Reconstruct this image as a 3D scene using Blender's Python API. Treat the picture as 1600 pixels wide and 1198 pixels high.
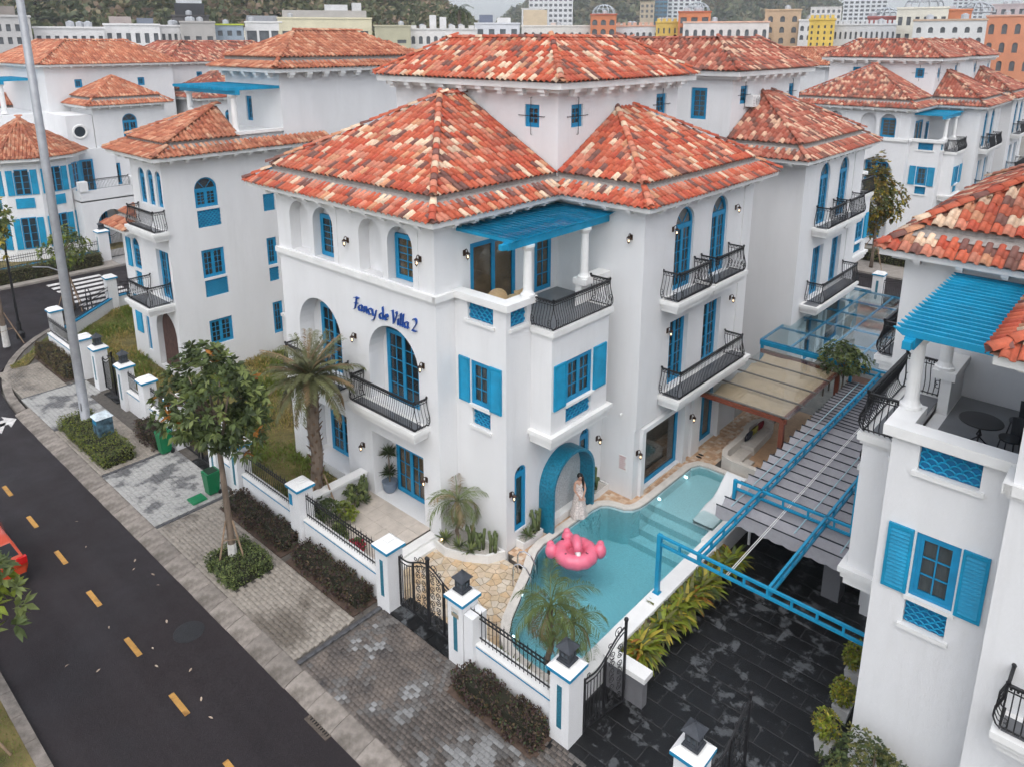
import bpy, bmesh, math, random
import numpy as np
from mathutils import Vector, Matrix, geometry
R = math.radians
random.seed(7); RNG = np.random.default_rng(7)
for o in list(bpy.data.objects): bpy.data.objects.remove(o)
sc = bpy.context.scene
col = sc.collection
# ------------------------------------------------------------------ camera, light, exposure
cam = bpy.data.cameras.new('camera'); cam_o = bpy.data.objects.new('camera', cam); col.objects.link(cam_o)
CAM = Vector((0, 0, 16)); cam_o.location = CAM
cam_o.rotation_euler = (R(90-14.68), 0, R(42)); cam.sensor_width = 36; cam.lens = 1179/1600*36
cam.shift_y = -225/1600; cam.clip_start = .1; cam.clip_end = 6000
sc.camera = cam_o
sc.render.resolution_x = 1024; sc.render.resolution_y = 766
world = bpy.data.worlds.new('World'); sc.world = world; world.use_nodes = True
wn = world.node_tree.nodes; wl = world.node_tree.links; wn.clear()
sky = wn.new('ShaderNodeTexSky'); sky.sky_type = 'NISHITA'; sky.sun_disc = False
SUN_EL, SUN_AZ = 58, -52          # azimuth of the sun as a bearing in the xy plane (degrees from +x, counter-clockwise)
sky.sun_elevation = R(SUN_EL); sky.sun_rotation = R(90-SUN_AZ); sky.air_density = 1.0; sky.dust_density = 1.5; sky.ozone_density = 1.0
hs = wn.new('ShaderNodeHueSaturation'); hs.inputs['Saturation'].default_value = .36
bg = wn.new('ShaderNodeBackground'); bg.inputs['Strength'].default_value = .15
wo = wn.new('ShaderNodeOutputWorld')
wl.new(sky.outputs[0], hs.inputs['Color']); wl.new(hs.outputs[0], bg.inputs['Color']); wl.new(bg.outputs[0], wo.inputs['Surface'])
sun = bpy.data.lights.new('sun', 'SUN'); sun_o = bpy.data.objects.new('sun', sun); col.objects.link(sun_o)
sun.energy = 1.0; sun.angle = R(70); sun.color = (1, .955, .9)
sd = Vector((math.cos(R(SUN_AZ))*math.cos(R(SUN_EL)), math.sin(R(SUN_AZ))*math.cos(R(SUN_EL)), math.sin(R(SUN_EL))))
sun_o.rotation_euler = sd.to_track_quat('Z', 'Y').to_euler(); sun_o.location = sd*60
vs = sc.view_settings; vs.view_transform = 'Standard'; vs.look = 'None'; vs.exposure = 0.84; vs.gamma = 1; vs.use_curve_mapping = False
cy = sc.cycles; cy.max_bounces = 4; cy.diffuse_bounces = 2; cy.glossy_bounces = 2; cy.transmission_bounces = 3; cy.transparent_max_bounces = 8; cy.volume_bounces = 0
cy.use_adaptive_sampling = True; cy.adaptive_threshold = .07; cy.use_denoising = True; cy.caustics_reflective = False; cy.caustics_refractive = False; cy.sample_clamp_indirect = 4
# ------------------------------------------------------------------ materials
MATS = {}
def M(name, rgb, rough=.65, var=.12, scale=2.5, bump=0., bscale=40., metal=0., spec=.4, stretch=None, rgb2=None, rnd=0., emit=None, estr=0., coat=0.):
    if name in MATS: return MATS[name]
    m = bpy.data.materials.new(name); m.use_nodes = True; MATS[name] = m
    n = m.node_tree.nodes; l = m.node_tree.links; b = n['Principled BSDF']
    b.inputs['Roughness'].default_value = rough; b.inputs['Metallic'].default_value = metal
    b.inputs['Specular IOR Level'].default_value = spec
    if coat: b.inputs['Coat Weight'].default_value = coat
    tc = n.new('ShaderNodeTexCoord'); mp = n.new('ShaderNodeMapping'); l.new(tc.outputs['Object'], mp.inputs['Vector'])
    if stretch: mp.inputs['Scale'].default_value = stretch
    c1 = [max(0, c*(1-var)) for c in rgb]; c2 = [min(1, c*(1+var)) for c in (rgb2 or rgb)]
    nz = n.new('ShaderNodeTexNoise'); nz.inputs['Scale'].default_value = scale; nz.inputs['Detail'].default_value = 5; nz.inputs['Roughness'].default_value = .62
    l.new(mp.outputs[0], nz.inputs['Vector'])
    rp = n.new('ShaderNodeMapRange'); rp.inputs['From Min'].default_value = .3; rp.inputs['From Max'].default_value = .7
    l.new(nz.outputs['Fac'], rp.inputs['Value'])
    mx = n.new('ShaderNodeMix'); mx.data_type = 'RGBA'
    mx.inputs[6].default_value = (*c1, 1); mx.inputs[7].default_value = (*c2, 1); l.new(rp.outputs[0], mx.inputs[0])
    out = mx.outputs[2]
    if rnd:
        oi = n.new('ShaderNodeObjectInfo'); hv = n.new('ShaderNodeHueSaturation')
        mr = n.new('ShaderNodeMapRange'); mr.inputs['To Min'].default_value = 1-rnd; mr.inputs['To Max'].default_value = 1+rnd
        l.new(oi.outputs['Random'], mr.inputs['Value']); l.new(mr.outputs[0], hv.inputs['Value']); l.new(out, hv.inputs['Color']); out = hv.outputs[0]
    l.new(out, b.inputs['Base Color'])
    if bump:
        nb = n.new('ShaderNodeTexNoise'); nb.inputs['Scale'].default_value = bscale; nb.inputs['Detail'].default_value = 4
        l.new(mp.outputs[0], nb.inputs['Vector'])
        bp = n.new('ShaderNodeBump'); bp.inputs['Strength'].default_value = bump; bp.inputs['Distance'].default_value = .02
        l.new(nb.outputs['Fac'], bp.inputs['Height']); l.new(bp.outputs[0], b.inputs['Normal'])
    if emit: b.inputs['Emission Color'].default_value = (*emit, 1); b.inputs['Emission Strength'].default_value = estr
    return m
def glass(name, tint, refl=1., rough=.03, base=.04):
    m = bpy.data.materials.new(name); m.use_nodes = True; n = m.node_tree.nodes; l = m.node_tree.links; n.clear(); MATS[name] = m
    t = n.new('ShaderNodeBsdfTransparent'); t.inputs['Color'].default_value = (*tint, 1)
    g = n.new('ShaderNodeBsdfGlossy'); g.inputs['Roughness'].default_value = rough; g.inputs['Color'].default_value = (refl, refl, refl, 1)
    lw = n.new('ShaderNodeLayerWeight'); lw.inputs['Blend'].default_value = .5
    pw = n.new('ShaderNodeMath'); pw.operation = 'POWER'; pw.inputs[1].default_value = 5; l.new(lw.outputs['Facing'], pw.inputs[0])
    mt = n.new('ShaderNodeMath'); mt.operation = 'MULTIPLY_ADD'; mt.inputs[1].default_value = .7; mt.inputs[2].default_value = base; l.new(pw.outputs[0], mt.inputs[0])
    mx = n.new('ShaderNodeMixShader'); o = n.new('ShaderNodeOutputMaterial')
    l.new(mt.outputs[0], mx.inputs[0]); l.new(t.outputs[0], mx.inputs[1]); l.new(g.outputs[0], mx.inputs[2]); l.new(mx.outputs[0], o.inputs['Surface'])
    return m
stucco = M('white stucco', (.76, .76, .765), .85, .05, .7, .25, 30, stretch=(1, 1, .28))
def streaks(m, amt=.10):
    n = m.node_tree.nodes; l = m.node_tree.links; b = n['Principled BSDF']; src = b.inputs['Base Color'].links[0].from_socket
    g = n.new('ShaderNodeNewGeometry'); mp = n.new('ShaderNodeMapping'); mp.inputs['Scale'].default_value = (2.6, 2.6, .16); l.new(g.outputs['Position'], mp.inputs['Vector'])
    nz = n.new('ShaderNodeTexNoise'); nz.inputs['Scale'].default_value = 1.6; nz.inputs['Detail'].default_value = 6; nz.inputs['Roughness'].default_value = .7; l.new(mp.outputs[0], nz.inputs['Vector'])
    r = n.new('ShaderNodeMapRange'); r.inputs['From Min'].default_value = .52; r.inputs['From Max'].default_value = .78; r.inputs['To Max'].default_value = amt*3; l.new(nz.outputs['Fac'], r.inputs['Value'])
    mx = n.new('ShaderNodeMix'); mx.data_type = 'RGBA'; mx.inputs[7].default_value = (.50, .49, .47, 1); l.new(r.outputs[0], mx.inputs[0]); l.new(src, mx.inputs[6]); l.new(mx.outputs[2], b.inputs['Base Color'])
streaks(stucco, .05)
trim = M('white trim', (.80, .795, .78), .8, .07, 1.5, .2, 40)
blue = M('blue paint', (.014, .25, .47), .45, .12, 3)
blue2 = M('blue shutter paint', (.006, .27, .47), .55, .2, 1.6, .15, 25)
teal = M('teal mosaic', (.01, .17, .27), .35, .35, 14, .3, 60)
iron = M('black iron', (.018, .018, .02), .45, .2, 5)
iron2 = M('grey iron', (.10, .10, .105), .45, .2, 5)
pane_m = glass('window glass', (.74, .77, .78), base=.04)
clear = glass('clear glass', (.9, .92, .92), base=.05)
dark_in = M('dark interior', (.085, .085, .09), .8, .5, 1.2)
warm_in = M('warm interior', (.38, .23, .13), .8, .5, 1.0)
curtain_m = M('curtain', (.30, .29, .28), .9, .25, 9, stretch=(6, 6, .3))
tile_grey = M('grey floor tile', (.15, .155, .165), .35, .15, 2, .1)
soil = M('soil', (.09, .06, .045), .95, .4, 5, .5, 20)
lamp_on = M('lamp glow', (1, .85, .6), .4, 0, emit=(1, .72, .42), estr=1.6)
bronze = M('bronze', (.06, .035, .025), .4, .3, 8, metal=.6)
# ------------------------------------------------------------------ mesh builder
class MB:
    def __init__(s): s.v = []; s.f = []; s.m = []
    def add(s, vs_, fs, mi=0):
        k = len(s.v); s.v += [tuple(p) for p in vs_]; s.f += [tuple(i+k for i in f) for f in fs]; s.m += [mi]*len(fs); return s
    def box(s, x0, y0, z0, x1, y1, z1, mi=0):
        x0, x1 = min(x0, x1), max(x0, x1); y0, y1 = min(y0, y1), max(y0, y1); z0, z1 = min(z0, z1), max(z0, z1)
        return s.add([(x0,y0,z0),(x1,y0,z0),(x1,y1,z0),(x0,y1,z0),(x0,y0,z1),(x1,y0,z1),(x1,y1,z1),(x0,y1,z1)],
                     [(0,3,2,1),(4,5,6,7),(0,1,5,4),(1,2,6,5),(2,3,7,6),(3,0,4,7)], mi)
    def taper(s, x0, y0, x1, y1, z0, z1, d0, d1, mi=0):   # box grown by d0 at z0 and d1 at z1
        a = [(x0-d0,y0-d0,z0),(x1+d0,y0-d0,z0),(x1+d0,y1+d0,z0),(x0-d0,y1+d0,z0),(x0-d1,y0-d1,z1),(x1+d1,y0-d1,z1),(x1+d1,y1+d1,z1),(x0-d1,y1+d1,z1)]
        return s.add(a, [(0,3,2,1),(4,5,6,7),(0,1,5,4),(1,2,6,5),(2,3,7,6),(3,0,4,7)], mi)
    def prism(s, poly, z0, z1, mi=0):
        n = len(poly)
        return s.add([(x, y, z0) for x, y in poly]+[(x, y, z1) for x, y in poly],
                     [tuple(range(n-1, -1, -1)), tuple(range(n, 2*n))]+[(i, (i+1) % n, n+(i+1) % n, n+i) for i in range(n)], mi)
    def bar(s, p, q, w, h=None, mi=0, up=(0, 0, 1)):
        p = Vector(p); q = Vector(q); h = h or w; d = (q-p)
        if d.length < 1e-6: return s
        d.normalize(); u = Vector(up)
        if abs(d.dot(u)) > .98: u = Vector((1, 0, 0))
        a = d.cross(u).normalized(); b = a.cross(d); a *= w/2; b *= h/2
        return s.add([p-a-b, p+a-b, p+a+b, p-a+b, q-a-b, q+a-b, q+a+b, q-a+b], [(0,1,2,3),(4,7,6,5),(0,4,5,1),(1,5,6,2),(2,6,7,3),(3,7,4,0)], mi)
    def tube(s, pts, r, n=6, mi=0, closed=False):
        pts = [Vector(p) for p in pts]; N = len(pts); rr = r if isinstance(r, (list, tuple)) else [r]*N
        vs_ = []; prev = None
        for i, p in enumerate(pts):
            if closed: t = pts[(i+1) % N]-pts[i-1]
            else: t = pts[min(i+1, N-1)]-pts[max(i-1, 0)]
            t.normalize()
            if prev is None:
                u = Vector((0, 0, 1)) if abs(t.z) < .9 else Vector((1, 0, 0)); a = t.cross(u).normalized()
            else: a = (prev - t*prev.dot(t)).normalized()
            prev = a; b = t.cross(a)
            for k in range(n): th = 2*math.pi*k/n; vs_.append(p+(a*math.cos(th)+b*math.sin(th))*rr[i])
        fs = []
        for i in range(N if closed else N-1):
            j = (i+1) % N
            for k in range(n): fs.append((i*n+k, i*n+(k+1) % n, j*n+(k+1) % n, j*n+k))
        if not closed: fs += [tuple(range(n-1, -1, -1)), tuple(range((N-1)*n, N*n))]
        return s.add(vs_, fs, mi)
    def lathe(s, c, prof, n=12, mi=0):
        vs_ = [(c[0]+r*math.cos(2*math.pi*k/n), c[1]+r*math.sin(2*math.pi*k/n), c[2]+z) for r, z in prof for k in range(n)]
        fs = [(i*n+k, i*n+(k+1) % n, (i+1)*n+(k+1) % n, (i+1)*n+k) for i in range(len(prof)-1) for k in range(n)]
        fs += [tuple(range(n-1, -1, -1)), tuple(range((len(prof)-1)*n, len(prof)*n))]
        return s.add(vs_, fs, mi)
    def blob(s, c, r, n=10, m=6, mi=0, noise=0.):
        r = (r, r, r) if isinstance(r, (int, float)) else r; vs_ = []; fs = []
        for i in range(m+1):
            ph = math.pi*i/m
            for k in range(n):
                th = 2*math.pi*k/n; q = 1+random.uniform(-noise, noise)
                vs_.append((c[0]+r[0]*q*math.sin(ph)*math.cos(th), c[1]+r[1]*q*math.sin(ph)*math.sin(th), c[2]+r[2]*q*math.cos(ph)))
        for i in range(m):
            for k in range(n): fs.append((i*n+k, (i+1)*n+k, (i+1)*n+(k+1) % n, i*n+(k+1) % n))
        return s.add(vs_, fs, mi)
    def mesh(s, name, mats):
        me = bpy.data.meshes.new(name); me.from_pydata(s.v, [], s.f)
        for m in (mats if isinstance(mats, (list, tuple)) else [mats]): me.materials.append(m)
        if any(s.m): me.polygons.foreach_set('material_index', s.m)
        me.update(); return me
    def build(s, name, mats, parent=None, smooth=False, **tags):
        me = s.mesh(name, mats)
        if smooth: me.polygons.foreach_set('use_smooth', [True]*len(me.polygons))
        return link(name, me, parent, **tags)
def link(name, me, parent=None, **tags):
    o = bpy.data.objects.new(name, me); col.objects.link(o)
    if parent: par(o, parent)
    for k, v in tags.items(): o[k] = v
    return o
ROOTM = {}
def par(o, parent):
    o.parent = parent
    r = parent
    while r.parent: r = r.parent
    if parent.parent is None: o.matrix_parent_inverse = ROOTM[parent.name].inverted() if parent.name in ROOTM else Matrix.Translation(-Vector(parent.location))
def thing(name, label, cat, loc=(0, 0, 0), group=None):
    o = bpy.data.objects.new(name, None); o.empty_display_size = .2; col.objects.link(o); o.location = loc
    o['label'] = label; o['category'] = cat
    if group: o['group'] = group
    ROOTM[o.name] = Matrix.Translation(Vector(loc)); return o
def tag(o, label, cat, group=None):
    o['label'] = label; o['category'] = cat
    if group: o['group'] = group
    return o
def struct(o): o['kind'] = 'structure'; return o
def copy_tree(o, skip=(), parent=None):
    c = o.copy(); col.objects.link(c)
    if parent: c.parent = parent; c.matrix_parent_inverse = o.matrix_parent_inverse.copy()
    for ch in list(o.children):
        if ch.name.split('.')[0] in skip: continue
        copy_tree(ch, skip, c)
    return c
def np_mesh(name, V, Q, mats, mi=None, smooth=False):
    me = bpy.data.meshes.new(name); nv, nf = len(V), len(Q); k = Q.shape[1]
    me.vertices.add(nv); me.vertices.foreach_set('co', V.astype(np.float32).ravel())
    me.loops.add(nf*k); me.loops.foreach_set('vertex_index', Q.astype(np.int32).ravel())
    me.polygons.add(nf); me.polygons.foreach_set('loop_start', np.arange(nf, dtype=np.int32)*k)
    for m in (mats if isinstance(mats, (list, tuple)) else [mats]): me.materials.append(m)
    if mi is not None: me.polygons.foreach_set('material_index', mi.astype(np.int32))
    if smooth: me.polygons.foreach_set('use_smooth', np.ones(nf, dtype=bool))
    me.update(calc_edges=True); return me
def inst(V0, Q0, T, mi=None):      # replicate small mesh by 3x4 transforms T (n,3,4)
    n = len(T); k = len(V0)
    V = np.einsum('nij,kj->nki', T[:, :, :3], V0)+T[:, None, :, 3]
    Q = (Q0[None]+(np.arange(n)*k)[:, None, None]).reshape(-1, Q0.shape[1])
    return V.reshape(-1, 3), Q, (np.repeat(mi, len(Q0)) if mi is not None else None)
# ------------------------------------------------------------------ wall faces with real openings
AX = {'y-': lambda c: (lambda a, z, d: (a, c+d, z)), 'y+': lambda c: (lambda a, z, d: (a, c-d, z)),
      'x+': lambda c: (lambda a, z, d: (c-d, a, z)), 'x-': lambda c: (lambda a, z, d: (c+d, a, z))}
def hole(a0, a1, z0, z1, d=.25, arch=False, n=12, back=0): return dict(a0=a0, a1=a1, z0=z0, z1=z1, d=d, arch=arch, n=n, back=back)
def hloop(h):
    a0, a1, z0, z1 = h['a0'], h['a1'], h['z0'], h['z1']
    if not h['arch']: return [(a0, z0), (a1, z0), (a1, z1), (a0, z1)]
    r = (a1-a0)/2; rz = min(r, z1-z0-.05); c = (a0+a1)/2; zs = z1-rz; n = h['n']
    return [(a0, z0), (a1, z0)]+[(c+r*math.cos(math.pi*i/n), zs+rz*math.sin(math.pi*i/n)) for i in range(n+1)]
def wall(mb, axis, c, outer, holes=(), mi=0):
    f = AX[axis](c)
    if len(outer) == 2: (a0, z0), (a1, z1) = outer; outer = [(a0, z0), (a1, z0), (a1, z1), (a0, z1)]
    loops = [hloop(h) for h in holes]
    flat = [p for lp in [outer]+loops for p in lp]
    tris = geometry.tessellate_polygon([[Vector((p[0], p[1], 0)) for p in lp] for lp in [outer]+loops])
    mb.add([f(a, z, 0) for a, z in flat], [tuple(t) for t in tris], mi)
    for h, lp in zip(holes, loops):
        n = len(lp); d = h['d']
        mb.add([f(a, z, 0) for a, z in lp]+[f(a, z, d) for a, z in lp], [(i, (i+1) % n, n+(i+1) % n, n+i) for i in range(n)]+[tuple(range(n, 2*n))], mi)
def fbox(mb, axis, c, a0, a1, z0, z1, d0, d1, mi=0):
    f = AX[axis](c); p = f(a0, z0, d0); q = f(a1, z1, d1); mb.box(*p, *q, mi)
def window(root, axis, c, h, leaves=2, cols=2, rows=4, inner=None, name='window', fw=.07, sw=.075, mw=.028, paint=None, arch=False, frame_d=.07, lowpanel=0, child=True):
    """blue casement in the back of opening h (or its own rectangle)"""
    D = h['d']; a0, a1, z0, z1 = h['a0']+.003, h['a1']-.003, h['z0']+.003, h['z1']-.003
    d0, d1 = D-.13, D-.05; g = D-.085; mb = MB(); f = AX[axis](c); paint = paint or blue
    zt = z1; r = (a1-a0)/2
    if arch: zt = z1-r
    fbox(mb, axis, c, a0, a0+fw, z0, zt, d0, d1); fbox(mb, axis, c, a1-fw, a1, z0, zt, d0, d1)
    fbox(mb, axis, c, a0+fw, a1-fw, z0, z0+fw, d0, d1); fbox(mb, axis, c, a0+fw, a1-fw, zt-fw, zt+(fw*.5 if arch else 0), d0, d1)
    cells = []
    lw = (a1-a0-2*fw)/leaves
    for i in range(leaves):
        b0 = a0+fw+i*lw; b1 = b0+lw; zz0, zz1 = z0+fw, zt-fw
        e = .012
        fbox(mb, axis, c, b0, b0+sw, zz0, zz1, d0+e, d1-e); fbox(mb, axis, c, b1-sw, b1, zz0, zz1, d0+e, d1-e)
        fbox(mb, axis, c, b0+sw, b1-sw, zz0, zz0+sw+lowpanel, d0+e, d1-e); fbox(mb, axis, c, b0+sw, b1-sw, zz1-sw, zz1, d0+e, d1-e)
        cw = (lw-2*sw)/cols; rh = (zz1-zz0-2*sw-lowpanel)/rows; zb = zz0+sw+lowpanel
        for k in range(1, cols): fbox(mb, axis, c, b0+sw+k*cw-mw/2, b0+sw+k*cw+mw/2, zb, zz1-sw, d0+2*e, d1-2*e)
        for k in range(1, rows): fbox(mb, axis, c, b0+sw, b1-sw, zb+k*rh-mw/2, zb+k*rh+mw/2, d0+2.2*e, d1-2.2*e)
        cells += [(b0+sw+k*cw, b0+sw+(k+1)*cw, zb+j*rh, zb+(j+1)*rh) for k in range(cols) for j in range(rows)]
    if arch:
        n = 12; cx = (a0+a1)/2; ro, ri = r, r-fw
        for i in range(n):
            t0, t1 = math.pi*i/n, math.pi*(i+1)/n
            P = [(cx+q*math.cos(t), zt+q*math.sin(t)) for t in (t0, t1) for q in (ri, ro)]
            vs_ = [f(a, z, d) for d in (d0, d1) for a, z in P]
            mb.add(vs_, [(0,1,3,2),(4,6,7,5),(0,2,6,4),(1,5,7,3)])
        for t in (R(50), R(130)): mb.bar(f(cx, zt, (d0+d1)/2), f(cx+ri*math.cos(t), zt+ri*math.sin(t), (d0+d1)/2), mw, mw)
        P = [(cx+(ri+.01)*math.cos(math.pi*i/n), zt+.02+(ri+.0)*math.sin(math.pi*i/n)) for i in range(n+1)]
    w = mb.build(name, paint, root)
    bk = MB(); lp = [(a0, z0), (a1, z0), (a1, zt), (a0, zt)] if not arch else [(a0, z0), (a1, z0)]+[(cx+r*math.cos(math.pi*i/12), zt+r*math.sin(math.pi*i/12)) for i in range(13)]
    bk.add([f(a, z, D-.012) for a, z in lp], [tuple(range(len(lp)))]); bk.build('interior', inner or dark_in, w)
    for (p0, p1, q0, q1) in cells:
        pm = MB(); fbox(pm, axis, c, p0, p1, q0, q1, g-.004, g+.004); pm.build('pane', pane_m, w)
    if arch:
        pm = MB(); m_ = len(P); pm.add([f(a, z, g) for a, z in P], [tuple(range(m_))]); pm.build('pane', pane_m, w)
    return w
def shutter(root, axis, c, a0, a1, z0, z1, paint=None):
    mb = MB(); w = .06; fbox(mb, axis, c, a0, a0+w, z0, z1, -.06, -.003); fbox(mb, axis, c, a1-w, a1, z0, z1, -.06, -.003)
    for z in (z0, z1-.08): fbox(mb, axis, c, a0+w, a1-w, z, z+.08, -.06, -.003)
    fbox(mb, axis, c, a0+w, a1-w, z0+.08, z1-.08, -.022, -.005); f = AX[axis](c); n = int((z1-z0-.16)/.088); dz = (z1-z0-.16)/n
    for i in range(n):
        z = z0+.08+i*dz
        mb.add([f(a0+w, z+.006, -.064), f(a1-w, z+.006, -.064), f(a1-w, z+dz*.9, -.024), f(a0+w, z+dz*.9, -.024)], [(0,1,2,3)])
        mb.add([f(a0+w, z+.006, -.058), f(a1-w, z+.006, -.058), f(a1-w, z+.006, -.024), f(a0+w, z+.006, -.024)], [(0,1,2,3)])
    return mb.build('shutter', paint or blue2, root)
def lattice(root, axis, c, h, open_=False, rr=.105):
    """fish-scale screen filling opening h"""
    mb = MB(); f = AX[axis](c); a0, a1, z0, z1 = h['a0'], h['a1'], h['z0'], h['z1']; d = min(.09, h['d']*.6)
    nx = max(2, round((a1-a0)/(2*rr))); r = (a1-a0)/nx/2; nz = max(2, round((z1-z0)/(r*.95))); dz = (z1-z0)/nz
    for j in range(nz+1):
        off = 0 if j % 2 else r
        for i in range(-1, nx+1):
            cx = a0+r+i*2*r+off; zz = z0+(j-.0)*dz-.02
            pts = []
            for k in range(7):
                t = math.pi*k/6; a = cx+r*math.cos(t); z = zz+r*.95*math.sin(t)
                if a0-.001 <= a <= a1+.001 and z0 <= z <= z1: pts.append(f(a, z, d))
            if len(pts) > 1: mb.tube(pts, .021, 4)
    s = mb.build('screen', blue2, root)
    if not open_:
        b = MB(); fbox(b, axis, c, a0+.004, a1-.004, z0+.004, z1-.004, d+.022, d+.04); b.build('backing', M('screen backing', (.008, .15, .33), .6, .15), s)
    return s
def railing(root, pts, z0, h=.95, belly=.13, step=.105, mat=None, name='railing', outward=1):
    """pts: plan polyline; balusters belly to the right of the walking direction"""
    mb = MB(); pts = [Vector((p[0], p[1], 0)) for p in pts]
    prof = [(0, 0), (.06, .55), (.2, 1), (.36, .95), (.55, .5), (.74, .12), (.9, .02), (1, 0)]
    for p, q in zip(pts, pts[1:]):
        d = q-p; L = d.length; d.normalize(); n = Vector((d.y, -d.x, 0))*outward
        mb.bar((p.x, p.y, z0+h), (q.x, q.y, z0+h), .06, .045); mb.bar((p.x, p.y, z0+h-.12), (q.x, q.y, z0+h-.12), .02, .02); mb.bar((p.x, p.y, z0+.06), (q.x, q.y, z0+.06), .03, .02)
        k = max(2, int(L/step))
        for i in range(k+1):
            b = p+d*(L*i/k)
            mb.tube([(b.x+n.x*belly*o, b.y+n.y*belly*o, z0+.02+(h-.04)*t) for t, o in prof], .011 if i % k else .017, 4)
            if i < k: mb.blob((b.x+d.x*L/k/2, b.y+d.y*L/k/2, z0+h-.06), .028, 5, 3)
        for b in (p, q): mb.blob((b.x, b.y, z0+h+.04), .045, 6, 4)
        m_ = p+d*(L-.0)
        for t in (0, 1):      # scrolls at the ends
            b = p+d*(L*t)+n*belly; e = d*(1 if t == 0 else -1)
            for sgn in (1, -1):
                mb.tube([(b.x+e.x*(.05+.05*math.cos(a)), b.y+e.y*(.05+.05*math.cos(a)), z0+.28+sgn*(.05+.05*math.sin(a))) for a in [R(x) for x in range(-90, 181, 45)]], .01, 4)
    return mb.build(name, mat or iron, root)
def column(root, x, y, z0, z1, r=.14):
    return MB().lathe((x, y, z0), [(r*1.55, 0), (r*1.55, .07), (r*1.3, .09), (r*1.15, .14), (r*1.02, .2), (r*.9, z1-z0-.18), (r*1.12, z1-z0-.14), (r*1.3, z1-z0-.08), (r*1.5, z1-z0-.06), (r*1.5, z1-z0)], 18).build('column', trim, root, smooth=False)
# ------------------------------------------------------------------ tiled roofs
def tilemat(name, rgb, var=.2):
    m = M(name, rgb, .8, var, 9, .35, 60, rnd=.12); n = m.node_tree.nodes; l = m.node_tree.links; b = n['Principled BSDF']; src = b.inputs['Base Color'].links[0].from_socket      # weathering in patches that run over many tiles
    g = n.new('ShaderNodeNewGeometry'); nz = n.new('ShaderNodeTexNoise'); nz.inputs['Scale'].default_value = .9; nz.inputs['Detail'].default_value = 7; nz.inputs['Roughness'].default_value = .7; l.new(g.outputs['Position'], nz.inputs['Vector'])
    r = n.new('ShaderNodeMapRange'); r.inputs['From Min'].default_value = .45; r.inputs['From Max'].default_value = .75; r.inputs['To Max'].default_value = .55; l.new(nz.outputs['Fac'], r.inputs['Value'])
    mx = n.new('ShaderNodeMix'); mx.data_type = 'RGBA'; mx.inputs[7].default_value = (.22, .13, .095, 1); l.new(r.outputs[0], mx.inputs[0]); l.new(src, mx.inputs[6]); l.new(mx.outputs[2], b.inputs['Base Color']); return m
PAL = {
 'main': [tilemat('clay orange', (.53, .12, .062)), tilemat('clay red', (.48, .09, .05)), tilemat('clay salmon', (.60, .225, .145)), tilemat('clay brown', (.20, .09, .075)), tilemat('clay cream', (.76, .56, .40)), tilemat('clay peach', (.62, .30, .17))],
 'mix': [tilemat('clay dull red', (.36, .095, .06)), tilemat('clay dull rose', (.46, .17, .115)), tilemat('clay dull brown', (.20, .085, .065)), tilemat('clay pale', (.66, .42, .29))],
 'pale': [tilemat('clay terracotta', (.47, .165, .09)), tilemat('clay light terracotta', (.56, .24, .14)), tilemat('clay deep terracotta', (.37, .115, .065)), tilemat('clay sand', (.64, .36, .23))]}
PALW = {'main': [.36, .16, .19, .12, .11, .06], 'mix': [.38, .26, .19, .17], 'pale': [.42, .28, .2, .1]}
underlay = M('mortar bed', (.26, .14, .10), .95, .3, 6, .5, 25)
mortar = M('grey mortar', (.33, .30, .28), .95, .25, 8, .6, 40)
TW, TE = .25, .36
_pf = [(.085+.08*math.cos(math.pi-math.pi*i/6), .078*math.sin(math.pi*i/6)) for i in range(7)]+[(.185, -.012), (.215, -.018), (.252, 0)]
_n = len(_pf); TL = TE+.07
TV = np.array([(x, 0, z+.035) for x, z in _pf]+[(x, TL, z+.002) for x, z in _pf]+[(x, 0, z*.8+.012) for x, z in _pf])
TQ = np.array([(i, i+1, _n+i+1, _n+i) for i in range(_n-1)]+[(2*_n+i, 2*_n+i+1, i+1, i) for i in range(_n-1)])
_hn = 7
HV = np.array([((.12 if y == 0 else .10)*math.cos(math.pi*i/(_hn-1)), y, (.10 if y == 0 else .085)*math.sin(math.pi*i/(_hn-1))+(.03 if y == 0 else 0)) for y in (0, .46) for i in range(_hn)]+
              [(.095*math.cos(math.pi*i/(_hn-1)), 0, .075*math.sin(math.pi*i/(_hn-1))+.03) for i in range(_hn)])
HQ = np.array([(i, i+1, _hn+i+1, _hn+i) for i in range(_hn-1)]+[(2*_hn+i, 2*_hn+i+1, i+1, i) for i in range(_hn-1)])
_tm = {}
def tile_mesh(kind, pal, ci):
    k = (kind, pal, ci)
    if k not in _tm:
        _tm[k] = np_mesh('roof_tile', TV if kind == 't' else HV, TQ if kind == 't' else HQ, PAL[pal][ci], smooth=False)
    return _tm[k]
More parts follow.
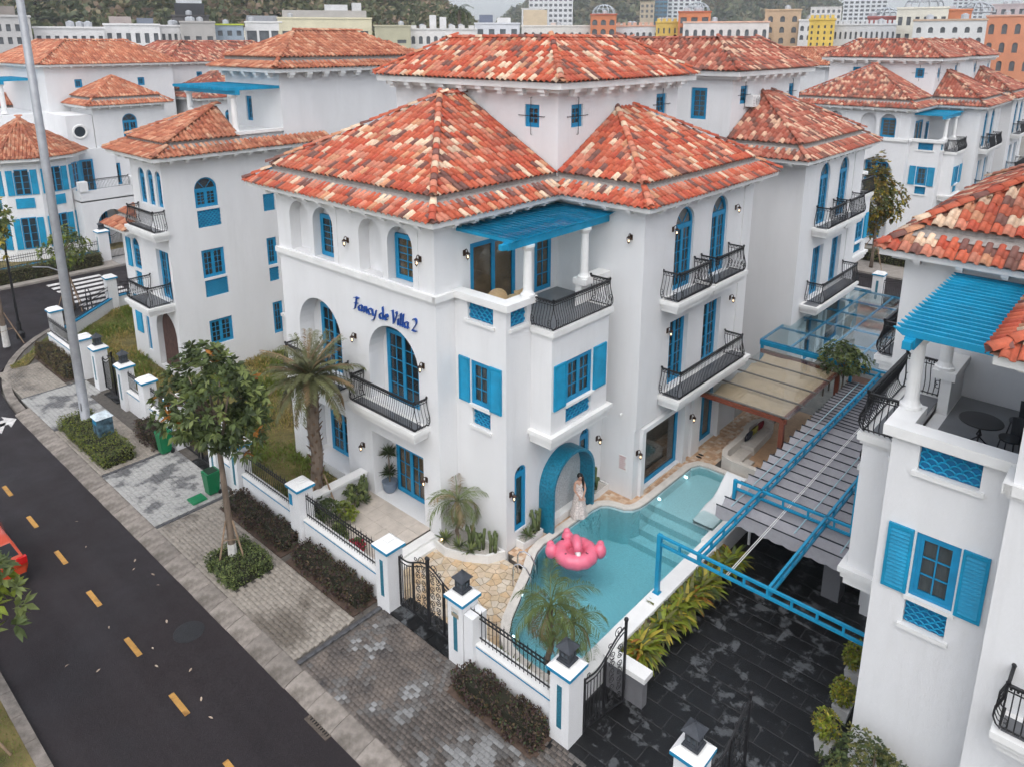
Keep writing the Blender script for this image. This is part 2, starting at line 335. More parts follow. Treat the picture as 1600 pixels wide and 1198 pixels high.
class Roof:
    """collects slopes of one building; xf maps canonical plan points to the world"""
    def __init__(s, root, pal, xf=None, n_single=0, extra=()):
        s.root = root; s.pal = pal; s.xf = xf or (lambda p: Vector(p)); s.n = n_single; s.T = []; s.H = []; s.under = MB(); s.rng = np.random.default_rng(len(bpy.data.objects))
    def slope(s, E0, e, n, z0, k, t0, t1, sl0, ml, sr0, mr, force=None, eave=0.):
        """E0 plan start of the eave line, e along it, n inward; plan distance t from t0 to t1 (heights z0 + k (t-t0)); s limits sl0+ml*t .. sr0+mr*t"""
        W = lambda ss, t, dz=0.: s.xf((E0[0]+e[0]*ss+n[0]*t, E0[1]+e[1]*ss+n[1]*t, z0+k*(t-t0)+dz))
        a, b, c, d = W(sl0+ml*t0, t0, -.01), W(sr0+mr*t0, t0, -.01), W(sr0+mr*t1, t1, -.01), W(sl0+ml*t1, t1, -.01)
        s.under.add([a, b, c, d], [(0, 1, 2, 3)])
        mid = (a+b+c+d)/4; ew = (W(1, 0)-W(0, 0)).normalized(); uw = (W(0, t1)-W(0, t0)).normalized(); nw = ew.cross(uw)
        if nw.z < 0: ew = -ew; nw = ew.cross(uw)
        if force is None and nw.dot(CAM-mid) < 0: return
        cs = 1/math.sqrt(1+k*k); TEp = TE*cs; rows = max(1, int(math.ceil((t1-t0+eave)/TEp-.15)))
        for j in range(rows):
            t = t0-eave+j*TEp; tc = t+TEp*.5
            if tc > t1+.1: continue
            lo, hi = sl0+ml*tc, sr0+mr*tc
            i0, i1 = math.ceil((lo-.10)/TW), math.floor((hi-.12)/TW)
            for i in range(i0, i1+1):
                p = W(i*TW, t)
                if (W(1, 0)-W(0, 0)).dot(ew) < 0: p = W(i*TW+TW, t)
                jx, jy, jz = s.rng.normal(0, .006), s.rng.normal(0, .007), s.rng.normal(0, .004)
                s.T.append((p+ew*jx+uw*jy+nw*jz, ew, uw, nw, s.rng.normal(0, .012)))
    def hip(s, P, Q):
        P, Q = s.xf(P), s.xf(Q); d = Q-P; L = d.length; d.normalize(); n = int(L/.38)
        a = d.cross(Vector((0, 0, 1))).normalized(); b = a.cross(d)
        for i in range(n+1):
            s.H.append((P+d*(i*.38-.06)+b*.02, a, d, b, s.rng.normal(0, .02)))
    def band(s, P, Q, z0, z1, w=.05):      # mortar step between the tiers
        P, Q = s.xf(P), s.xf(Q); s.under.add([(P.x, P.y, z0), (Q.x, Q.y, z0), (Q.x, Q.y, z1), (P.x, P.y, z1)], [(0, 1, 2, 3)], 1)
    def flat(s, pts, z): s.under.add([s.xf((x, y, z)) for x, y in pts], [tuple(range(len(pts)))], 1)
    def finish(s):
        pal = PAL[s.pal]; wts = PALW[s.pal]
        s.under.build('roof', [underlay, mortar], s.root)
        items = [('t', *q) for q in s.T]+[('h', *q) for q in s.H]
        ci = s.rng.choice(len(pal), len(items), p=wts)
        def mat(it):
            _, p, a, u, n, rot = it; c, sn = math.cos(rot), math.sin(rot); a2 = a*c+u*sn; u2 = u*c-a*sn
            return np.array([[a2.x, u2.x, n.x, p.x], [a2.y, u2.y, n.y, p.y], [a2.z, u2.z, n.z, p.z]])
        order = sorted(range(len(items)), key=lambda i: (items[i][1]-CAM).length + (0 if in_view(items[i][1]) else 1e4))
        single = set(order[:s.n]); 
        inv = ROOTM[s.root.name].inverted()
        for i in order[:s.n]:
            o = bpy.data.objects.new('roof_tile', tile_mesh(items[i][0], s.pal, ci[i])); col.objects.link(o); o.parent = s.root; o.matrix_parent_inverse = inv
            T = mat(items[i]); o.matrix_basis = Matrix([*T.tolist(), [0, 0, 0, 1]])
        Vs, Qs, Ms, k = [], [], [], 0
        for kind, V0, Q0 in (('t', TV, TQ), ('h', HV, HQ)):
            idx = [i for i in range(len(items)) if i not in single and items[i][0] == kind]
            if not idx: continue
            V, Q, mi = inst(V0, Q0, np.array([mat(items[i]) for i in idx]), ci[idx]); Vs.append(V); Qs.append(Q+k); Ms.append(mi); k += len(V)
        if Vs:
            me = np_mesh('roof_tiles', np.concatenate(Vs), np.concatenate(Qs), pal, np.concatenate(Ms)); link('roof_tiles', me, s.root, kind='stuff')
_fw = Vector((math.cos(R(132))*math.cos(R(14.68)), math.sin(R(132))*math.cos(R(14.68)), -math.sin(R(14.68)))); _rt = Vector((math.sin(R(132)), -math.cos(R(132)), 0)); _up = _rt.cross(_fw)
def in_view(p):
    d = Vector(p)-CAM; z = d.dot(_fw)
    if z <= 0: return False
    x = 800+1179*d.dot(_rt)/z; y = 374-1179*d.dot(_up)/z
    return -10 < x < 1610 and -10 < y < 1210
def two_tier(rf, E0, e, n, z0, k, t1, sl0, ml, sr0, mr, skirt=.60, step=.20):
    tier(rf, E0, e, n, z0, k, t1, sl0, ml, sr0, mr, sl0, ml, sr0, mr, skirt, step)
    return
def tier(rf, E0, e, n, z0, k, t1, sl0, ml, sr0, mr, ul0, uml, ur0, umr, skirt=.60, step=.20):
    rf.slope(E0, e, n, z0, k, 0, skirt, sl0, ml, sr0, mr, eave=.06)
    t = skirt+.10
    rf.slope(E0, e, n, z0+k*t+step, k, t, t1, ul0, uml, ur0, umr, eave=.02)
    q = lambda s0, m, tt, z: rf.xf((E0[0]+e[0]*(s0+m*tt)+n[0]*tt, E0[1]+e[1]*(s0+m*tt)+n[1]*tt, z))
    rf.under.add([q(ul0, uml, skirt-.12, z0+k*skirt-.02), q(ur0, umr, skirt-.12, z0+k*skirt-.02), q(ur0, umr, t+.1, z0+k*t+.07), q(ul0, uml, t+.1, z0+k*t+.07)], [(0, 1, 2, 3)], 1)
    rf.under.add([q(ul0, uml, t+.08, z0+k*t), q(ur0, umr, t+.08, z0+k*t), q(ur0, umr, t+.08, z0+k*t+step+.05), q(ul0, uml, t+.08, z0+k*t+step+.05)], [(0, 1, 2, 3)], 1)
    return
K1, ZE, ST = .55, 11.0, .20
def villa_roofs(root, pal, xf, n_single, upper=True):
    rf = Roof(root, pal, xf, n_single); k = K1; sk = .60
    zz = lambda t: ZE+k*t+(ST if t > sk else 0)
    # street wing: x -26.0..-15.6, front y 13.93, ridge x -20.8, cut by the upper block at y 20.5
    two_tier(rf, (-26.0, 13.93), (1, 0), (0, 1), ZE, k, 5.2, 0, 1, 10.4, -1)
    tier(rf, (-15.6, 13.93), (0, 1), (-1, 0), ZE, k, 5.2, 0, 1, 5.87, 1, 0, 1, 6.57, 0)
    tier(rf, (-26.0, 13.93), (0, 1), (1, 0), ZE, k, 5.2, 0, 1, 6.57, 0, 0, 1, 6.57, 0)
    for x, sx in ((-15.6, -1), (-26.0, 1)):
        rf.hip((x+sx*.04, 13.97, ZE+.06), (x+sx*sk, 13.93+sk, zz(sk)+.05)); rf.hip((x+sx*(sk+.08), 13.93+sk+.08, zz(sk+.08)+.07), (x+sx*5.2, 13.93+5.2, zz(5.2)+.05))
    rf.hip((-20.8, 19.1, zz(5.2)+.05), (-20.8, 20.5, zz(5.2)+.05))
    # side wing: front y 19.8, side x -12.05, back y 29.5, against the upper block at x -16.33
    for (E0, e, n, s0, m0, s1, m1, t1) in (((-12.05, 19.8), (-1, 0), (0, 1), 0, 1, 3.55, 1, 4.28), ((-12.05, 19.8), (0, 1), (-1, 0), 0, 1, 9.7, -1, 4.28), ((-12.05, 29.5), (-1, 0), (0, -1), 0, 1, 4.28, 0, 4.28)):
        tier(rf, E0, e, n, ZE, k, t1, s0, m0, s1, m1, s0, m0, *((4.28, 0) if m1 == 1 else (s1, m1)))
    for y, sy in ((19.8, 1), (29.5, -1)):
        rf.hip((-12.09, y+sy*.04, ZE+.06), (-12.05-sk, y+sy*sk, zz(sk)+.05)); rf.hip((-12.05-sk-.08, y+sy*(sk+.08), zz(sk+.08)+.07), (-16.33, y+sy*4.28, zz(4.28)+.05))
    # upper block
    k2, zu, w = .6, 14.72, 2.3
    x0, x1, y0, y1 = -25.6, -15.7, 19.87, 29.1
    for (E0, e, n, L) in (((x0, y0), (1, 0), (0, 1), x1-x0), ((x1, y0), (0, 1), (-1, 0), y1-y0), ((x0, y1), (1, 0), (0, -1), x1-x0), ((x0, y0), (0, 1), (1, 0), y1-y0)):
        rf.slope(E0, e, n, zu, k2, 0, w, 0, 1, L, -1, eave=.06)
    for (x, sx) in ((x0, 1), (x1, -1)):
        for (y, sy) in ((y0, 1), (y1, -1)): rf.hip((x+sx*.05, y+sy*.05, zu+.06), (x+sx*w, y+sy*w, zu+k2*w+.05))
    c = [(x0+w, y0+w), (x1-w, y0+w), (x1-w, y1-w), (x0+w, y1-w)]
    for p, q in zip(c, c[1:]+c[:1]): rf.hip((*p, zu+k2*w+.03), (*q, zu+k2*w+.03))
    rf.flat(c, zu+k2*w-.05)
    rf.finish()
# ------------------------------------------------------------------ the white villa (plan in metres, front towards -y)
def lantern(root, x, y, z, nx, ny, on=True):
    """wall lantern: backplate, swan arm, body, glass, finial"""
    mb = MB(); q = .82; p = lambda o, dz, s=0: (x+(nx*o-ny*s)*q, y+(ny*o+nx*s)*q, z+dz*q)
    mb.bar(p(.0, -.07), p(.0, .17), .11, .035, up=(nx, ny, 0)) if False else mb.bar(p(.02, -.05), p(.02, .17), .10, .04, up=(nx, ny, 0))
    mb.tube([p(.03, .1), p(.07, .2), p(.14, .24), p(.19, .2), p(.20, .13)], .014, 5)
    c = p(.20, 0); mb.lathe((c[0], c[1], z), [(.025, -.12), (.045, -.1), (.05, -.08)], 6); mb.lathe((c[0], c[1], z), [(.085, .05), (.065, .08), (.025, .11), (.012, .13)], 6)
    for k in range(6):
        t = math.pi*k/3; mb.bar((c[0]+.045*math.cos(t), c[1]+.045*math.sin(t), z-.08), (c[0]+.073*math.cos(t), c[1]+.073*math.sin(t), z+.05), .01)
    mb.blob((c[0], c[1], z-.14), .018, 6, 4)
    o = mb.build('wall_lantern', bronze, root)
    MB().lathe((c[0], c[1], z-.09), [(.018, 0), (.028, .04), (.018, .08)], 8).build('bulb', lamp_on, o)
def glyphs():
    """broad-nib strokes on a unit x-height grid"""
    def arc(cx, cy, rx, ry, a0, a1, n=8): return [(cx+rx*math.cos(R(a0+(a1-a0)*i/n)), cy+ry*math.sin(R(a0+(a1-a0)*i/n))) for i in range(n+1)]
    a = [arc(.45, .5, .4, .45, 60, 330, 9), [(.85, .95), (.8, .3), (.9, .05), (1.1, .15)]]
    return {'F': ([[(.1, 1.75), (.5, 1.95), (1.3, 1.9)], [(.75, 1.85), (.6, .9), (.45, .1), (.1, -.05)], [(.3, 1.0), (1.1, 1.05)]], 1.25),
     'a': (a, 1.15), 'n': ([[(.05, .8), (.25, .95), (.25, 0)], [(.25, .7), (.6, 1.0), (.8, .75), (.8, .2), (1.0, .05)]], 1.1),
     'c': ([arc(.5, .5, .42, .48, 50, 320, 9)], .95), 'y': ([[(.05, .95), (.25, .2), (.5, .05), (.8, .3)], [(.95, 1.0), (.8, .1), (.5, -.6), (.05, -.75)]], 1.1),
     'd': ([arc(.45, .45, .4, .45, 60, 330, 9), [(.7, 1.9), (.85, 1.2), (.85, .2), (1.05, .05)]], 1.15), 'e': ([[(.15, .45), (.8, .6)]+arc(.48, .55, .36, .45, 10, 320, 9)], .95),
     'V': ([[(0, 1.85), (.25, 1.95), (.45, 1.2), (.6, 0)], [(.6, 0), (1.0, .9), (1.25, 1.6), (1.1, 1.95), (.9, 1.75)]], 1.3),
     'i': ([[(.05, .8), (.25, .95), (.22, .2), (.42, .05)], [(.2, 1.4), (.32, 1.45)]], .5), 'l': ([[(.1, 1.75), (.3, 1.95), (.22, .2), (.42, .05)]], .5),
     '2': ([arc(.45, 1.4, .42, .5, 160, -30, 7)+[(.3, .4), (.05, .08), (.5, .02), (1.0, .1)]], 1.0), ' ': ([], .6)}
def lettering(root, axis, c, a0, z0, text, size, slope=0., paint=None):
    f = AX[axis](c); G = glyphs(); x = a0
    for ch in text:
        st, w = G[ch]; mb = MB()
        for s in st:
            for (p, q) in zip(s, s[1:]):
                w2 = .115; nx, nz = w2*math.cos(R(48)), w2*math.sin(R(48))
                quad = [(p[0]-nx, p[1]-nz), (p[0]+nx, p[1]+nz), (q[0]+nx, q[1]+nz), (q[0]-nx, q[1]-nz)]
                vs_ = [f(x+(u+.12*v)*size, z0+v*size, d) for d in (-.07, -.005) for u, v in quad]
                mb.add(vs_, [(0,1,2,3),(7,6,5,4),(0,4,5,1),(1,5,6,2),(2,6,7,3),(3,7,4,0)])
        if st: mb.build('letter', paint or M('sign blue', (.01, .07, .32), .4, .1), root)
        x += w*size
def slab(root, x0, y0, x1, y1, zt, h=.42, steps=((0, .14, 0), (.14, .26, .06), (.26, .42, .13)), wallside=None, name='balcony', floor=True):
    """moulded balcony slab: tiers shrink downwards; wallside = side not shrunk"""
    mb = MB()
    for a, b, ins in steps:
        i = {k: (0 if k == wallside else ins) for k in ('x-', 'x+', 'y-', 'y+')}
        mb.box(x0+i['x-'], y0+i['y-'], zt-b, x1-i['x+'], y1-i['y+'], zt-a-.0005)
    o = mb.build(name, trim, root)
    if floor: MB().box(x0+.14, y0+.14, zt+.002, x1-.14, y1-.14, zt+.012).build('floor_tile', tile_grey, o)
    return o
def corbels(mb, P, Q, n, z, w=.16, d=.3, h=.16, inward=(0, 1)):
    P, Q = Vector((*P, 0)), Vector((*Q, 0)); k = max(2, int((Q-P).length/(.78 if w < .2 else 1.0)))
    for i in range(k):
        c = P+(Q-P)*((i+.5)/k); e = (Q-P).normalized(); nn = Vector((*inward, 0))
        a, b = c-e*w/2, c+e*w/2+nn*d
        mb.box(min(a.x, b.x), min(a.y, b.y), z-h*.5, max(a.x, b.x), max(a.y, b.y), z); a2 = c-e*w*.38+nn*d*.3; b2 = c+e*w*.38+nn*d
        mb.box(min(a2.x, b2.x), min(a2.y, b2.y), z-h, max(a2.x, b2.x), max(a2.y, b2.y), z-h*.5)
def make_villa(root):
    P = []
    mb = MB()
    # front: four top arches, two big arches, two ground openings
    dN = .42
    tops = [hole(-24.0, -22.77, 8.6, 10.48, dN, True), hole(-22.53, -21.35, 8.6, 10.46, dN, True), hole(-19.89, -18.68, 8.6, 10.48, dN, True), hole(-18.41, -17.2, 8.6, 10.46, dN, True)]
    bigs = [hole(-23.85, -21.22, 4.06, 7.0, .62, True, 16), hole(-19.65, -17.08, 4.06, 7.0, .62, True, 16)]
    grd = [hole(-23.9, -21.2, .3, 2.78, .85), hole(-19.7, -17.0, .26, 2.78, .85)]
    wall(mb, 'y-', 14.52, [(-24.85, -.2), (-16.2, 10.84)], tops+bigs+grd)
    for x0, x1 in ((-24.2, -21.15), (-20.1, -17.0)):     # shallow frames round the arch pairs
        mb.box(x1+.03, 14.49, 8.62, x1+.09, 14.52, 10.7)
    wall(mb, 'x+', -16.2, [(14.52, -.2), (15.32, 8.4)])
    doorA = hole(16.03, 18.15, 7.5, 9.88, .12); doorB = hole(19.15, 20.05, 7.5, 9.6, .12)
    wall(mb, 'x+', -16.2, [(15.34, 7.4), (20.4, 10.84)], [doorA, doorB]); wall(mb, 'x+', -16.2, [(14.52, 8.4), (15.34, 10.84)])
    winS = hole(-15.52, -14.72, 4.97, 6.44, .16); scA = hole(-15.63, -14.55, 7.76, 8.3, .2); scB = hole(-15.47, -14.69, 4.25, 4.86, .2)
    wall(mb, 'y-', 15.32, [(-16.2, -.2), (-14.03, 8.38)], [winS, scA, scB])
    g1 = hole(15.95, 16.5, .75, 3.05, .18, True, 8); g2 = hole(19.08, 19.66, .6, 2.96, .18, True, 8); scC = hole(15.52, 16.25, 7.76, 8.3, .2)
    wall(mb, 'x+', -14.03, [(15.32, -.2), (16.45, 8.38)], [scC, g1] if False else [scC, hole(15.7, 16.28, .75, 3.05, .18, True, 8)])
    g1 = hole(15.7, 16.28, .75, 3.05, .18, True, 8)
    wall(mb, 'x+', -14.03, [(16.45, -.2), (20.4, 7.4)], [g2])
    scD = hole(19.55, 20.3, 7.76, 8.3, .2); wall(mb, 'x+', -14.03, [(19.4, 7.4), (20.4, 8.3)], [scD])
    # bay
    winB = hole(17.18, 18.52, 5.0, 6.45, .16); scE = hole(17.18, 18.52, 4.28, 4.9, .2)
    wall(mb, 'x+', -13.2, [(16.45, 4.2), (19.4, 7.5)], [winB, scE]); wall(mb, 'y-', 16.45, [(-14.03, 4.2), (-13.2, 7.5)]); wall(mb, 'y+', 19.4, [(-14.03, 4.2), (-13.2, 7.5)])
    # side wing
    wall(mb, 'y-', 20.4, [(-16.2, -.2), (-12.65, 10.84)])
    w1 = hole(22.45, 23.76, 7.48, 10.45, .22, True); w2 = hole(25.06, 26.34, 7.48, 10.45, .22, True); d1 = hole(22.43, 23.74, 3.84, 6.36, .3); d2 = hole(24.92, 26.28, 3.84, 6.36, .3)
    gl = hole(20.98, 23.72, .29, 2.72, .3); gd = hole(25.0, 26.52, .29, 2.75, .3)
    wall(mb, 'x+', -12.65, [(20.4, -.2), (28.35, 10.84)], [w1, w2, d1, d2, gl, gd])
    mb.box(-12.65, 20.4, .3, -12.61, 21.6, 10.8) if False else None
    for y0, y1 in ((20.4, 21.75), (27.6, 28.35)): mb.box(-12.652, y0+.004, 2.95, -12.60, y1-.004, 10.8)
    for y0, y1 in ((20.75, 20.98), (23.72, 24.0), (24.35, 25.0), (26.52, 26.8)): mb.box(-12.652, y0+.003, -.1, -12.52, y1-.003, 2.72)
    mb.box(-12.652, 20.75, 2.725, -12.50, 24.05, 2.9)
    wall(mb, 'y+', 28.35, [(-20, -.2), (-12.65, 10.84)]); wall(mb, 'x-', -24.85, [(14.52, -.2), (28.35, 10.84)])
    mb.box(-16.2, 15.34, 7.3, -14.04, 20.39, 7.42)
    mb.build('wall', stucco, root)
    up = MB()
    uw = [hole(-17.85, -17.17, 13.05, 13.85, .2)]
    wall(up, 'y-', 20.5, [(-24.95, 10.8), (-16.33, 14.46)], uw+[hole(-22.9, -22.25, 13.1, 13.85, .2)])
    uv = [hole(21.25, 21.92, 13.05, 13.85, .2), hole(26.85, 27.62, 13.1, 13.95, .2)]
    wall(up, 'x+', -16.33, [(20.5, 10.8), (28.5, 14.46)], uv); wall(up, 'x-', -24.95, [(20.5, 10.8), (28.5, 14.46)]); wall(up, 'y+', 28.5, [(-24.95, 10.8), (-16.33, 14.46)], [hole(-18.45, -17.6, 12.35, 13.85, .2)])
    up.build('upper_wall', stucco, root)
    # fascia, soffit, corbels
    fa = MB(); fa.box(-25.95, 14.0, 10.80, -15.66, 20.5, 10.96); fa.box(-16.3, 19.86, 10.804, -12.11, 29.44, 10.956); fa.box(-25.5, 19.95, 14.44, -15.78, 29.0, 14.66); fa.box(-25.2, 20.2, 14.3, -16.05, 28.75, 14.436)
    fa.box(-25.3, 14.2, 10.7, -16.0, 20.4, 10.798); fa.box(-16.2, 20.1, 10.7, -12.35, 28.6, 10.8)
    corbels(fa, (-25.2, 14.03), (-16.0, 14.03), 0, 10.81, inward=(0, 1)); corbels(fa, (-15.7, 14.6), (-15.7, 19.6), 0, 10.81, inward=(-1, 0)); corbels(fa, (-15.3, 19.9), (-12.5, 19.9), 0, 10.812, inward=(0, 1)); corbels(fa, (-12.15, 20.4), (-12.15, 28.4), 0, 10.812, inward=(-1, 0))
    corbels(fa, (-25.2, 20.0), (-16.2, 20.0), 0, 14.45, .3, .3, .26); corbels(fa, (-15.82, 20.4), (-15.82, 28.5), 0, 14.45, .3, .3, .26, (-1, 0))
    corbels(fa, (-16.0, 29.4), (-12.5, 29.4), 0, 10.812, inward=(0, -1))
    fa.build('eave_moulding', trim, root)
    sc_ = MB(); sc_.box(-24.97, 14.40, 8.36, -16.08, 14.53, 8.56); sc_.box(-16.21, 14.40, 8.362, -16.06, 15.3, 8.558); sc_.box(-24.93, 14.46, 8.28, -16.14, 14.53, 8.36)
    sc_.build('string_course', trim, root)
    pc = MB(); pc.box(-16.19, 15.18, 8.38, -13.87, 15.62, 8.6); pc.box(-14.33, 15.62, 8.384, -13.87, 16.56, 8.596); 
    MB().box(-14.35, 18.93, 8.3, -13.85, 20.39, 8.5).box(-14.28, 18.98, 7.42, -14.05, 20.38, 8.3).build('pedestal', trim, root)
    pc.build('parapet_cap', trim, root); MB().box(-16.0, 15.6, 7.42, -14.34, 15.62, 8.38).build('parapet_lining', stucco, root)
    for (ax, c, a0, a1, z) in (('y-', 15.32, -15.72, -14.46, 7.76), ('y-', 15.32, -15.55, -14.61, 4.25), ('x+', -14.03, 15.46, 16.33, 7.76), ('y-', 15.32, -15.58, -14.66, 4.97)):
        s = MB(); fbox(s, ax, c, a0, a1, z-.1, z-.004, -.07, .1); s.build('sill', trim, root)
    s = MB(); fbox(s, 'x+', -13.2, 17.1, 18.6, 4.905, 4.995, -.09, .1); s.build('sill', trim, root)
    # bay mouldings
    b = MB(); b.box(-14.0, 16.36, 7.46, -13.08, 19.5, 7.64); b.box(-13.95, 16.41, 7.38, -13.14, 19.45, 7.4605); b.build('bay_moulding', trim, root); b = MB()
    for z0, z1, g in ((4.06, 4.2, .16), (3.92, 4.06, .1), (3.74, 3.92, .04)): b.box(-14.02, 16.45-g, z0, -13.2+g, 19.4+g, z1-.001)
    b.build('bay_cornice', trim, root); MB().box(-14.02, 16.6, 7.64, -13.32, 19.3, 7.652).build('floor_tile', tile_grey, root); MB().box(-16.18, 15.63, 7.42, -14.3, 20.38, 7.432).build('floor_tile', tile_grey, root)
    railing(root, [(-13.95, 16.47), (-13.18, 16.47), (-13.18, 19.38), (-13.95, 19.38)], 7.64, .92)
    for y in (16.32, 19.14): column(root, -14.06, y, 8.6 if y < 17 else 8.5, 10.2)
    pg = MB(); pg.box(-14.18, 15.35, 10.2, -13.98, 20.38, 10.42)
    for i in range(20):
        y = 15.42+i*.253; pg.box(-16.18, y, 10.425, -13.92, y+.07, 10.56); pg.add([(-13.92, y, 10.56), (-13.74, y, 10.56), (-13.92, y, 10.43), (-13.92, y+.07, 10.56), (-13.74, y+.07, 10.56), (-13.92, y+.07, 10.43)], [(0,1,2),(3,5,4),(0,3,4,1),(1,4,5,2)])
    pg.box(-14.16, 15.15, 10.24, -14.0, 15.35, 10.40); pg.build('pergola', blue2, root)
    # windows and doors
    window(root, 'y-', 14.52, dict(tops[1], a0=-22.5, a1=-21.37, z0=8.62, z1=10.12), 1, 2, 5, name='window'); window(root, 'y-', 14.52, dict(tops[3], a0=-18.38, a1=-17.22, z0=8.62, z1=10.12), 1, 2, 5, warm_in, name='window')
    for h, a in ((bigs[0], (-23.15, -21.55)), (bigs[1], (-19.28, -17.55))): window(root, 'y-', 14.52, dict(h, a0=a[0], a1=a[1], z0=4.08, z1=6.6), 2, 2, 5, name='door')
    window(root, 'y-', 14.52, dict(grd[0], a0=-23.3, a1=-21.7, z0=.4, z1=2.3), 2, 2, 4, name='door'); window(root, 'y-', 14.52, dict(grd[1], a0=-19.3, a1=-17.7, z0=.3, z1=2.2), 2, 2, 3, warm_in, name='door')
    window(root, 'x+', -16.2, doorA, 2, 1, 1, warm_in, name='sliding_door'); window(root, 'x+', -16.2, doorB, 1, 2, 4, warm_in, name='door')
    window(root, 'y-', 15.32, winS, 1, 2, 3, curtain_m); window(root, 'x+', -13.2, winB, 2, 2, 3, curtain_m)
    for h in (g1, g2): window(root, 'x+', -14.03, h, 1, 1, 1, dark_in, arch=True)
    for h in (w1, w2): window(root, 'x+', -12.65, h, 2, 2, 5, curtain_m, name='balcony_door', arch=True)
    for h in (d1, d2): window(root, 'x+', -12.65, h, 2, 2, 5, dark_in, name='balcony_door')
    window(root, 'x+', -12.65, gl, 1, 1, 1, M('room beyond glass', (.10, .07, .05), .7, .6, 1.1), name='picture_window'); window(root, 'x+', -12.65, gd, 2, 1, 1, warm_in, name='sliding_door')
    window(root, 'y+', 28.5, hole(-18.45, -17.6, 12.35, 13.85, .2), 1, 2, 5, curtain_m)
    for ax, c, hs_ in (('y-', 20.5, uw+[hole(-22.9, -22.25, 13.1, 13.85, .2)]), ('x+', -16.33, uv)):
        for h in hs_:
            w = window(root, ax, c, h, 1, 2, 3, curtain_m); g = MB(); f = AX[ax](c); m = (h['a0']+h['a1'])/2; zm = (h['z0']+h['z1'])/2
            g.tube([f(m, h['z0']-.25, 0), f(m, h['z0']-.25, -.06), f(m, h['z1']+.25, -.06), f(m, h['z1']+.25, 0)], .014, 4); g.tube([f(h['a0']-.25, zm, 0), f(h['a0']-.25, zm, -.05), f(h['a1']+.25, zm, -.05), f(h['a1']+.25, zm, 0)], .014, 4)
            g.build('window_bar', iron, w)
    for a0, a1 in ((-16.02, -15.56), (-14.68, -14.2)): shutter(root, 'y-', 15.32, a0, a1, 4.97, 6.46)
    for a0, a1 in ((16.55, 17.13), (18.58, 19.26)): shutter(root, 'x+', -13.2, a0, a1, 4.98, 6.47)
    for ax, c, h in (('y-', 15.32, scA), ('y-', 15.32, scB), ('x+', -14.03, scC), ('x+', -13.2, scE), ('x+', -14.03, scD)): lattice(root, ax, c, h)
    # balconies
    for x0, x1 in ((-24.2, -20.75), (-20.1, -16.6)):
        s = slab(root, x0, 13.82, x1, 14.52, 4.04, wallside='y+'); railing(root, [(x0+.12, 14.5), (x0+.12, 13.98), (x1-.12, 13.98), (x1-.12, 14.5)], 4.04, .97)
    for y0, y1 in ((21.55, 24.15), (24.2, 26.8)):
        slab(root, -12.65, y0, -11.86, y1, 7.45 if y0 < 22 else 7.47, wallside='x-'); railing(root, [(-12.6, y0+.15), (-11.98, y0+.15), (-11.98, y1-.3), (-12.6, y1-.3)], 7.46, .98)
    slab(root, -12.65, 21.75, -11.74, 27.4, 3.82, wallside='x-'); railing(root, [(-12.6, 21.95), (-11.86, 21.95), (-11.86, 26.75), (-12.6, 26.75)], 3.82, .98)
LANT = [(-20.48, 14.52, 9.5, 0, -1), (-16.82, 14.52, 9.55, 0, -1), (-20.35, 14.52, 6.1, 0, -1), (-16.83, 14.52, 6.05, 0, -1), (-20.2, 14.52, 1.98, 0, -1), (-16.85, 14.52, 2.0, 0, -1), (-16.2, 15.76, 9.6, 1, 0),
        (-12.65, 22.25, 9.75, 1, 0), (-12.65, 26.94, 9.75, 1, 0), (-12.65, 22.25, 6.06, 1, 0), (-12.65, 27.04, 6.06, 1, 0), (-12.52, 24.15, 2.02, 1, 0), (-12.65, 20.6, 1.97, 1, 0), (-14.03, 15.5, 2.2, 1, 0), (-14.03, 20.1, 2.23, 1, 0), (-13.1, 20.4, 9.75, 0, -1)]
main = thing('white_villa', 'white three-storey villa with blue lettering, red mottled tiles and swimming pool', 'villa', (-18, 20, 0))
make_villa(main)
VM = ROOTM[main.name].copy()
mirx = Matrix(((-1, 0, 0, -17.5), (0, 1, 0, 0), (0, 0, 1, 0), (0, 0, 0, 1)))
miry = Matrix(((1, 0, 0, 0), (0, -1, 0, 62.0), (0, 0, 1, 0), (0, 0, 0, 1)))
def place(label, Mx, pal, n_single=0, group=None, skip=()):
    c = copy_tree(main, skip); c.matrix_basis = Mx @ VM; c['label'] = label; c['group'] = group or 'white villas with tiled roofs'; ROOTM[c.name] = Mx @ VM
    return c
right = place('near white villa at the right edge with open blue slat pergola and round balcony table', mirx, 'main')
back = place('white villa behind the pool house with air conditioner under its eaves', miry, 'mix')
T50 = Matrix.Translation((-.3, 50.1, 0))
far1 = place('far white villa across the back street with two arched windows beside a blue awning', T50, 'mix')
far2 = place('farthest white villa at the right, mostly hidden behind near red roof', Matrix.Translation((.6, 50.1, 0)) @ mirx, 'mix')
far3 = place('far white villa with rosy roof behind the blue-awning villa', T50 @ miry, 'mix')
main['group'] = 'white villas with tiled roofs'
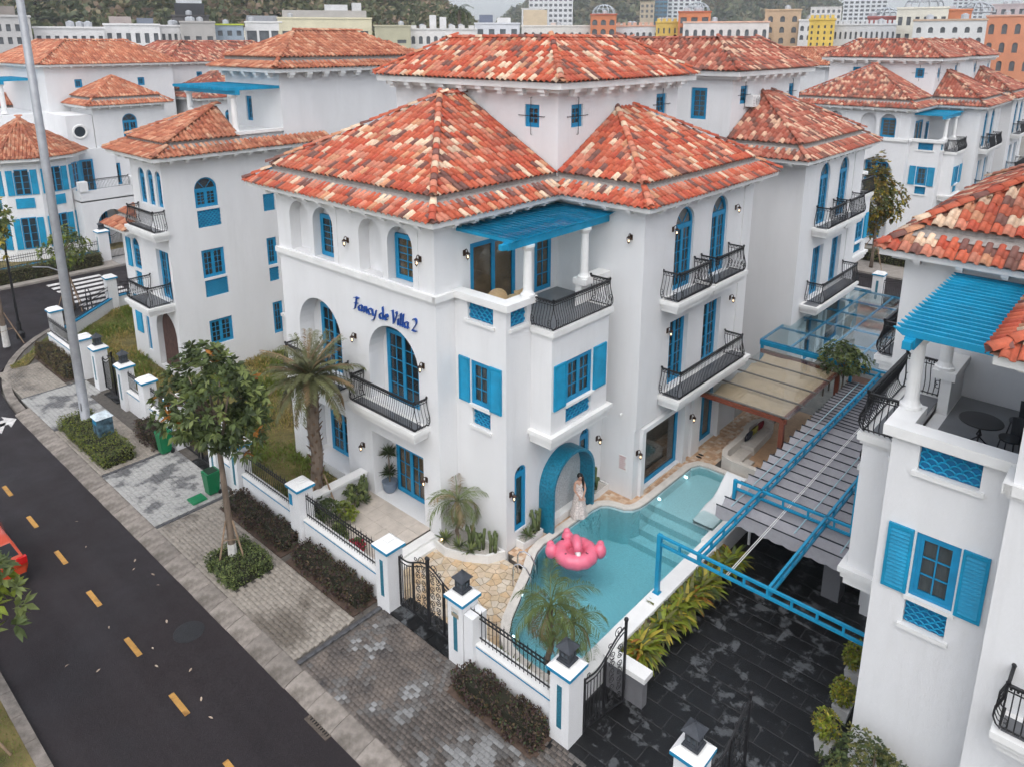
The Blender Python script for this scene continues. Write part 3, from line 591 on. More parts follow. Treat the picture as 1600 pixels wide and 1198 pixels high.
# roofs are laid tile by tile for each villa
class _X:
    pass
def roof_for(root, Mx, pal, n):
    # tiles are made in world space, then parented to the (possibly mirrored) root
    h = bpy.data.objects.new('tmp', None); xf = lambda p: Mx @ Vector(p)
    villa_roofs(root, pal, xf, n)
roof_for(main, Matrix(), 'main', 300); roof_for(right, mirx, 'main', 300); roof_for(back, miry, 'mix', 0); roof_for(far1, T50, 'mix', 0); roof_for(far3, T50 @ miry, 'mix', 0); roof_for(far2, Matrix.Translation((.6, 50.1, 0)) @ mirx, 'mix', 0)
for q in LANT: lantern(main, *q)
lettering(main, 'y-', 14.52, -20.35, 7.17, 'Fancy de Villa 2', .228)
MB().box(-16.19, 15.3, 10.565, -13.72, 20.36, 10.58).build('pergola_glass', glass('pergola glass', (.84, .95, .97), refl=.25, base=.0), main)
# ------------------------------------------------------------------ ground, street, pavement
def wetmat(name, dry, wet, scale, lo, hi, var=.15, rough=.8, jit=0):
    """stone with wet patches of their own shape (darker, glossier)"""
    m = M(name, dry, rough, var, 6, .4, 50, rnd=.12); n = m.node_tree.nodes; l = m.node_tree.links; b = n['Principled BSDF']
    g = n.new('ShaderNodeNewGeometry'); nz = n.new('ShaderNodeTexNoise'); nz.inputs['Scale'].default_value = scale; nz.inputs['Detail'].default_value = 8; nz.inputs['Roughness'].default_value = .66
    if jit:
        oi = n.new('ShaderNodeObjectInfo'); vm = n.new('ShaderNodeVectorMath'); vm.operation = 'MULTIPLY_ADD'; vm.inputs[1].default_value = (0, 0, jit); l.new(oi.outputs['Random'], vm.inputs[0]); l.new(g.outputs['Position'], vm.inputs[2]); l.new(vm.outputs[0], nz.inputs['Vector'])
    else: l.new(g.outputs['Position'], nz.inputs['Vector'])
    r = n.new('ShaderNodeMapRange'); r.inputs['From Min'].default_value = lo; r.inputs['From Max'].default_value = hi; l.new(nz.outputs['Fac'], r.inputs['Value'])
    src = b.inputs['Base Color'].links[0].from_socket; mx = n.new('ShaderNodeMix'); mx.data_type = 'RGBA'; l.new(r.outputs[0], mx.inputs[0]); l.new(src, mx.inputs[6])
    ml = n.new('ShaderNodeMix'); ml.data_type = 'RGBA'; ml.blend_type = 'MULTIPLY'; ml.inputs[0].default_value = 1; l.new(src, ml.inputs[6]); ml.inputs[7].default_value = (*wet, 1)
    l.new(ml.outputs[2], mx.inputs[7]); l.new(mx.outputs[2], b.inputs['Base Color'])
    r2 = n.new('ShaderNodeMapRange'); r2.inputs['To Min'].default_value = rough; r2.inputs['To Max'].default_value = .28; l.new(r.outputs[0], r2.inputs['Value']); l.new(r2.outputs[0], b.inputs['Roughness'])
    return m
asphalt = wetmat('asphalt', (.025, .0185, .0205), (.8, .8, .8), .22, .35, .75, .10, .9); _a = asphalt.node_tree.nodes
for _q in _a:
    if _q.type == 'TEX_NOISE' and abs(_q.inputs['Scale'].default_value-6) < .01: _q.inputs['Scale'].default_value = 22
    if _q.type == 'MIX' and _q.data_type == 'RGBA' and not _q.inputs[6].is_linked: _q.inputs[6].default_value = (.010, .007, .008, 1); _q.inputs[7].default_value = (.030, .0215, .0235, 1)
_g = _a.new('ShaderNodeNewGeometry'); _l = asphalt.node_tree.links; _mp = _a.new('ShaderNodeMapping'); _mp.inputs['Scale'].default_value = (.05, 1.1, 1); _l.new(_g.outputs['Position'], _mp.inputs['Vector']); _nz = _a.new('ShaderNodeTexNoise'); _nz.inputs['Scale'].default_value = 1.4; _nz.inputs['Detail'].default_value = 6; _l.new(_mp.outputs[0], _nz.inputs['Vector'])
_r = _a.new('ShaderNodeMapRange'); _r.inputs['From Min'].default_value = .42; _r.inputs['From Max'].default_value = .72; _r.inputs['To Max'].default_value = .55; _l.new(_nz.outputs['Fac'], _r.inputs['Value']); _mx = _a.new('ShaderNodeMix'); _mx.data_type = 'RGBA'; _mx.inputs[7].default_value = (.030, .023, .025, 1); _b = _a['Principled BSDF']; _l.new(_r.outputs[0], _mx.inputs[0]); _l.new(_b.inputs['Base Color'].links[0].from_socket, _mx.inputs[6]); _l.new(_mx.outputs[2], _b.inputs['Base Color'])
pv_a = wetmat('paver sand', (.275, .245, .21), (.5, .48, .46), .5, .5, .62, .25)
pv_b = wetmat('paver pale grey', (.34, .335, .32), (.38, .38, .4), .75, .5, .56)
pv_c = wetmat('paver wet dark', (.30, .295, .29), (.17, .155, .15), 1.0, .33, .36, jit=.12)
pv_d = wetmat('paver right', (.36, .36, .35), (.2, .19, .19), 1.0, .52, .545, jit=.1)
pv_l = M('paver edge dark', (.075, .075, .08), .6, .3, 8, .3)
slate = wetmat('slate slab', (.082, .087, .092), (.10, .097, .10), 2.0, .40, .455, .2, .5, jit=.4)
kerb_m = M('kerb stone', (.15, .13, .108), .9, .3, 2.2, .5, 40, rgb2=(.255, .225, .20), rnd=.15)
grassbase = M('grass soil', (.10, .10, .035), .95, .35, 1.2, .6, 15, rgb2=(.17, .13, .05))
grout = M('grout', (.10, .09, .08), .95, .3, 8)
gp = MB(); gp.box(-2500, -900, -.6, -13.38, 3500, -.35); gp.box(-9.32, -900, -.6, 1500, 3500, -.35); gp.box(-13.38, -900, -.6, -9.32, 12.35, -.35); gp.box(-13.38, 24.08, -.6, -9.32, 3500, -.35); struct(gp.build('ground', M('far ground', (.22, .21, .19), .95, .25, .05)))
rd = [(25, 3.1), (-90, 3.1), (-90, 7.95), (-61, 7.95), (-59, 9), (-57.8, 11), (-57.5, 14), (-57.5, 90), (-48.8, 90), (-48.8, 18), (-48.4, 14.2), (-47, 11.9), (-45, 10.1), (-42.7, 8.85), (-40, 8.15), (-37, 7.95), (25, 7.95)]
struct(MB().prism(rd, -.34, -.15).build('road', asphalt))
struct(MB().box(-60, 50.2, -.35, 15, 55.6, -.155).build('back_road', asphalt))
struct(MB().box(-60, 55.6, -.34, 15, 61.0, -.02).build('pavement', M('far paving', (.30, .27, .24), .9, .2, 2)))
# lane dashes, arrow, crossing: paint laid on the asphalt
def dash_me():
    return MB().box(-.46, -.07, 0, .46, .07, .004).mesh('lane_dash', wetmat('road paint yellow', (.50, .27, .07), (.6, .55, .5), 3, .5, .6))
dm = dash_me(); road = bpy.data.objects['road']
for i in range(14):
    o = link('lane_dash', dm, road); o.matrix_basis = Matrix.Translation((-36.1+i*2.79, 5.86, -.147))
white_p = M('road paint white', (.58, .56, .54), .8, .25, 5)
ar = MB()
def apoly(pts): ar.prism(pts, -.149, -.144)
apoly([(-39.2, 6.9), (-36.6, 6.9), (-36.6, 7.15), (-39.2, 7.15)]); apoly([(-36.9, 7.15), (-36.3, 7.15), (-36.3, 7.45), (-35.9, 7.45), (-36.6, 7.85), (-37.3, 7.45), (-36.9, 7.45)])
apoly([(-38.5, 7.15), (-38.0, 7.15), (-37.7, 7.5), (-38.1, 7.5)]); apoly([(-36.6, 6.6), (-35.6, 7.02), (-36.6, 7.45)])
ar.build('road_arrow', white_p, road)
for i in range(8):
    MB().box(-56.6+i*.98, 15.2, -.149, -56.1+i*.98, 18.6, -.143).build('crossing_stripe', white_p, road)
# manhole and gully
MB().lathe((-18.75, 7.15, -.15), [(.42, 0), (.42, .006), (.4, .008)], 24).build('manhole_cover', M('cast iron', (.02, .02, .022), .5, .3, 12, .5, 50), road)
gl_ = thing('drain_grate', 'rusty slotted storm drain grate set into the kerb gutter', 'drain', (-13.4, 8.05, -.15))
gm = MB(); gm.box(-13.85, 7.72, -.15, -12.95, 7.8, -.132); gm.box(-13.85, 8.3, -.15, -12.95, 8.38, -.132); gm.box(-13.85, 7.8, -.15, -13.79, 8.3, -.132); gm.box(-13.01, 7.8, -.15, -12.95, 8.3, -.132); gm.box(-13.42, 7.8, -.15, -13.38, 8.3, -.133)
gm.build('frame', M('rusty iron', (.10, .08, .065), .8, .4, 10), gl_)
for i in range(9):
    MB().box(-13.77+i*.085, 7.8, -.149, -13.735+i*.085, 8.3, -.136).build('slot_bar', MATS['rusty iron'], gl_)
MB().box(-13.8, 7.79, -.1495, -13.0, 8.31, -.1475).build('pit', M('drain pit', (.01, .01, .01), .9, .2), gl_)
# kerbs
side = [(-37, 8.5), (25, 8.5)]
pvb = MB().prism([(-43.4, 8.6), (-41, 8.55), (-37, 8.45), (25, 8.45), (25, 11.95), (-44.0, 11.95), (-46.2, 13), (-47.6, 15.5), (-48, 19), (-48, 40), (-46.5, 40), (-46.5, 18), (-45.6, 13.5)] if False else
     [(25, 8.45), (25, 11.95), (-44.2, 11.95), (-46.4, 13.6), (-47.3, 18), (-47.3, 45), (-48.6, 45), (-48.6, 18), (-48.2, 14.3), (-46.8, 12.1), (-44.9, 10.3), (-42.6, 9.1), (-40, 8.6), (-37, 8.45)], -.3, -.055)
pave = struct(pvb.build('pavement', grout))
ks = MB(); ks.add([(0, 7.88, -.16), (0, 7.9, -.12), (0, 8.16, -.03), (0, 8.46, .015), (0, 8.5, .005), (0, 8.5, -.2), (.985, 7.88, -.16), (.985, 7.9, -.12), (.985, 8.16, -.03), (.985, 8.46, .015), (.985, 8.5, .005), (.985, 8.5, -.2)],
       [(5,4,3,2,1,0), (6,7,8,9,10,11), (0,1,7,6), (1,2,8,7), (2,3,9,8), (3,4,10,9), (4,5,11,10)])
km = ks.mesh('kerb_stone', kerb_m)
for i in range(44): o = link('kerb_stone', km, pave); o.matrix_basis = Matrix.Translation((-37+i*1.0, random.uniform(-.008, .008), random.uniform(-.006, .006)))
cur = [(-37, 8.0), (-38, 8.03), (-39, 8.1), (-40, 8.25), (-41, 8.45), (-42, 8.75), (-42.9, 9.1), (-43.8, 9.55), (-44.7, 10.1), (-45.5, 10.7), (-46.3, 11.4), (-47, 12.2), (-47.6, 13.1), (-48.1, 14.1), (-48.45, 15.2), (-48.6, 16.3), (-48.7, 17.4), (-48.75, 18.5), (-48.78, 19.6), (-48.8, 20.7)]
for p, q in zip(cur, cur[1:]):
    d = Vector((q[0]-p[0], q[1]-p[1], 0)); L = d.length; d.normalize(); nrm = Vector((d.y, -d.x, 0))*1
    b = MB(); P = [Vector((p[0], p[1], 0)), Vector((q[0], q[1], 0))-d*.015]
    b.add([P[0]-nrm*0+Vector((0,0,-.2)), P[1]+Vector((0,0,-.2)), P[1]+nrm*.35+Vector((0,0,-.2)), P[0]+nrm*.35+Vector((0,0,-.2)), P[0]+Vector((0,0,-.02)), P[1]+Vector((0,0,-.02)), P[1]+nrm*.35+Vector((0,0,.01)), P[0]+nrm*.35+Vector((0,0,.01))], [(0,3,2,1),(4,5,6,7),(0,1,5,4),(1,2,6,5),(2,3,7,6),(3,0,4,7)])
    b.build('kerb_stone', kerb_m, pave)
for i in range(26):
    b = MB(); x = -30+i*1.0; b.add([(x, 3.15, -.16), (x, 3.12, .0), (x, 2.85, .02), (x, 2.85, -.3), (x+.985, 3.15, -.16), (x+.985, 3.12, .0), (x+.985, 2.85, .02), (x+.985, 2.85, -.3)], [(0,1,2,3),(7,6,5,4),(0,4,5,1),(1,5,6,2),(2,6,7,3)]); b.build('kerb_stone', kerb_m, pave)
# pavers
def pavers(parent, x0, x1, y0, y1, lx, ly, mat, z=0., bond=.5, skip=None, h=.05, name='paver', keep=None):
    """returns list of (matrix, mat, size)"""
    out = []; ny = int(round((y1-y0)/ly)); ly = (y1-y0)/ny; nx = int((x1-x0)/lx)+2
    for j in range(ny):
        for i in range(-1, nx):
            cx = x0+(i+.5+(bond if j % 2 else 0))*lx; cy = y0+(j+.5)*ly
            a, b = max(x0, cx-lx/2), min(x1, cx+lx/2)
            if b-a < lx*.3: continue
            if skip and skip((a+b)/2, cy): continue
            out.append(((a+b)/2, cy, b-a-.008, ly-.008, z+random.gauss(0, .0025), mat))
    return out
PAV = []
inhedge = lambda x, y: (-20.75 < x < -19.15 and 8.7 < y < 10.1) or (-33.9 < x < -29.1 and 8.7 < y < 10.0)
hy = lambda x, y: inhedge(x, y) or (y > 10.55 and (-23.4 < x < -15.55 or -11.75 < x < -8.85 or -36.3 < x < -28.9 and y > 10.75 or x < -38.4))
PAV += pavers(pave, -23.9, -15.5, 8.5, 11.3, .27, .135, pv_a, skip=hy)
PAV += pavers(pave, -28.6, -24.1, 8.5, 11.3, .2, .17, pv_b, skip=hy)
PAV += pavers(pave, -33.8, -28.8, 8.5, 11.3, .27, .135, pv_a, skip=hy)
PAV += pavers(pave, -38.2, -34.0, 8.5, 11.3, .2, .17, pv_b, skip=hy)
PAV += pavers(pave, -42.3, -38.3, 8.6, 11.3, .27, .135, pv_a, skip=hy)
from mathutils import noise as _ns
pv_damp = M('paver damp', (.12, .112, .105), .55, .3, 3, .4, 50, rnd=.2); pv_dry = M('paver dry', (.235, .235, .232), .85, .2, 8, .4, 50, rnd=.15); pv_wet = M('paver soaked', (.058, .054, .054), .38, .35, 1.3, .4, 50, rnd=.3, rgb2=(.12, .10, .085))
def wetlay(items, thr, sx):
    out = []
    for it in items:
        v = .8*_ns.noise(Vector((it[0]*.75, it[1]*1.1, 3.3)))+.6*_ns.noise(Vector((it[0]*2.3, it[1]*2.3, 1.7)))+.45*_ns.noise(Vector((it[0]*7, it[1]*7, .4)))
        out.append((*it[:5], pv_dry if v > thr(it[0], it[1])+.06 else (pv_damp if v > thr(it[0], it[1])-.22 else pv_wet)))
    return out
PAV += wetlay(pavers(pave, -15.2, -4, 8.5, 11.3, .165, .125, pv_c, skip=hy), lambda x, y: .40 if x < -11.2 else (.40-.45*min(1, (x+11.2)/1.2)), 1)
for xe in (-15.35, -24.0, -28.7, -33.9, -38.25): PAV += [(xe, 8.5+.14+i*.28, .13, .27, 0, pv_l) for i in range(10) if not hy(xe, 8.64+i*.28)]
BV = np.array([(-.5,-.5,-1),(.5,-.5,-1),(.5,.5,-1),(-.5,.5,-1),(-.5,-.5,-.1),(.5,-.5,-.1),(.5,.5,-.1),(-.5,.5,-.1),(-.47,-.45,0),(.47,-.45,0),(.47,.45,0),(-.47,.45,0)])
BQ = np.array([(0,1,5,4),(1,2,6,5),(2,3,7,6),(3,0,4,7),(4,5,9,8),(5,6,10,9),(6,7,11,10),(7,4,8,11),(8,9,10,11)])
def lay(parent, items, n_single, h, name, stuffname):
    mats = []
    for it in items:
        if it[5] not in mats: mats.append(it[5])
    key = lambda it: (Vector((it[0], it[1], it[4]))-CAM).length+(0 if in_view((it[0], it[1], it[4])) else 1e4)
    items = sorted(items, key=key); mm = {}
    for it in items[:n_single]:
        if it[5] not in mm: mm[it[5]] = np_mesh(name, BV, BQ, it[5])
        o = link(name, mm[it[5]], parent)
        o.matrix_basis = Matrix.Translation((it[0], it[1], it[4])) @ Matrix.Rotation(random.gauss(0, .006), 4, 'Z') @ Matrix.Diagonal((it[2], it[3], h, 1))
    rest = items[n_single:]
    if rest:
        T = np.array([[[it[2], 0, 0, it[0]], [0, it[3], 0, it[1]], [0, 0, h, it[4]]] for it in rest])
        V, Q, mi = inst(BV, BQ, T, np.array([mats.index(it[5]) for it in rest])); link(stuffname, np_mesh(stuffname, V, Q, mats, mi), parent, kind='stuff')
lay(pave, PAV, 300, .05, 'paver', 'pavers')
# dark stone thresholds before the gates
for i, (x0, x1) in enumerate(((-15.0, -12.3), (-27.2, -25.3), (-36.0, -34.5))):
    n = 5 if i == 0 else 3
    for a in range(n):
        for b in range(2):
            w = (x1-x0)/n; MB().box(x0+a*w+.006, 11.31+b*.42, -.03, x0+(a+1)*w-.006, 11.31+(b+1)*.42-.008, .008+random.uniform(0, .006)).build('threshold_slab', slate, pave)
# driveway between the villas: dark slabs
drv = struct(MB().box(-8.94, 11.0, -.25, -3.4, 33, -.02).build('driveway', M('driveway joint', (.05, .05, .053), .8, .6, 2))); D_ = []
y = 11.02; j = 0
while y < 24:
    x = -8.9-(j % 2)*.45
    while x < -3.45:
        a, b = max(-8.9, x), min(-3.45, x+.9)
        if b-a > .15: D_.append(((a+b)/2, y+.28, b-a-.022, .538, random.gauss(0, .003), slate))
        x += .9
    y += .56; j += 1
lay(drv, D_, 400, .05, 'stone_slab', 'stone_slabs')
# fallen leaves on the road and pavement
ORDL = 'first second third fourth fifth sixth seventh eighth ninth tenth eleventh twelfth thirteenth fourteenth fifteenth'.split(); lf = M('fallen leaf', (.42, .33, .25), .8, .35, 10)
for i, (x, y) in enumerate(sorted([(-21.9, 7.5), (-22.6, 7.2), (-21.3, 7.4), (-20.6, 5.7), (-19.6, 6.9), (-18.9, 6.2), (-18.2, 6.0), (-17.4, 6.55), (-16.3, 6.3), (-20.0, 4.4), (-19.2, 4.9), (-23.0, 7.4), (-15.6, 6.2), (-24.9, 6.6), (-26.6, 6.9)])):
    t = random.uniform(0, 6.3); l_ = random.uniform(.05, .085); c, s_ = math.cos(t), math.sin(t); q = [(-1, 0, .0), (-.3, .35, .02), (.4, .32, .03), (1, 0, .015), (.4, -.32, .02), (-.3, -.35, .01)]
    tag(MB().add([(x+(a*c-b*s_)*l_, y+(a*s_+b*c)*l_, -.145+d*.6) for a, b, d in q], [(0,1,2,3,4,5)]).build('fallen_leaf', lf), '%s dry leaf on the asphalt, counted from the lamp mast towards the drain' % ORDL[i], 'leaf', 'dry leaves scattered on the road')
# ------------------------------------------------------------------ pillars, fences, gates
bluetrim = M('blue trim', (.01, .24, .45), .5, .12, 3)
mosaic = M('pillar mosaic', (.03, .17, .24), .35, .45, 30, .3, 60)
lstone = M('lantern slate', (.045, .05, .06), .55, .25, 8)
def pillar(x, y, label, h=2.1, w=.56, inset=True, cap=.70, grp='white gate pillars along the street'):
    t = thing('gate_pillar', label, 'pillar', (x, y, 0), grp); k = w/2; c = cap/2
    MB().taper(x-k, y-k, x+k, y+k, -.1, h-.13, .0, 0).build('shaft', stucco, t)
    MB().box(x-c, y-c, h-.13, x+c, y+c, h-.04).build('trim_band', bluetrim, t)
    MB().taper(x-c, y-c, x+c, y+c, h-.04, h+.07, .0, -.13).box(x-.12, y-.12, h+.07, x+.12, y+.12, h+.10).build('cap', trim, t)
    if inset: MB().box(x-.07, y-k-.008, .45, x+.07, y-k+.01, h-.45).build('mosaic_inset', mosaic, t)
    return t
def plantern(x, y, z, label):
    t = thing('pillar_lantern', label, 'lantern', (x, y, z), 'dark lanterns on the pillars')
    MB().taper(x-.17, y-.17, x+.17, y+.17, z, z+.05, .02, 0).taper(x-.14, y-.14, x+.14, y+.14, z+.05, z+.1, 0, -.01).build('base', lstone, t)
    b = MB()
    for sx in (-1, 1):
        for sy in (-1, 1): b.box(x+sx*.14-.02*(sx > 0)*2+(.0), y+sy*.14-.04*(sy > 0), z+.1, x+sx*.14+.04*(sx < 0), y+sy*.14+.04*(sy < 0), z+.36)
    for a in (0, 1):
        for s in (-1, 1):
            p = (x+s*.125, y, 0) if a else (x, y+s*.125, 0)
            b.box(p[0]-(.006 if a else .015), p[1]-(.015 if a else .006), z+.1, p[0]+(.006 if a else .015), p[1]+(.015 if a else .006), z+.36); b.box(p[0]-(.006 if a else .11), p[1]-(.11 if a else .006), z+.22, p[0]+(.006 if a else .11), p[1]+(.11 if a else .006), z+.25)
    b.build('cage', lstone, t); MB().box(x-.11, y-.11, z+.1, x+.11, y+.11, z+.355).build('glass', M('lantern glass', (.10, .12, .14), .15, .3, 6), t)
    MB().taper(x-.05, y-.05, x+.05, y+.05, z+.36, z+.50, .16, 0).taper(x-.04, y-.04, x+.04, y+.04, z+.5, z+.54, .02, -.01).lathe((x, y, z+.54), [(.015, 0), (.02, .03), (.0, .08)], 6).build('roof', lstone, t)
def fence(x0, x1, y, label, z=.9, h=.98, wall_=True):
    t = thing('street_fence', label, 'fence', ((x0+x1)/2, y, 0), 'low walls with spiked iron fences')
    if wall_:
        MB().box(x0, y-.13, -.1, x1, y+.13, z-.06).build('low_wall', stucco, t); MB().box(x0, y-.15, z-.06, x1, y+.15, z-.0).build('trim_band', bluetrim, t); MB().box(x0, y-.16, z, x1, y+.16, z+.05).build('coping', trim, t)
    b = MB(); zb = z+.05; n = int((x1-x0)/.125)
    for zz in (.1, .68, .8): b.bar((x0, y, zb+zz), (x1, y, zb+zz), .022, .035)
    b.build('rail', iron, t); b = MB()
    for i in range(n+1):
        x = x0+(x1-x0)*(i+.0)/n; hh = h if i % 2 else h*.9
        b.tube([(x, y, zb-.02), (x, y, zb+hh-.12), (x, y, zb+hh)], [.010, .010, .001], 5); b.blob((x, y, zb+hh-.12), .02, 5, 4)
    b.build('picket', iron, t); b = MB()
    for i in range(n):
        x = x0+(x1-x0)*(i+.5)/n; b.tube([(x+.045*math.cos(R(a)), y, zb+.74+.05*math.sin(R(a))) for a in range(0, 360, 45)], .007, 4, closed=True)
    b.build('ring_ornament', iron, t)
    return t
def scroll_(b, c, ax, r, a0, turns=1.6, flip=1, w=.012, n=22):
    """spiral in the plane spanned by ax and z"""
    pts = []
    for i in range(n+1):
        t = i/n; rr = r*(1-.82*t); a = a0+flip*2*math.pi*turns*t; u = rr*math.cos(a); v = rr*math.sin(a)
        pts.append((c[0]+ax[0]*u, c[1]+ax[1]*u, c[2]+v))
    b.tube(pts, w, 4)
def gate_leaf(t, x, y, ax, W, h0, h1, scrolls=True, z=.06):
    """iron leaf from (x,y) along ax; h0 at the hinge, h1 at the lock stile, swept top"""
    P = lambda s, zz: (x+ax[0]*s, y+ax[1]*s, z+zz)
    top = lambda s: h0+(h1-h0)*(0 if s < .2*W else ((s/W-.2)/.8)**2*(3-2*((s/W-.2)/.8)))
    f = MB(); f.bar(P(0, 0), P(0, h0+.02), .05); f.bar(P(W, 0), P(W, h1+.15), .055); f.bar(P(0, .05), P(W, .05), .03, .05); f.bar(P(W*.5, .05), P(W*.5, top(W*.5)), .05) if scrolls else None
    f.tube([P(W*i/14, top(W*i/14)) for i in range(15)], .024, 6); f.tube([P(W*i/14, top(W*i/14)-.13) for i in range(15)], .016, 6); f.blob(P(W, h1+.2), .06, 8, 6)
    f.build('gate_frame', iron, t); f = MB(); n = int(W/.1)
    for i in range(1, n):
        s = W*i/n
        if scrolls and s > W*.52: continue
        f.bar(P(s, .05), P(s, top(s)-.13), .016)
    f.build('gate_bar', iron, t)
    def scroll(_, *a, **k): q = MB(); scroll_(q, *a, **k); q.build('scroll', iron, t)
    if scrolls:
        for i in range(7):
            zz = .25+i*.235
            if zz+.2 > top(W*.75): break
            scroll(f, P(W*.68, zz), ax, .115, R(60 if i % 2 else -60), flip=1 if i % 2 else -1); scroll(f, P(W*.86, zz+.1), ax, .105, R(120 if i % 2 else 240), flip=-1 if i % 2 else 1)
        for i in range(3): scroll(f, P(W*(.1+.16*i), .2), ax, .1, R(90), flip=1 if i % 2 else -1)
    scroll(f, P(W*.82, h1+.0), ax, .15, R(-80), 1.4, -1); scroll(f, P(W*.6, top(W*.6)+.1), ax, .09, R(-90), 1.3, 1); scroll(f, P(W*.1, h0+.07), ax, .07, R(-90), 1.2, -1)
YF = 11.58
pillar(-15.22, YF, 'white pillar with blue mosaic strip left of the scrolled double gate'); pillar(-12.17, YF, 'white lantern pillar right of the scrolled double gate'); pillar(-8.70, YF, 'white lantern pillar beside the open driveway gate'); pillar(-5.45, YF, 'white lantern pillar cut by the bottom edge of the picture')
pillar(-19.75, YF, 'white pillar with a small blue plaque in front of the tall palm', inset=False); pillar(-23.7, YF, 'white pillar half hidden behind the round street tree crown')
pillar(-28.75, YF, 'white pillar standing behind the street tree, left of the bin'); pillar(-31.45, YF, 'low white pillar right of the left lantern gate', inset=False); pillar(-33.75, YF, 'white lantern pillar right of the left villa gate'); pillar(-36.75, YF, 'white lantern pillar left of the left villa gate'); pillar(-38.6, YF, 'white pillar next to the clipped brown hedge by the lamp post')
pillar(-44.0, 12.0, 'white corner pillar where the street bends', inset=False); pillar(-47.9, 16.3, 'white pillar on the side street near the zebra crossing', inset=False)
for x, l in ((-12.17, 'dark stone lantern on the pillar right of the scrolled gate'), (-8.70, 'dark stone lantern on the pillar beside the palm by the pool'), (-5.45, 'dark stone lantern at the bottom edge of the picture'), (-33.75, 'dark lantern on the pillar right of the left villa gate'), (-36.75, 'dark lantern on the pillar left of the left villa gate')): plantern(x, YF, 2.2, l)
MB().box(-12.4, 11.29, 1.0, -11.94, 11.3, 1.45) if False else None
for i, z in enumerate((1.78, 1.62)):
    MB().box(-12.30, 11.29, z-.12 if i else z-.13, -12.04, 11.298, z).build('house_number_plate', M('plate white' if i == 0 else 'plate tan', (.6, .58, .55) if i == 0 else (.33, .28, .2), .5, .1), bpy.data.objects['gate_pillar.001'])
MB().box(-20.0, 11.29, 1.35, -19.82, 11.298, 1.75).build('plaque', bluetrim, bpy.data.objects['gate_pillar.004'])
fence(-19.45, -15.5, YF, 'low white wall and black spiked fence left of the scrolled gate'); fence(-11.87, -9.0, YF, 'low white wall and black spiked fence in front of the small palms'); fence(-23.4, -20.05, YF, 'low white wall and black spiked fence beside the grassy plot'); fence(-31.15, -29.05, YF, 'low white wall with fence partly hidden by the street tree'); fence(-33.45, -31.75, YF, 'short fence between lantern pillar and low pillar at the left villa')
fence(-43.7, -38.9, YF, 'fence above the clipped brown hedge at the left corner')
MB().box(-11.87, 11.32, -.1, -11.55, 11.84, 1.75).build('buttress', stucco, bpy.data.objects['gate_pillar.001'])
g = thing('iron_gate', 'closed black iron double gate with scrollwork in front of the patio', 'gate', (-13.7, 11.75, 0)); gate_leaf(g, -14.92, 11.72, (1, 0), 1.2, 1.62, 1.98); gate_leaf(g, -12.47, 11.72, (-1, 0), 1.2, 1.62, 1.98)
g = thing('iron_gate', 'black iron gate leaf standing open beside the pool wall', 'gate', (-8.4, 12.3, 0)); gate_leaf(g, -8.42, 11.9, (.17, .985), 1.35, 1.5, 2.25)
g = thing('iron_gate', 'black iron gate leaf standing open at the bottom edge', 'gate', (-5.1, 12.3, 0)); gate_leaf(g, -5.15, 11.9, (.1, .99), 1.35, 1.5, 2.25)
g = thing('iron_gate', 'black iron gate between the two lantern pillars of the left villa', 'gate', (-35.2, 11.6, 0)); gate_leaf(g, -36.45, 11.6, (1, 0), 1.2, 1.5, 1.9, False); gate_leaf(g, -34.05, 11.6, (-1, 0), 1.2, 1.5, 1.9, False)
g = thing('iron_gate', 'black iron gate behind the green bin and the street tree', 'gate', (-26.2, 11.6, 0)); gate_leaf(g, -28.4, 11.6, (1, 0), 1.25, 1.5, 1.8, False); gate_leaf(g, -25.6, 11.6, (-1, 0), 1.25, 1.5, 1.8, False)
pillar(-25.35, YF, 'white pillar behind the trunk of the street tree')
fence(-25.1, -23.95, YF, 'short fence piece between two pillars behind the street tree trunk')
# side-street fence of the left villa
t = thing('street_fence', 'fence with white base running back along the side street', 'fence', (-46, 14.2, 0), 'low walls with spiked iron fences')
def skew_fence(t, P, Q, z=.7):
    P, Q = Vector((*P, 0)), Vector((*Q, 0)); MB().bar(P+Vector((0, 0, z/2)), Q+Vector((0, 0, z/2)), .25, z).build('low_wall', stucco, t); MB().bar(P+Vector((0, 0, z+.03)), Q+Vector((0, 0, z+.03)), .3, .07).build('coping', bluetrim, t)
    b = MB(); n = int((Q-P).length/.14)
    for i in range(n+1):
        p = P+(Q-P)*i/n; b.tube([(p.x, p.y, z), (p.x, p.y, z+.85), (p.x, p.y, z+.95)], [.012, .012, .002], 4)
    for zz in (.12, .6, .78): b.bar((P.x, P.y, z+zz), (Q.x, Q.y, z+zz), .025, .035)
    b.build('picket', iron, t)
skew_fence(t, (-44.3, 12.2), (-47.7, 16.1))
t = thing('street_fence', 'fence with white base next to the zebra crossing', 'fence', (-49, 18.5, 0), 'low walls with spiked iron fences'); skew_fence(t, (-48.0, 16.6), (-48.2, 30))
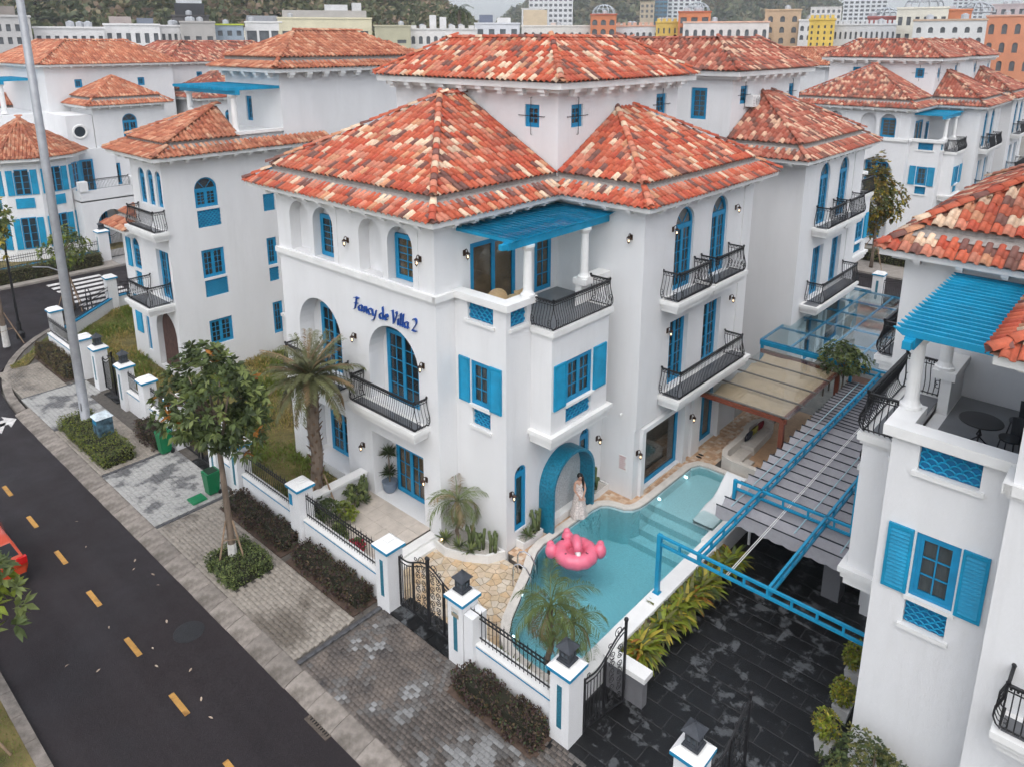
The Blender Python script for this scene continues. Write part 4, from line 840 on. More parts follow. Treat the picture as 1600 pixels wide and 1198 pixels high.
# wall between the two driveways and garden walls
w = thing('pool_wall', 'long white wall with broad coping between pool and driveway', 'wall', (-9.15, 18, 0))
MB().box(-9.3, 11.88, -.2, -8.95, 24.5, .66).build('wall_body', stucco, w); MB().box(-9.36, 11.86, .66, -8.89, 24.6, .75).build('coping', trim, w)
for y in (13.6, 19.1): MB().box(-8.95, y, -.1, -8.9, y+.35, .66).build('pier', stucco, w)
MB().box(-9.36, 19.3, .66, -8.85, 19.9, .86).build('raised_coping', trim, w)
w = thing('stub_wall', 'short low wall with white cap beside the open gate', 'wall', (-8.2, 13.55, 0)); MB().box(-8.88, 13.4, -.1, -7.75, 13.62, .85).build('wall_body', M('grey render', (.16, .16, .17), .8, .15), w); MB().box(-8.88, 13.32, .85, -7.66, 13.7, 1.0).build('coping', trim, w)
w = thing('garden_wall', 'low white garden wall between grassy plot and villa terrace', 'wall', (-20.25, 13.2, 0)); MB().box(-20.35, 11.9, -.1, -20.1, 14.5, .95).build('wall_body', stucco, w); MB().box(-20.42, 11.88, .95, -20.03, 14.48, 1.05).build('coping', trim, w)
w = thing('garden_wall', 'long low wall between the two villas behind the street tree', 'wall', (-30, 19.5, 0)); MB().box(-34.4, 19.9, -.1, -24.9, 20.15, 1.9).build('wall_body', stucco, w); MB().box(-34.4, 19.84, 1.9, -24.9, 20.21, 2.05).build('coping', trim, w)
# ------------------------------------------------------------------ terrace, patio, deck, pool
random.seed(3)
trav = M('travertine', (.56, .50, .44), .6, .14, 2.5, .2, 25, rnd=.05)
def clip(poly, a, b, c):      # keep a x + b y <= c
    out = []
    for i in range(len(poly)):
        p, q = poly[i], poly[(i+1) % len(poly)]; fp, fq = a*p[0]+b*p[1]-c, a*q[0]+b*q[1]-c
        if fp <= 0: out.append(p)
        if (fp < 0) != (fq < 0) and fp != fq: t = fp/(fp-fq); out.append((p[0]+(q[0]-p[0])*t, p[1]+(q[1]-p[1])*t))
    return out
def cells(pts, bounds, gap=.015):
    for i, p in enumerate(pts):
        poly = list(bounds)
        for j, q in enumerate(pts):
            if i == j or (p[0]-q[0])**2+(p[1]-q[1])**2 > 6: continue
            dx, dy = q[0]-p[0], q[1]-p[1]; L = math.hypot(dx, dy); m = ((p[0]+q[0])/2, (p[1]+q[1])/2)
            poly = clip(poly, dx/L, dy/L, (dx*m[0]+dy*m[1])/L-gap/2)
            if len(poly) < 3: break
        if len(poly) >= 3: yield poly
# terrace at z .25 in front of the entrance, two steps down to the flagstone patio
ter = struct(MB().box(-20.09, 11.86, -.2, -16.75, 15.62, .225).build('terrace', grout))
for i in range(6):
    for j in range(7):
        x0 = -20.08+i*.555; y0 = 11.88+j*.534; MB().box(x0+.004, y0+.004, .2, x0+.551, y0+.530, .25+random.uniform(-.001, .001)).build('terrace_tile', trav, ter)
MB().box(-16.75, 11.87, -.1, -16.4, 14.5, .165).build('step', trim, ter); MB().box(-16.4, 11.88, -.1, -16.08, 14.5, .08).build('step', trim, ter)
pat = struct(MB().prism([(-16.1, 11.85), (-9.4, 11.85), (-9.4, 12.2), (-11.4, 12.3), (-12.0, 12.8), (-12.5, 13.8), (-13.0, 14.9), (-13.5, 15.3), (-16.1, 15.3)], -.2, -.03).build('patio', M('patio bed', (.50, .42, .33), .95, .2, 6)))
fl = [M('flagstone %s' % n, c, .75, .22, 2.2, .35, 18) for n, c in (('honey', (.58, .42, .26)), ('sand', (.60, .48, .35)), ('cream', (.60, .52, .42)), ('buff', (.56, .44, .30)))]
pts = [(random.uniform(-16.05, -11.7), random.uniform(11.86, 15.2)) for _ in range(260)]
for _ in range(6):      # relax the seeds
    for i, p in enumerate(pts):
        fx = fy = 0
        for q in pts:
            dx, dy = p[0]-q[0], p[1]-q[1]; d2 = dx*dx+dy*dy
            if 0 < d2 < .16: d = math.sqrt(d2); fx += dx/d*(.4-d)*.3; fy += dy/d*(.4-d)*.3
        pts[i] = (min(-11.7, max(-16.05, p[0]+fx)), min(15.2, max(11.86, p[1]+fy)))
for poly in cells(pts, [(-16.07, 11.86), (-11.6, 11.86), (-11.7, 12.5), (-12.1, 13.3), (-12.6, 14.3), (-13.3, 15.25), (-16.07, 15.25)], .02):
    MB().prism(poly, -.05, random.uniform(-.004, .006)).build('flagstone', random.choice(fl), pat)
# pool
WE = [(-9.36, 12.5), (-9.36, 24.0), (-11.6, 24.0), (-11.9, 23.92), (-12.05, 23.6), (-12.06, 20.5), (-12.1, 20.12), (-12.22, 19.82), (-12.45, 19.62), (-12.75, 19.55), (-13.0, 19.47), (-13.18, 19.28), (-13.25, 18.9), (-13.27, 16.7), (-13.3, 16.3), (-13.22, 15.9), (-13.02, 15.5), (-12.75, 15.05), (-12.5, 14.5), (-12.2, 13.9), (-11.9, 13.25), (-11.6, 12.8), (-11.2, 12.52), (-10.7, 12.42), (-10, 12.42)]
def offset(poly, d):
    n = len(poly); out = []
    for i in range(n):
        p0, p, p1 = Vector((*poly[i-1], 0)), Vector((*poly[i], 0)), Vector((*poly[(i+1) % n], 0)); a = (p-p0).normalized(); b = (p1-p).normalized(); t = (a+b)
        t = t.normalized() if t.length > .1 else a; nn = Vector((t.y, -t.x, 0)); out.append((p.x+nn.x*d, p.y+nn.y*d))
    return out
ptile = M('pool mosaic', (.50, .66, .69), .4, .10, 18, .15, 60, rgb2=(.60, .76, .79))
pl = struct(MB().build('pool', ptile)) if False else None
pb = MB(); n = len(WE)
ZB, ZS = -1.05, -.06
pb.add([(x, y, .3) for x, y in WE]+[(x, y, ZB) for x, y in WE], [(i, n+i, n+(i+1) % n, (i+1) % n) for i in range(n)]+[tuple(range(n, 2*n))])
for i in range(4): pb.box(-12.3, 19.75+i*.42, ZB, -9.37, 24.05, ZB+(ZS-ZB)*(i+1)/4)
pool = struct(pb.build('pool', ptile))
co = MB(); ou = offset(WE, .3); wi = offset(WE, .02)
for i in range(n):
    j = (i+1) % n
    if WE[i][0] > -9.5 and WE[j][0] > -9.5: continue
    a, b, c, d = wi[i], wi[j], ou[j], ou[i]
    co.add([(*a, .3), (*b, .3), (*c, .3), (*d, .3), (*a, .36), (*b, .36), (*c, .35), (*d, .35), (*d, -.1), (*c, -.1)], [(4,5,6,7), (0,4,7,3) if i == 0 else (0,1,5,4), (7,6,9,8)])
co.build('coping', M('pool coping', (.66, .62, .57), .7, .12, 4, .25, 40), pool)
# water: clear body that absorbs red, with a rippled surface
wm = bpy.data.materials.new('pool water'); wm.use_nodes = True; nn = wm.node_tree.nodes; ll = wm.node_tree.links; nn.clear()
t_ = nn.new('ShaderNodeBsdfTransparent'); t_.inputs[0].default_value = (.86, .97, .98, 1); g_ = nn.new('ShaderNodeBsdfGlossy'); g_.inputs['Roughness'].default_value = .06; fr = nn.new('ShaderNodeFresnel'); fr.inputs[0].default_value = 1.25
mx_ = nn.new('ShaderNodeMixShader'); ow = nn.new('ShaderNodeOutputMaterial'); va = nn.new('ShaderNodeVolumeAbsorption'); va.inputs['Color'].default_value = (.05, .70, .80, 1); va.inputs['Density'].default_value = .27
nz_ = nn.new('ShaderNodeTexNoise'); nz_.inputs['Scale'].default_value = 4.5; nz_.inputs['Detail'].default_value = 3; nz_.inputs['Distortion'].default_value = .6; tc_ = nn.new('ShaderNodeTexCoord'); ll.new(tc_.outputs['Object'], nz_.inputs['Vector']); bp_ = nn.new('ShaderNodeBump'); bp_.inputs['Strength'].default_value = .5; bp_.inputs['Distance'].default_value = .06
ll.new(nz_.outputs[0], bp_.inputs['Height']); ll.new(bp_.outputs[0], g_.inputs['Normal']); ll.new(bp_.outputs[0], fr.inputs['Normal']); ll.new(fr.outputs[0], mx_.inputs[0]); ll.new(t_.outputs[0], mx_.inputs[1]); ll.new(g_.outputs[0], mx_.inputs[2]); ll.new(mx_.outputs[0], ow.inputs['Surface']); ll.new(va.outputs[0], ow.inputs['Volume'])
wp = offset(WE, -.004); wb = MB().prism(wp, ZB-.3, .23); struct(wb.build('water', wm))
# deck of small ochre tiles round the pool
dk = struct(MB().prism([(-14.02, 15.4), (-13.5, 15.2), (-13.4, 16.2), (-13.35, 18.9), (-13.28, 19.35), (-13.0, 19.6), (-12.6, 19.7), (-12.3, 19.9), (-12.2, 20.2), (-12.15, 23.7), (-11.9, 24.05), (-9.4, 24.1), (-9.4, 31.0), (-12.64, 31.0), (-12.64, 20.41), (-14.02, 20.39)], -.1, .235).build('pool_deck', grout))
dmats = [M('deck tile %s' % a, c, .6, .12, 6, .2, rnd=.05) for a, c in (('ochre', (.52, .33, .20)), ('peach', (.60, .43, .30)), ('cream', (.62, .51, .40)), ('tan', (.46, .29, .18)))]
ins = lambda x, y, poly: sum(((poly[i][1] > y) != (poly[i-1][1] > y)) and (x < (poly[i-1][0]-poly[i][0])*(y-poly[i][1])/(poly[i-1][1]-poly[i][1])+poly[i][0]) for i in range(len(poly))) % 2
dout = [(x, y) for x, y in [(-14.02, 15.4), (-13.5, 15.2), (-9.4, 15.2), (-9.4, 31), (-12.64, 31), (-12.64, 20.41), (-14.02, 20.39)]]; DT = []
for i in range(36):
    for j in range(108):
        x, y = -14.0+.0725+i*.145, 15.2+.0725+j*.145
        if ins(x, y, dout) and not ins(x, y, ou) and not (y > 24.4 and x > -11.5): DT.append((x, y, .139, .139, .246+random.gauss(0, .001), dmats[int(RNG.choice(4, p=[.3, .34, .16, .2]))]))
lay(dk, DT, 300, .03, 'deck_tile', 'deck_tiles')
# planters along the villa, white curved kerbs
def planter(label, poly, z=.42, zs=.36, w=.09):
    t = thing('planter', label, 'planter', (*poly[0], 0), 'white planters against the villa'); inn = offset(poly, -w) if ins(*[sum(c)/len(poly) for c in zip(*offset(poly, -w))], poly) else offset(poly, w)
    inn = [((p[0]*.9+sum(q[0] for q in poly)/len(poly)*.1), (p[1]*.9+sum(q[1] for q in poly)/len(poly)*.1)) for p in poly]
    m_ = len(poly); MB().add([(*p, -.1) for p in poly]+[(*p, z) for p in poly]+[(*p, z) for p in inn]+[(*p, zs) for p in inn], [(i, (i+1) % m_, m_+(i+1) % m_, m_+i) for i in range(m_)]+[(m_+i, m_+(i+1) % m_, 2*m_+(i+1) % m_, 2*m_+i) for i in range(m_)]+[(2*m_+i, 2*m_+(i+1) % m_, 3*m_+(i+1) % m_, 3*m_+i) for i in range(m_)]).build('kerb', trim, t)
    MB().add([(*p, zs) for p in inn], [tuple(range(m_))]).build('soil', M('white pebbles', (.50, .47, .43), .9, .4, 25, .8, 40), t); return t
planter('curved white planter with cacti and small palm at the villa corner', [(-16.19, 14.54), (-16.15, 14.15), (-15.6, 14.1), (-14.9, 14.35), (-14.3, 14.75), (-14.05, 15.3), (-16.19, 15.3)], .3, .24)
planter('white planter left of the blue arch with agave', [(-14.02, 15.75), (-13.68, 15.75), (-13.66, 16.3), (-13.7, 16.75), (-14.02, 16.75)], .5, .44); planter('white planter right of the blue arch with cactus', [(-14.02, 19.2), (-13.7, 19.2), (-13.6, 19.6), (-13.62, 20.38), (-14.02, 20.38)], .5, .44)
# blue mosaic arch with white panel
ab = thing('mosaic_arch', 'deep blue mosaic arch framing a pale panel beside the pool', 'arch', (-13.8, 18.1, .25)); am = MB(); y0, y1 = 16.9, 19.2; r = (y1-y0)/2; zc = 1.75; yc = (y0+y1)/2
prof = [(y0, .24)]+[(yc-r*math.cos(math.pi*i/20), zc+r*math.sin(math.pi*i/20)) for i in range(21)]+[(y1, .24)]; ri = r-.1
inn = [(y0+.1, .24)]+[(yc-ri*math.cos(math.pi*i/20), zc+ri*math.sin(math.pi*i/20)) for i in range(21)]+[(y1-.1, .24)]; m_ = len(prof); xa, xb = -14.02, -13.42
am.add([(xb, *p) for p in prof]+[(xb, *p) for p in inn]+[(xa, *p) for p in prof]+[(xa, *p) for p in inn], [(i, i+1, m_+i+1, m_+i) for i in range(m_-1)]+[(2*m_+i, 2*m_+i+1, i+1, i) for i in range(m_-1)]+[(m_+i, m_+i+1, 3*m_+i+1, 3*m_+i) for i in range(m_-1)])
am.build('arch_ring', teal, ab); MB().add([(-13.995, *p) for p in inn], [tuple(range(m_))]).build('panel', M('pale mosaic', (.50, .52, .53), .5, .25, 16, .3, 60), ab); MB().box(-13.99, y0+.1, .24, -13.72, y1-.1, .5).build('ledge', trim, ab)
# pool lights
for i, (x, y) in enumerate([(-13.22, 17.6), (-12.06, 21.3), (-12.05, 23.2), (-12.5, 14.35), (-11.65, 12.95)]):
    tag(MB().blob((x+.03, y, .1), (.04, .05, .05), 8, 5).build('pool_light', M('pool lamp', (.8, .95, 1), .3, 0, emit=(.7, .95, 1), estr=2.5)), ['round pool light below the rim near the standing woman', 'pool light at the head of the pool steps', 'pool light at the shallow end corner', 'pool light under the ladder', 'pool light near the palm leaves'][i], 'pool light', 'pool lights')
# ladder
ld = thing('pool_ladder', 'curved stainless handrails of the pool ladder', 'ladder', (-12.7, 14.4, .35)); chrome = M('chrome', (.55, .55, .56), .18, .05, metal=1)
for k in (0, .5):
    d = Vector((.86, .5, 0)); b = Vector((-13.05+k*.55, 14.75-k*1.05, 0)); MB().tube([tuple(b+d*s+Vector((0, 0, z))) for s, z in ((0, .35), (.0, .95), (.06, 1.08), (.2, 1.13), (.4, 1.0), (.55, .7), (.58, .2), (.58, -.5))], .022, 6).build('handrail', chrome, ld)
# white in-pool lounger
lo = thing('pool_lounger', 'white moulded lounger lying in the shallow end of the pool', 'lounger', (-10.2, 22.2, 0)); L_ = [(0, .12), (.3, .14), (.6, .2), (.9, .26), (1.15, .25), (1.4, .26), (1.7, .4), (2.0, .62), (2.3, .82), (2.45, .86)]
lm = MB(); vs_ = [];
for s, z in L_:
    for w in (-.36, -.30, .30, .36): vs_.append((-10.15+.0*s+w, 20.95+s, z+(.05 if abs(w) > .33 else 0)+.02))
for s, z in L_:
    for w in (-.36, .36): vs_.append((-10.15+w, 20.95+s, min(z-.05, max(-.05, z-.12))))
k = len(L_); fs = [(i*4+j, i*4+j+1, (i+1)*4+j+1, (i+1)*4+j) for i in range(k-1) for j in range(3)]+[(i*4, (i+1)*4, 4*k+(i+1)*2, 4*k+i*2) for i in range(k-1)]+[(i*4+3, 4*k+i*2+1, 4*k+(i+1)*2+1, (i+1)*4+3) for i in range(k-1)]+[(4*k+i*2, 4*k+(i+1)*2, 4*k+(i+1)*2+1, 4*k+i*2+1) for i in range(k-1)]
lm.add(vs_, fs).build('shell', M('white resin', (.75, .77, .78), .35, .04), lo, smooth=True); MB().box(-10.4, 21.2, -.06, -9.9, 22.3, .09).build('base', MATS['white resin'], lo)
# flamingo float
FX, FY = -12.3, 16.68; pink = M('pink vinyl', (.80, .17, .26), .32, .06, 4, .15, 12, coat=.3); fl_ = thing('flamingo_float', 'big pink inflatable flamingo floating in the pool', 'pool float', (FX, FY, .23))
def P2(u, v): u *= .78; v *= .78; a = R(42); return (FX+u*math.cos(a)-v*math.sin(a), FY+u*math.sin(a)+v*math.cos(a))     # u to the picture's right, v away
ring = MB(); N1, N2 = 48, 14
for i in range(N1):
    a = 2*math.pi*i/N1; rr = .60; pr = .31+.012*math.cos(6*math.pi*i/N1*4)
    for j in range(N2):
        b = 2*math.pi*j/N2; q = rr*1.0+pr*math.cos(b); x, y = P2(q*math.cos(a)*1.02, q*math.sin(a)*.98); ring.v.append((x, y, .33+pr*.78*math.sin(b)))
ring.f = [(i*N2+j, ((i+1) % N1)*N2+j, ((i+1) % N1)*N2+(j+1) % N2, i*N2+(j+1) % N2) for i in range(N1) for j in range(N2)]; ring.m = [0]*len(ring.f); ring.build('ring', pink, fl_, smooth=True)
bx, by = P2(0, 0); MB().lathe((bx, by, .36), [(.40, 0), (.38, .05), (.2, .02), (.02, .01)], 24).build('seat', pink, fl_, smooth=True)
nk = [(.0, .48, .40), (.01, .40, .56), (.02, .22, .72), (.03, -.02, .80), (.04, -.24, .74), (.05, -.40, .60)]; MB().tube([(*P2(u, v), z) for u, v, z in nk], [.19, .18, .16, .15, .15, .12], 12).build('neck', pink, fl_, smooth=True)
MB().tube([(*P2(.05, -.40), .60), (*P2(.055, -.52), .53), (*P2(.06, -.60), .45)], [.105, .08, .03], 10).build('beak', M('white vinyl', (.75, .7, .7), .35, .05), fl_, smooth=True)
for s in (-1, 1): x, y = P2(.05+s*.15, -.26); MB().blob((x, y, .78), .025, 8, 5).build('eye', iron, fl_)
for s in (-1, 1):
    wv = MB(); c = P2(s*.98, .02)
    wv.blob((*c, .40), (.21, .21, .25), 16, 10); x, y = P2(s*1.02, .2); wv.blob((x, y, .5), (.13, .14, .17), 12, 8); wv.build('wing', pink, fl_, smooth=True)
x, y = P2(-.28, .78); tl = MB(); tl.blob((x, y, .48), (.2, .2, .2), 14, 8); x, y = P2(-.3, .92); tl.blob((x, y, .6), (.12, .12, .12), 12, 8); tl.build('tail', pink, fl_, smooth=True)
for u, v in ((-.42, -.44), (.42, -.38), (-.5, .5)): x, y = P2(u, v); MB().box(x-.05, y-.03, .52, x+.05, y+.03, .56).build('handle', iron, fl_)
# ------------------------------------------------------------------ blue truss, awning, glass roofs, lounge
random.seed(11)
ts = thing('steel_truss', 'bright blue welded steel frame carrying the awning over the driveway', 'frame', (-9.2, 16.4, .75)); bsteel = M('blue steel', (.012, .27, .47), .45, .14, 4)
def truss(P, Q, z=2.62, h=.26, w=.07, step=.62, name='truss_beam'):
    b = MB(); P, Q = Vector((*P, 0)), Vector((*Q, 0)); L = (Q-P).length; n = max(2, int(L/step))
    for zz in (z, z-h): b.bar((P.x, P.y, zz), (Q.x, Q.y, zz), w, w)
    for i in range(n+1): p = P+(Q-P)*i/n; b.bar((p.x, p.y, z-h), (p.x, p.y, z), w*.8, w*.8)
    b.build(name, bsteel, ts)
truss((-9.2, 16.42), (-3.55, 16.42)); truss((-8.03, 16.47), (-8.03, 31.9), step=.72); truss((-6.04, 16.47), (-6.04, 23.3), step=.72); truss((-8.85, 20.4), (-5.05, 20.4), step=.7); truss((-9.1, 31.9), (-5.2, 31.9), 2.7)
MB().bar((-9.2, 16.42, .76), (-9.2, 16.42, 2.66), .12).box(-9.3, 16.32, .752, -9.1, 16.52, .775).build('post', bsteel, ts); MB().bar((-8.88, 20.4, 1.3), (-8.88, 20.4, 2.66), .1).build('post', bsteel, ts)
MB().bar((-8.6, 21.2, 0), (-8.6, 21.2, 1.88), .07).build('post', trim, ts)
aw = thing('folding_awning', 'grey fabric awning hung in scalloped folds below the blue frame', 'awning', (-7, 25, 2)); cloth = M('awning cloth', (.36, .355, .38), .8, .08, 5, .15, 30)
def fold(y0, y1, x0, x1, sag, z=2.18, zs=0.):
    b = MB(); n = 8; m_ = 10; vs_ = []
    for i in range(n+1):
        t = i/n; yy = y0+(y1-y0)*t; s = -sag*math.sin(math.pi*t)**.8
        for j in range(m_+1): u = j/m_; vs_.append((x0+(x1-x0)*u, yy+.015*math.sin(u*9+y0*3), z+s*(1+.12*math.sin(u*7+y0*5))+zs*(y0-19)))
    return b.add(vs_, [(i*(m_+1)+j, i*(m_+1)+j+1, (i+1)*(m_+1)+j+1, (i+1)*(m_+1)+j) for i in range(n) for j in range(m_)]).build('awning_fold', cloth, aw, smooth=True)
y = 19.45
ys = [19.45]
while ys[-1] < 26.3: ys.append(ys[-1]+.56)
while ys[-1] < 31.2: ys.append(ys[-1]+.27)
for a, b_ in zip(ys, ys[1:]):
    wide = b_-a > .4; fold(a, b_, -9.0+random.uniform(-.04, .04), -4.75, .22 if wide else .26)
    MB().bar((-9.02, a, 2.2), (-4.72, a, 2.2), .025, .03).build('batten', M('batten dark', (.03, .035, .045), .6, .2), aw)
v = MB(); n = 40; vs_ = [(-9.0+4.25*i/n, 19.44, 2.2) for i in range(n+1)]+[(-9.0+4.25*i/n, 19.40, 1.82-.05*abs(math.sin(i*math.pi/4))) for i in range(n+1)]; v.add(vs_, [(i, i+1, n+2+i, n+1+i) for i in range(n)]).build('valance', cloth, aw)
rp = MB()
for x in (-7.25, -7.2): rp.tube([(x, 16.5, 2.3), (x, 25, 2.34), (x, 31, 2.36)], .012, 4)
rp.build('cord', trim, aw)
for x in (-8.55, -6.6, -5.3): MB().bar((x, 19.5, 2.3), (x, 31, 2.3), .03, .03).build('runner', M('runner pale blue', (.35, .5, .55), .5, .1), aw)
# dark opening and granite column below the awning
MB().box(-5.95, 20.4, -.1, -5.45, 20.95, 1.86).build('granite_column', M('granite', (.16, .16, .17), .5, .35, 40, .2), ts)
wl_ = thing('dark_glass_wall', 'dark teal glass wall under the awning at the back of the driveway', 'glass wall', (-7.4, 22.2, 0)); MB().box(-8.9, 22.0, -.05, -6.0, 22.1, 1.84).build('panel', M('dark teal glass', (.008, .03, .04), .12, .3, 3), wl_)
# glass pergola over the lounge
pgl = thing('glass_pergola', 'brown timber pergola with glass roof and beige sail over the lounge', 'pergola', (-9.2, 24.8, .25)); wood = M('red timber', (.20, .055, .03), .45, .3, 6, .2, 30, stretch=(1, 8, 8)); steelg = M('grey steel', (.16, .15, .14), .4, .2, 6)
for y in (24.85, 30.45): MB().bar((-9.25, y, .2), (-9.25, y, 2.75), .16).build('post', wood, pgl)
MB().bar((-12.6, 24.85, 2.78), (-9.1, 24.85, 2.78), .1, .16).build('beam', wood, pgl); MB().bar((-12.6, 30.45, 2.78), (-9.1, 30.45, 2.78), .1, .16).build('beam', wood, pgl); MB().bar((-9.25, 24.75, 2.78), (-9.25, 30.55, 2.78), .1, .16).build('beam', wood, pgl)
for i in range(5): MB().bar((-12.5, 24.9+i*1.37, 2.9), (-9.1, 24.9+i*1.37, 2.9), .07, .05).build('glazing_bar', steelg, pgl)
for i in range(4): MB().box(-12.45, 24.94+i*1.37, 2.90, -9.02, 26.23+i*1.37, 2.915).build('roof_pane', clear, pgl)
sl = MB(); n = 40; m_ = 8; vs_ = []
for i in range(n+1):
    t = i/n
    for j in range(m_+1): vs_.append((-12.35+3.05*j/m_, 24.95+5.4*t, 2.74-.16*abs(math.sin(math.pi*t*4))-.03*math.sin(j*1.3)))
sl.add(vs_, [(i*(m_+1)+j, i*(m_+1)+j+1, (i+1)*(m_+1)+j+1, (i+1)*(m_+1)+j) for i in range(n) for j in range(m_)]).build('shade_sail', M('beige sail', (.60, .45, .30), .9, .12, 4, .15, 30), pgl, smooth=True)
# sunken lounge: curved white bench, cushions, steps
bn = thing('built_in_bench', 'curved white built-in sofa beside the end of the pool', 'bench', (-10.6, 26.5, .25)); bm_ = M('bench plaster', (.60, .56, .51), .8, .08, 4, .2)
def ribbon(pts, w, z0, z1, name, mat):
    b = MB(); L = []; Rr = []
    for i, p in enumerate(pts):
        a = Vector((*pts[max(0, i-1)], 0)); c = Vector((*pts[min(len(pts)-1, i+1)], 0)); t = (c-a).normalized(); n_ = Vector((t.y, -t.x, 0)); q = Vector((*p, 0)); L.append(q+n_*w/2); Rr.append(q-n_*w/2)
    k = len(pts); b.add([(*v[:2], z) for z in (z0, z1) for S in (L, Rr) for v in S], [f for i in range(k-1) for f in ((i, i+1, 2*k+i+1, 2*k+i), (k+i+1, k+i, 3*k+i, 3*k+i+1), (2*k+i, 2*k+i+1, 3*k+i+1, 3*k+i))]+[(0, 2*k, 3*k, k), (k-1, 2*k-1, 4*k-1, 3*k-1)]); return b.build(name, mat, bn)
ribbon([(-9.6, 24.4), (-10.8, 24.42), (-11.2, 24.55), (-11.35, 24.9), (-11.35, 26.2), (-11.4, 26.8), (-11.55, 27.2), (-11.5, 27.9), (-11.3, 28.25), (-10.9, 28.3)], .22, .2, .78, 'backrest', bm_)
ribbon([(-11.0, 26.1), (-11.05, 26.9), (-11.1, 28.0)], .55, .2, .55, 'seat', bm_); ribbon([(-11.0, 24.75), (-11.0, 26.0)], .5, .2, .45, 'step', bm_); ribbon([(-10.6, 24.75), (-10.6, 25.6)], .3, .2, .33, 'step', bm_)
struct(MB().box(-11.2, 24.4, -.1, -9.35, 31, .236).build('lounge_floor', dmats[0]))
for i, (x, y, c, nm, l) in enumerate(((-11.22, 26.55, (.04, .045, .06), 'dark', 'dark grey patterned cushion on the white sofa'), (-11.24, 27.1, (.30, .26, .05), 'olive', 'olive yellow cushion between two others on the sofa'), (-11.24, 27.65, (.20, .02, .03), 'red', 'dark red patterned cushion on the white sofa'))):
    b = MB(); vs_ = []; N = 8
    for k in range(2):
        for a in range(N+1):
            for c_ in range(N+1):
                u, w = a/N*2-1, c_/N*2-1; th = (.09*(1-u**4)*(1-w**4)+.01)*(1 if k else -1); vs_.append((x+.05+th+w*.05, y+u*.21, .76+w*.19))
    fs = [(k*81+a*9+c_, k*81+a*9+c_+1, k*81+(a+1)*9+c_+1, k*81+(a+1)*9+c_) for k in range(2) for a in range(N) for c_ in range(N)]
    tag(b.add(vs_, fs).build('cushion', M('cushion '+nm, c, .9, .7, 30), smooth=True), l, 'cushion', 'cushions on the sofa')
for i, y in enumerate((24.55, 24.75)):
    tag(MB().blob((-12.25-.02*i, y, .275), (.13, .05, .03), 8, 5).build('sandal', M('black rubber', (.012, .012, .012), .6, .1)), ['black sandal nearer the pool on the deck tiles', 'black sandal nearer the glass door on the deck tiles'][i], 'sandal', 'pair of sandals')
st_ = thing('side_table_lamp', 'small lit lantern on the timber post of the pergola', 'lamp', (-9.3, 24.7, 1.3)); MB().lathe((-9.38, 24.74, 1.15), [(.04, 0), (.07, .02), (.07, .2), (.1, .22), (.02, .33)], 8).build('body', bronze, st_); MB().lathe((-9.38, 24.74, 1.19), [(.072, 0), (.072, .13)], 8).build('bulb', lamp_on, st_)
# glass canopy with blue frames behind
cn = thing('glass_canopy', 'wide clear glass canopy with blue frames between the back villas', 'canopy', (-11, 36, 0))
MB().box(-13.0, 31.2, 2.985, -4.2, 41.6, 3.0).build('roof_pane', glass('canopy glass', (.82, .9, .92), base=.05), cn)
for i in range(6): MB().bar((-13.0, 31.3+i*2.05, 2.93), (-4.2, 31.3+i*2.05, 2.93), .07, .09).build('frame', bsteel, cn)
for x in (-12.95, -11.6, -10.3, -9.0, -6.6, -4.3): MB().bar((x, 31.2, 2.94), (x, 41.6, 2.94), .07, .085).build('frame', bsteel, cn)
for x, y in ((-12.9, 31.3), (-9.0, 31.3), (-9.0, 41.5), (-12.9, 41.5)): MB().bar((x, y, 0), (x, y, 2.9), .12).build('post', bsteel, cn)
MB().box(-13.0, 31.22, 2.72, -9.1, 31.28, 2.92).build('fascia', bsteel, cn)
struct(MB().box(-12.64, 31, -.3, -3.5, 48.5, .02).build('back_yard', wetmat('yard paving', (.24, .21, .19), (.5, .5, .5), .6, .45, .6)))
for i, (x, y, w, d, h, c) in enumerate(((-11.5, 34, 1.6, .9, .75, (.10, .07, .05)), (-11.2, 37.2, 1.2, 1.2, .7, (.35, .33, .3)), (-9.8, 35.5, .9, .9, .45, (.12, .05, .03)), (-7.5, 36.5, 2.2, 1.1, .8, (.06, .06, .07)))):
    t = thing('garden_table', ['dark table under the glass canopy near the villa wall', 'pale table in the middle under the glass canopy', 'low reddish table under the glass canopy', 'long dark table at the right under the glass canopy'][i], 'table', (x, y, 0), 'furniture under the glass canopy'); m_ = M('canopy furniture %d' % i, c, .6, .3)
    MB().box(x-w/2, y-d/2, h-.06, x+w/2, y+d/2, h).build('top', m_, t)
    for sx in (-1, 1):
        for sy in (-1, 1): MB().box(x+sx*(w/2-.08)-.03, y+sy*(d/2-.08)-.03, .02, x+sx*(w/2-.08)+.03, y+sy*(d/2-.08)+.03, h-.06).build('leg', m_, t)
# air conditioner
ac = thing('air_conditioner', 'white air conditioner box mounted on the wall above the right roof', 'air conditioner', (-16.1, 35.3, 12.9)); MB().box(-16.32, 34.95, 12.95, -15.95, 35.75, 13.5).build('case', trim, ac); f = MB()
for r_ in (.07, .13, .2): f.tube([(-15.94, 35.5+r_*math.cos(R(a)), 13.22+r_*math.sin(R(a))) for a in range(0, 360, 30)], .008, 4, closed=True)
for i in range(6): f.bar((-15.945, 35.0, 13.03+i*.075), (-15.945, 35.22, 13.03+i*.075), .012)
f.build('grille', M('grille grey', (.12, .12, .12), .5, .1), ac)
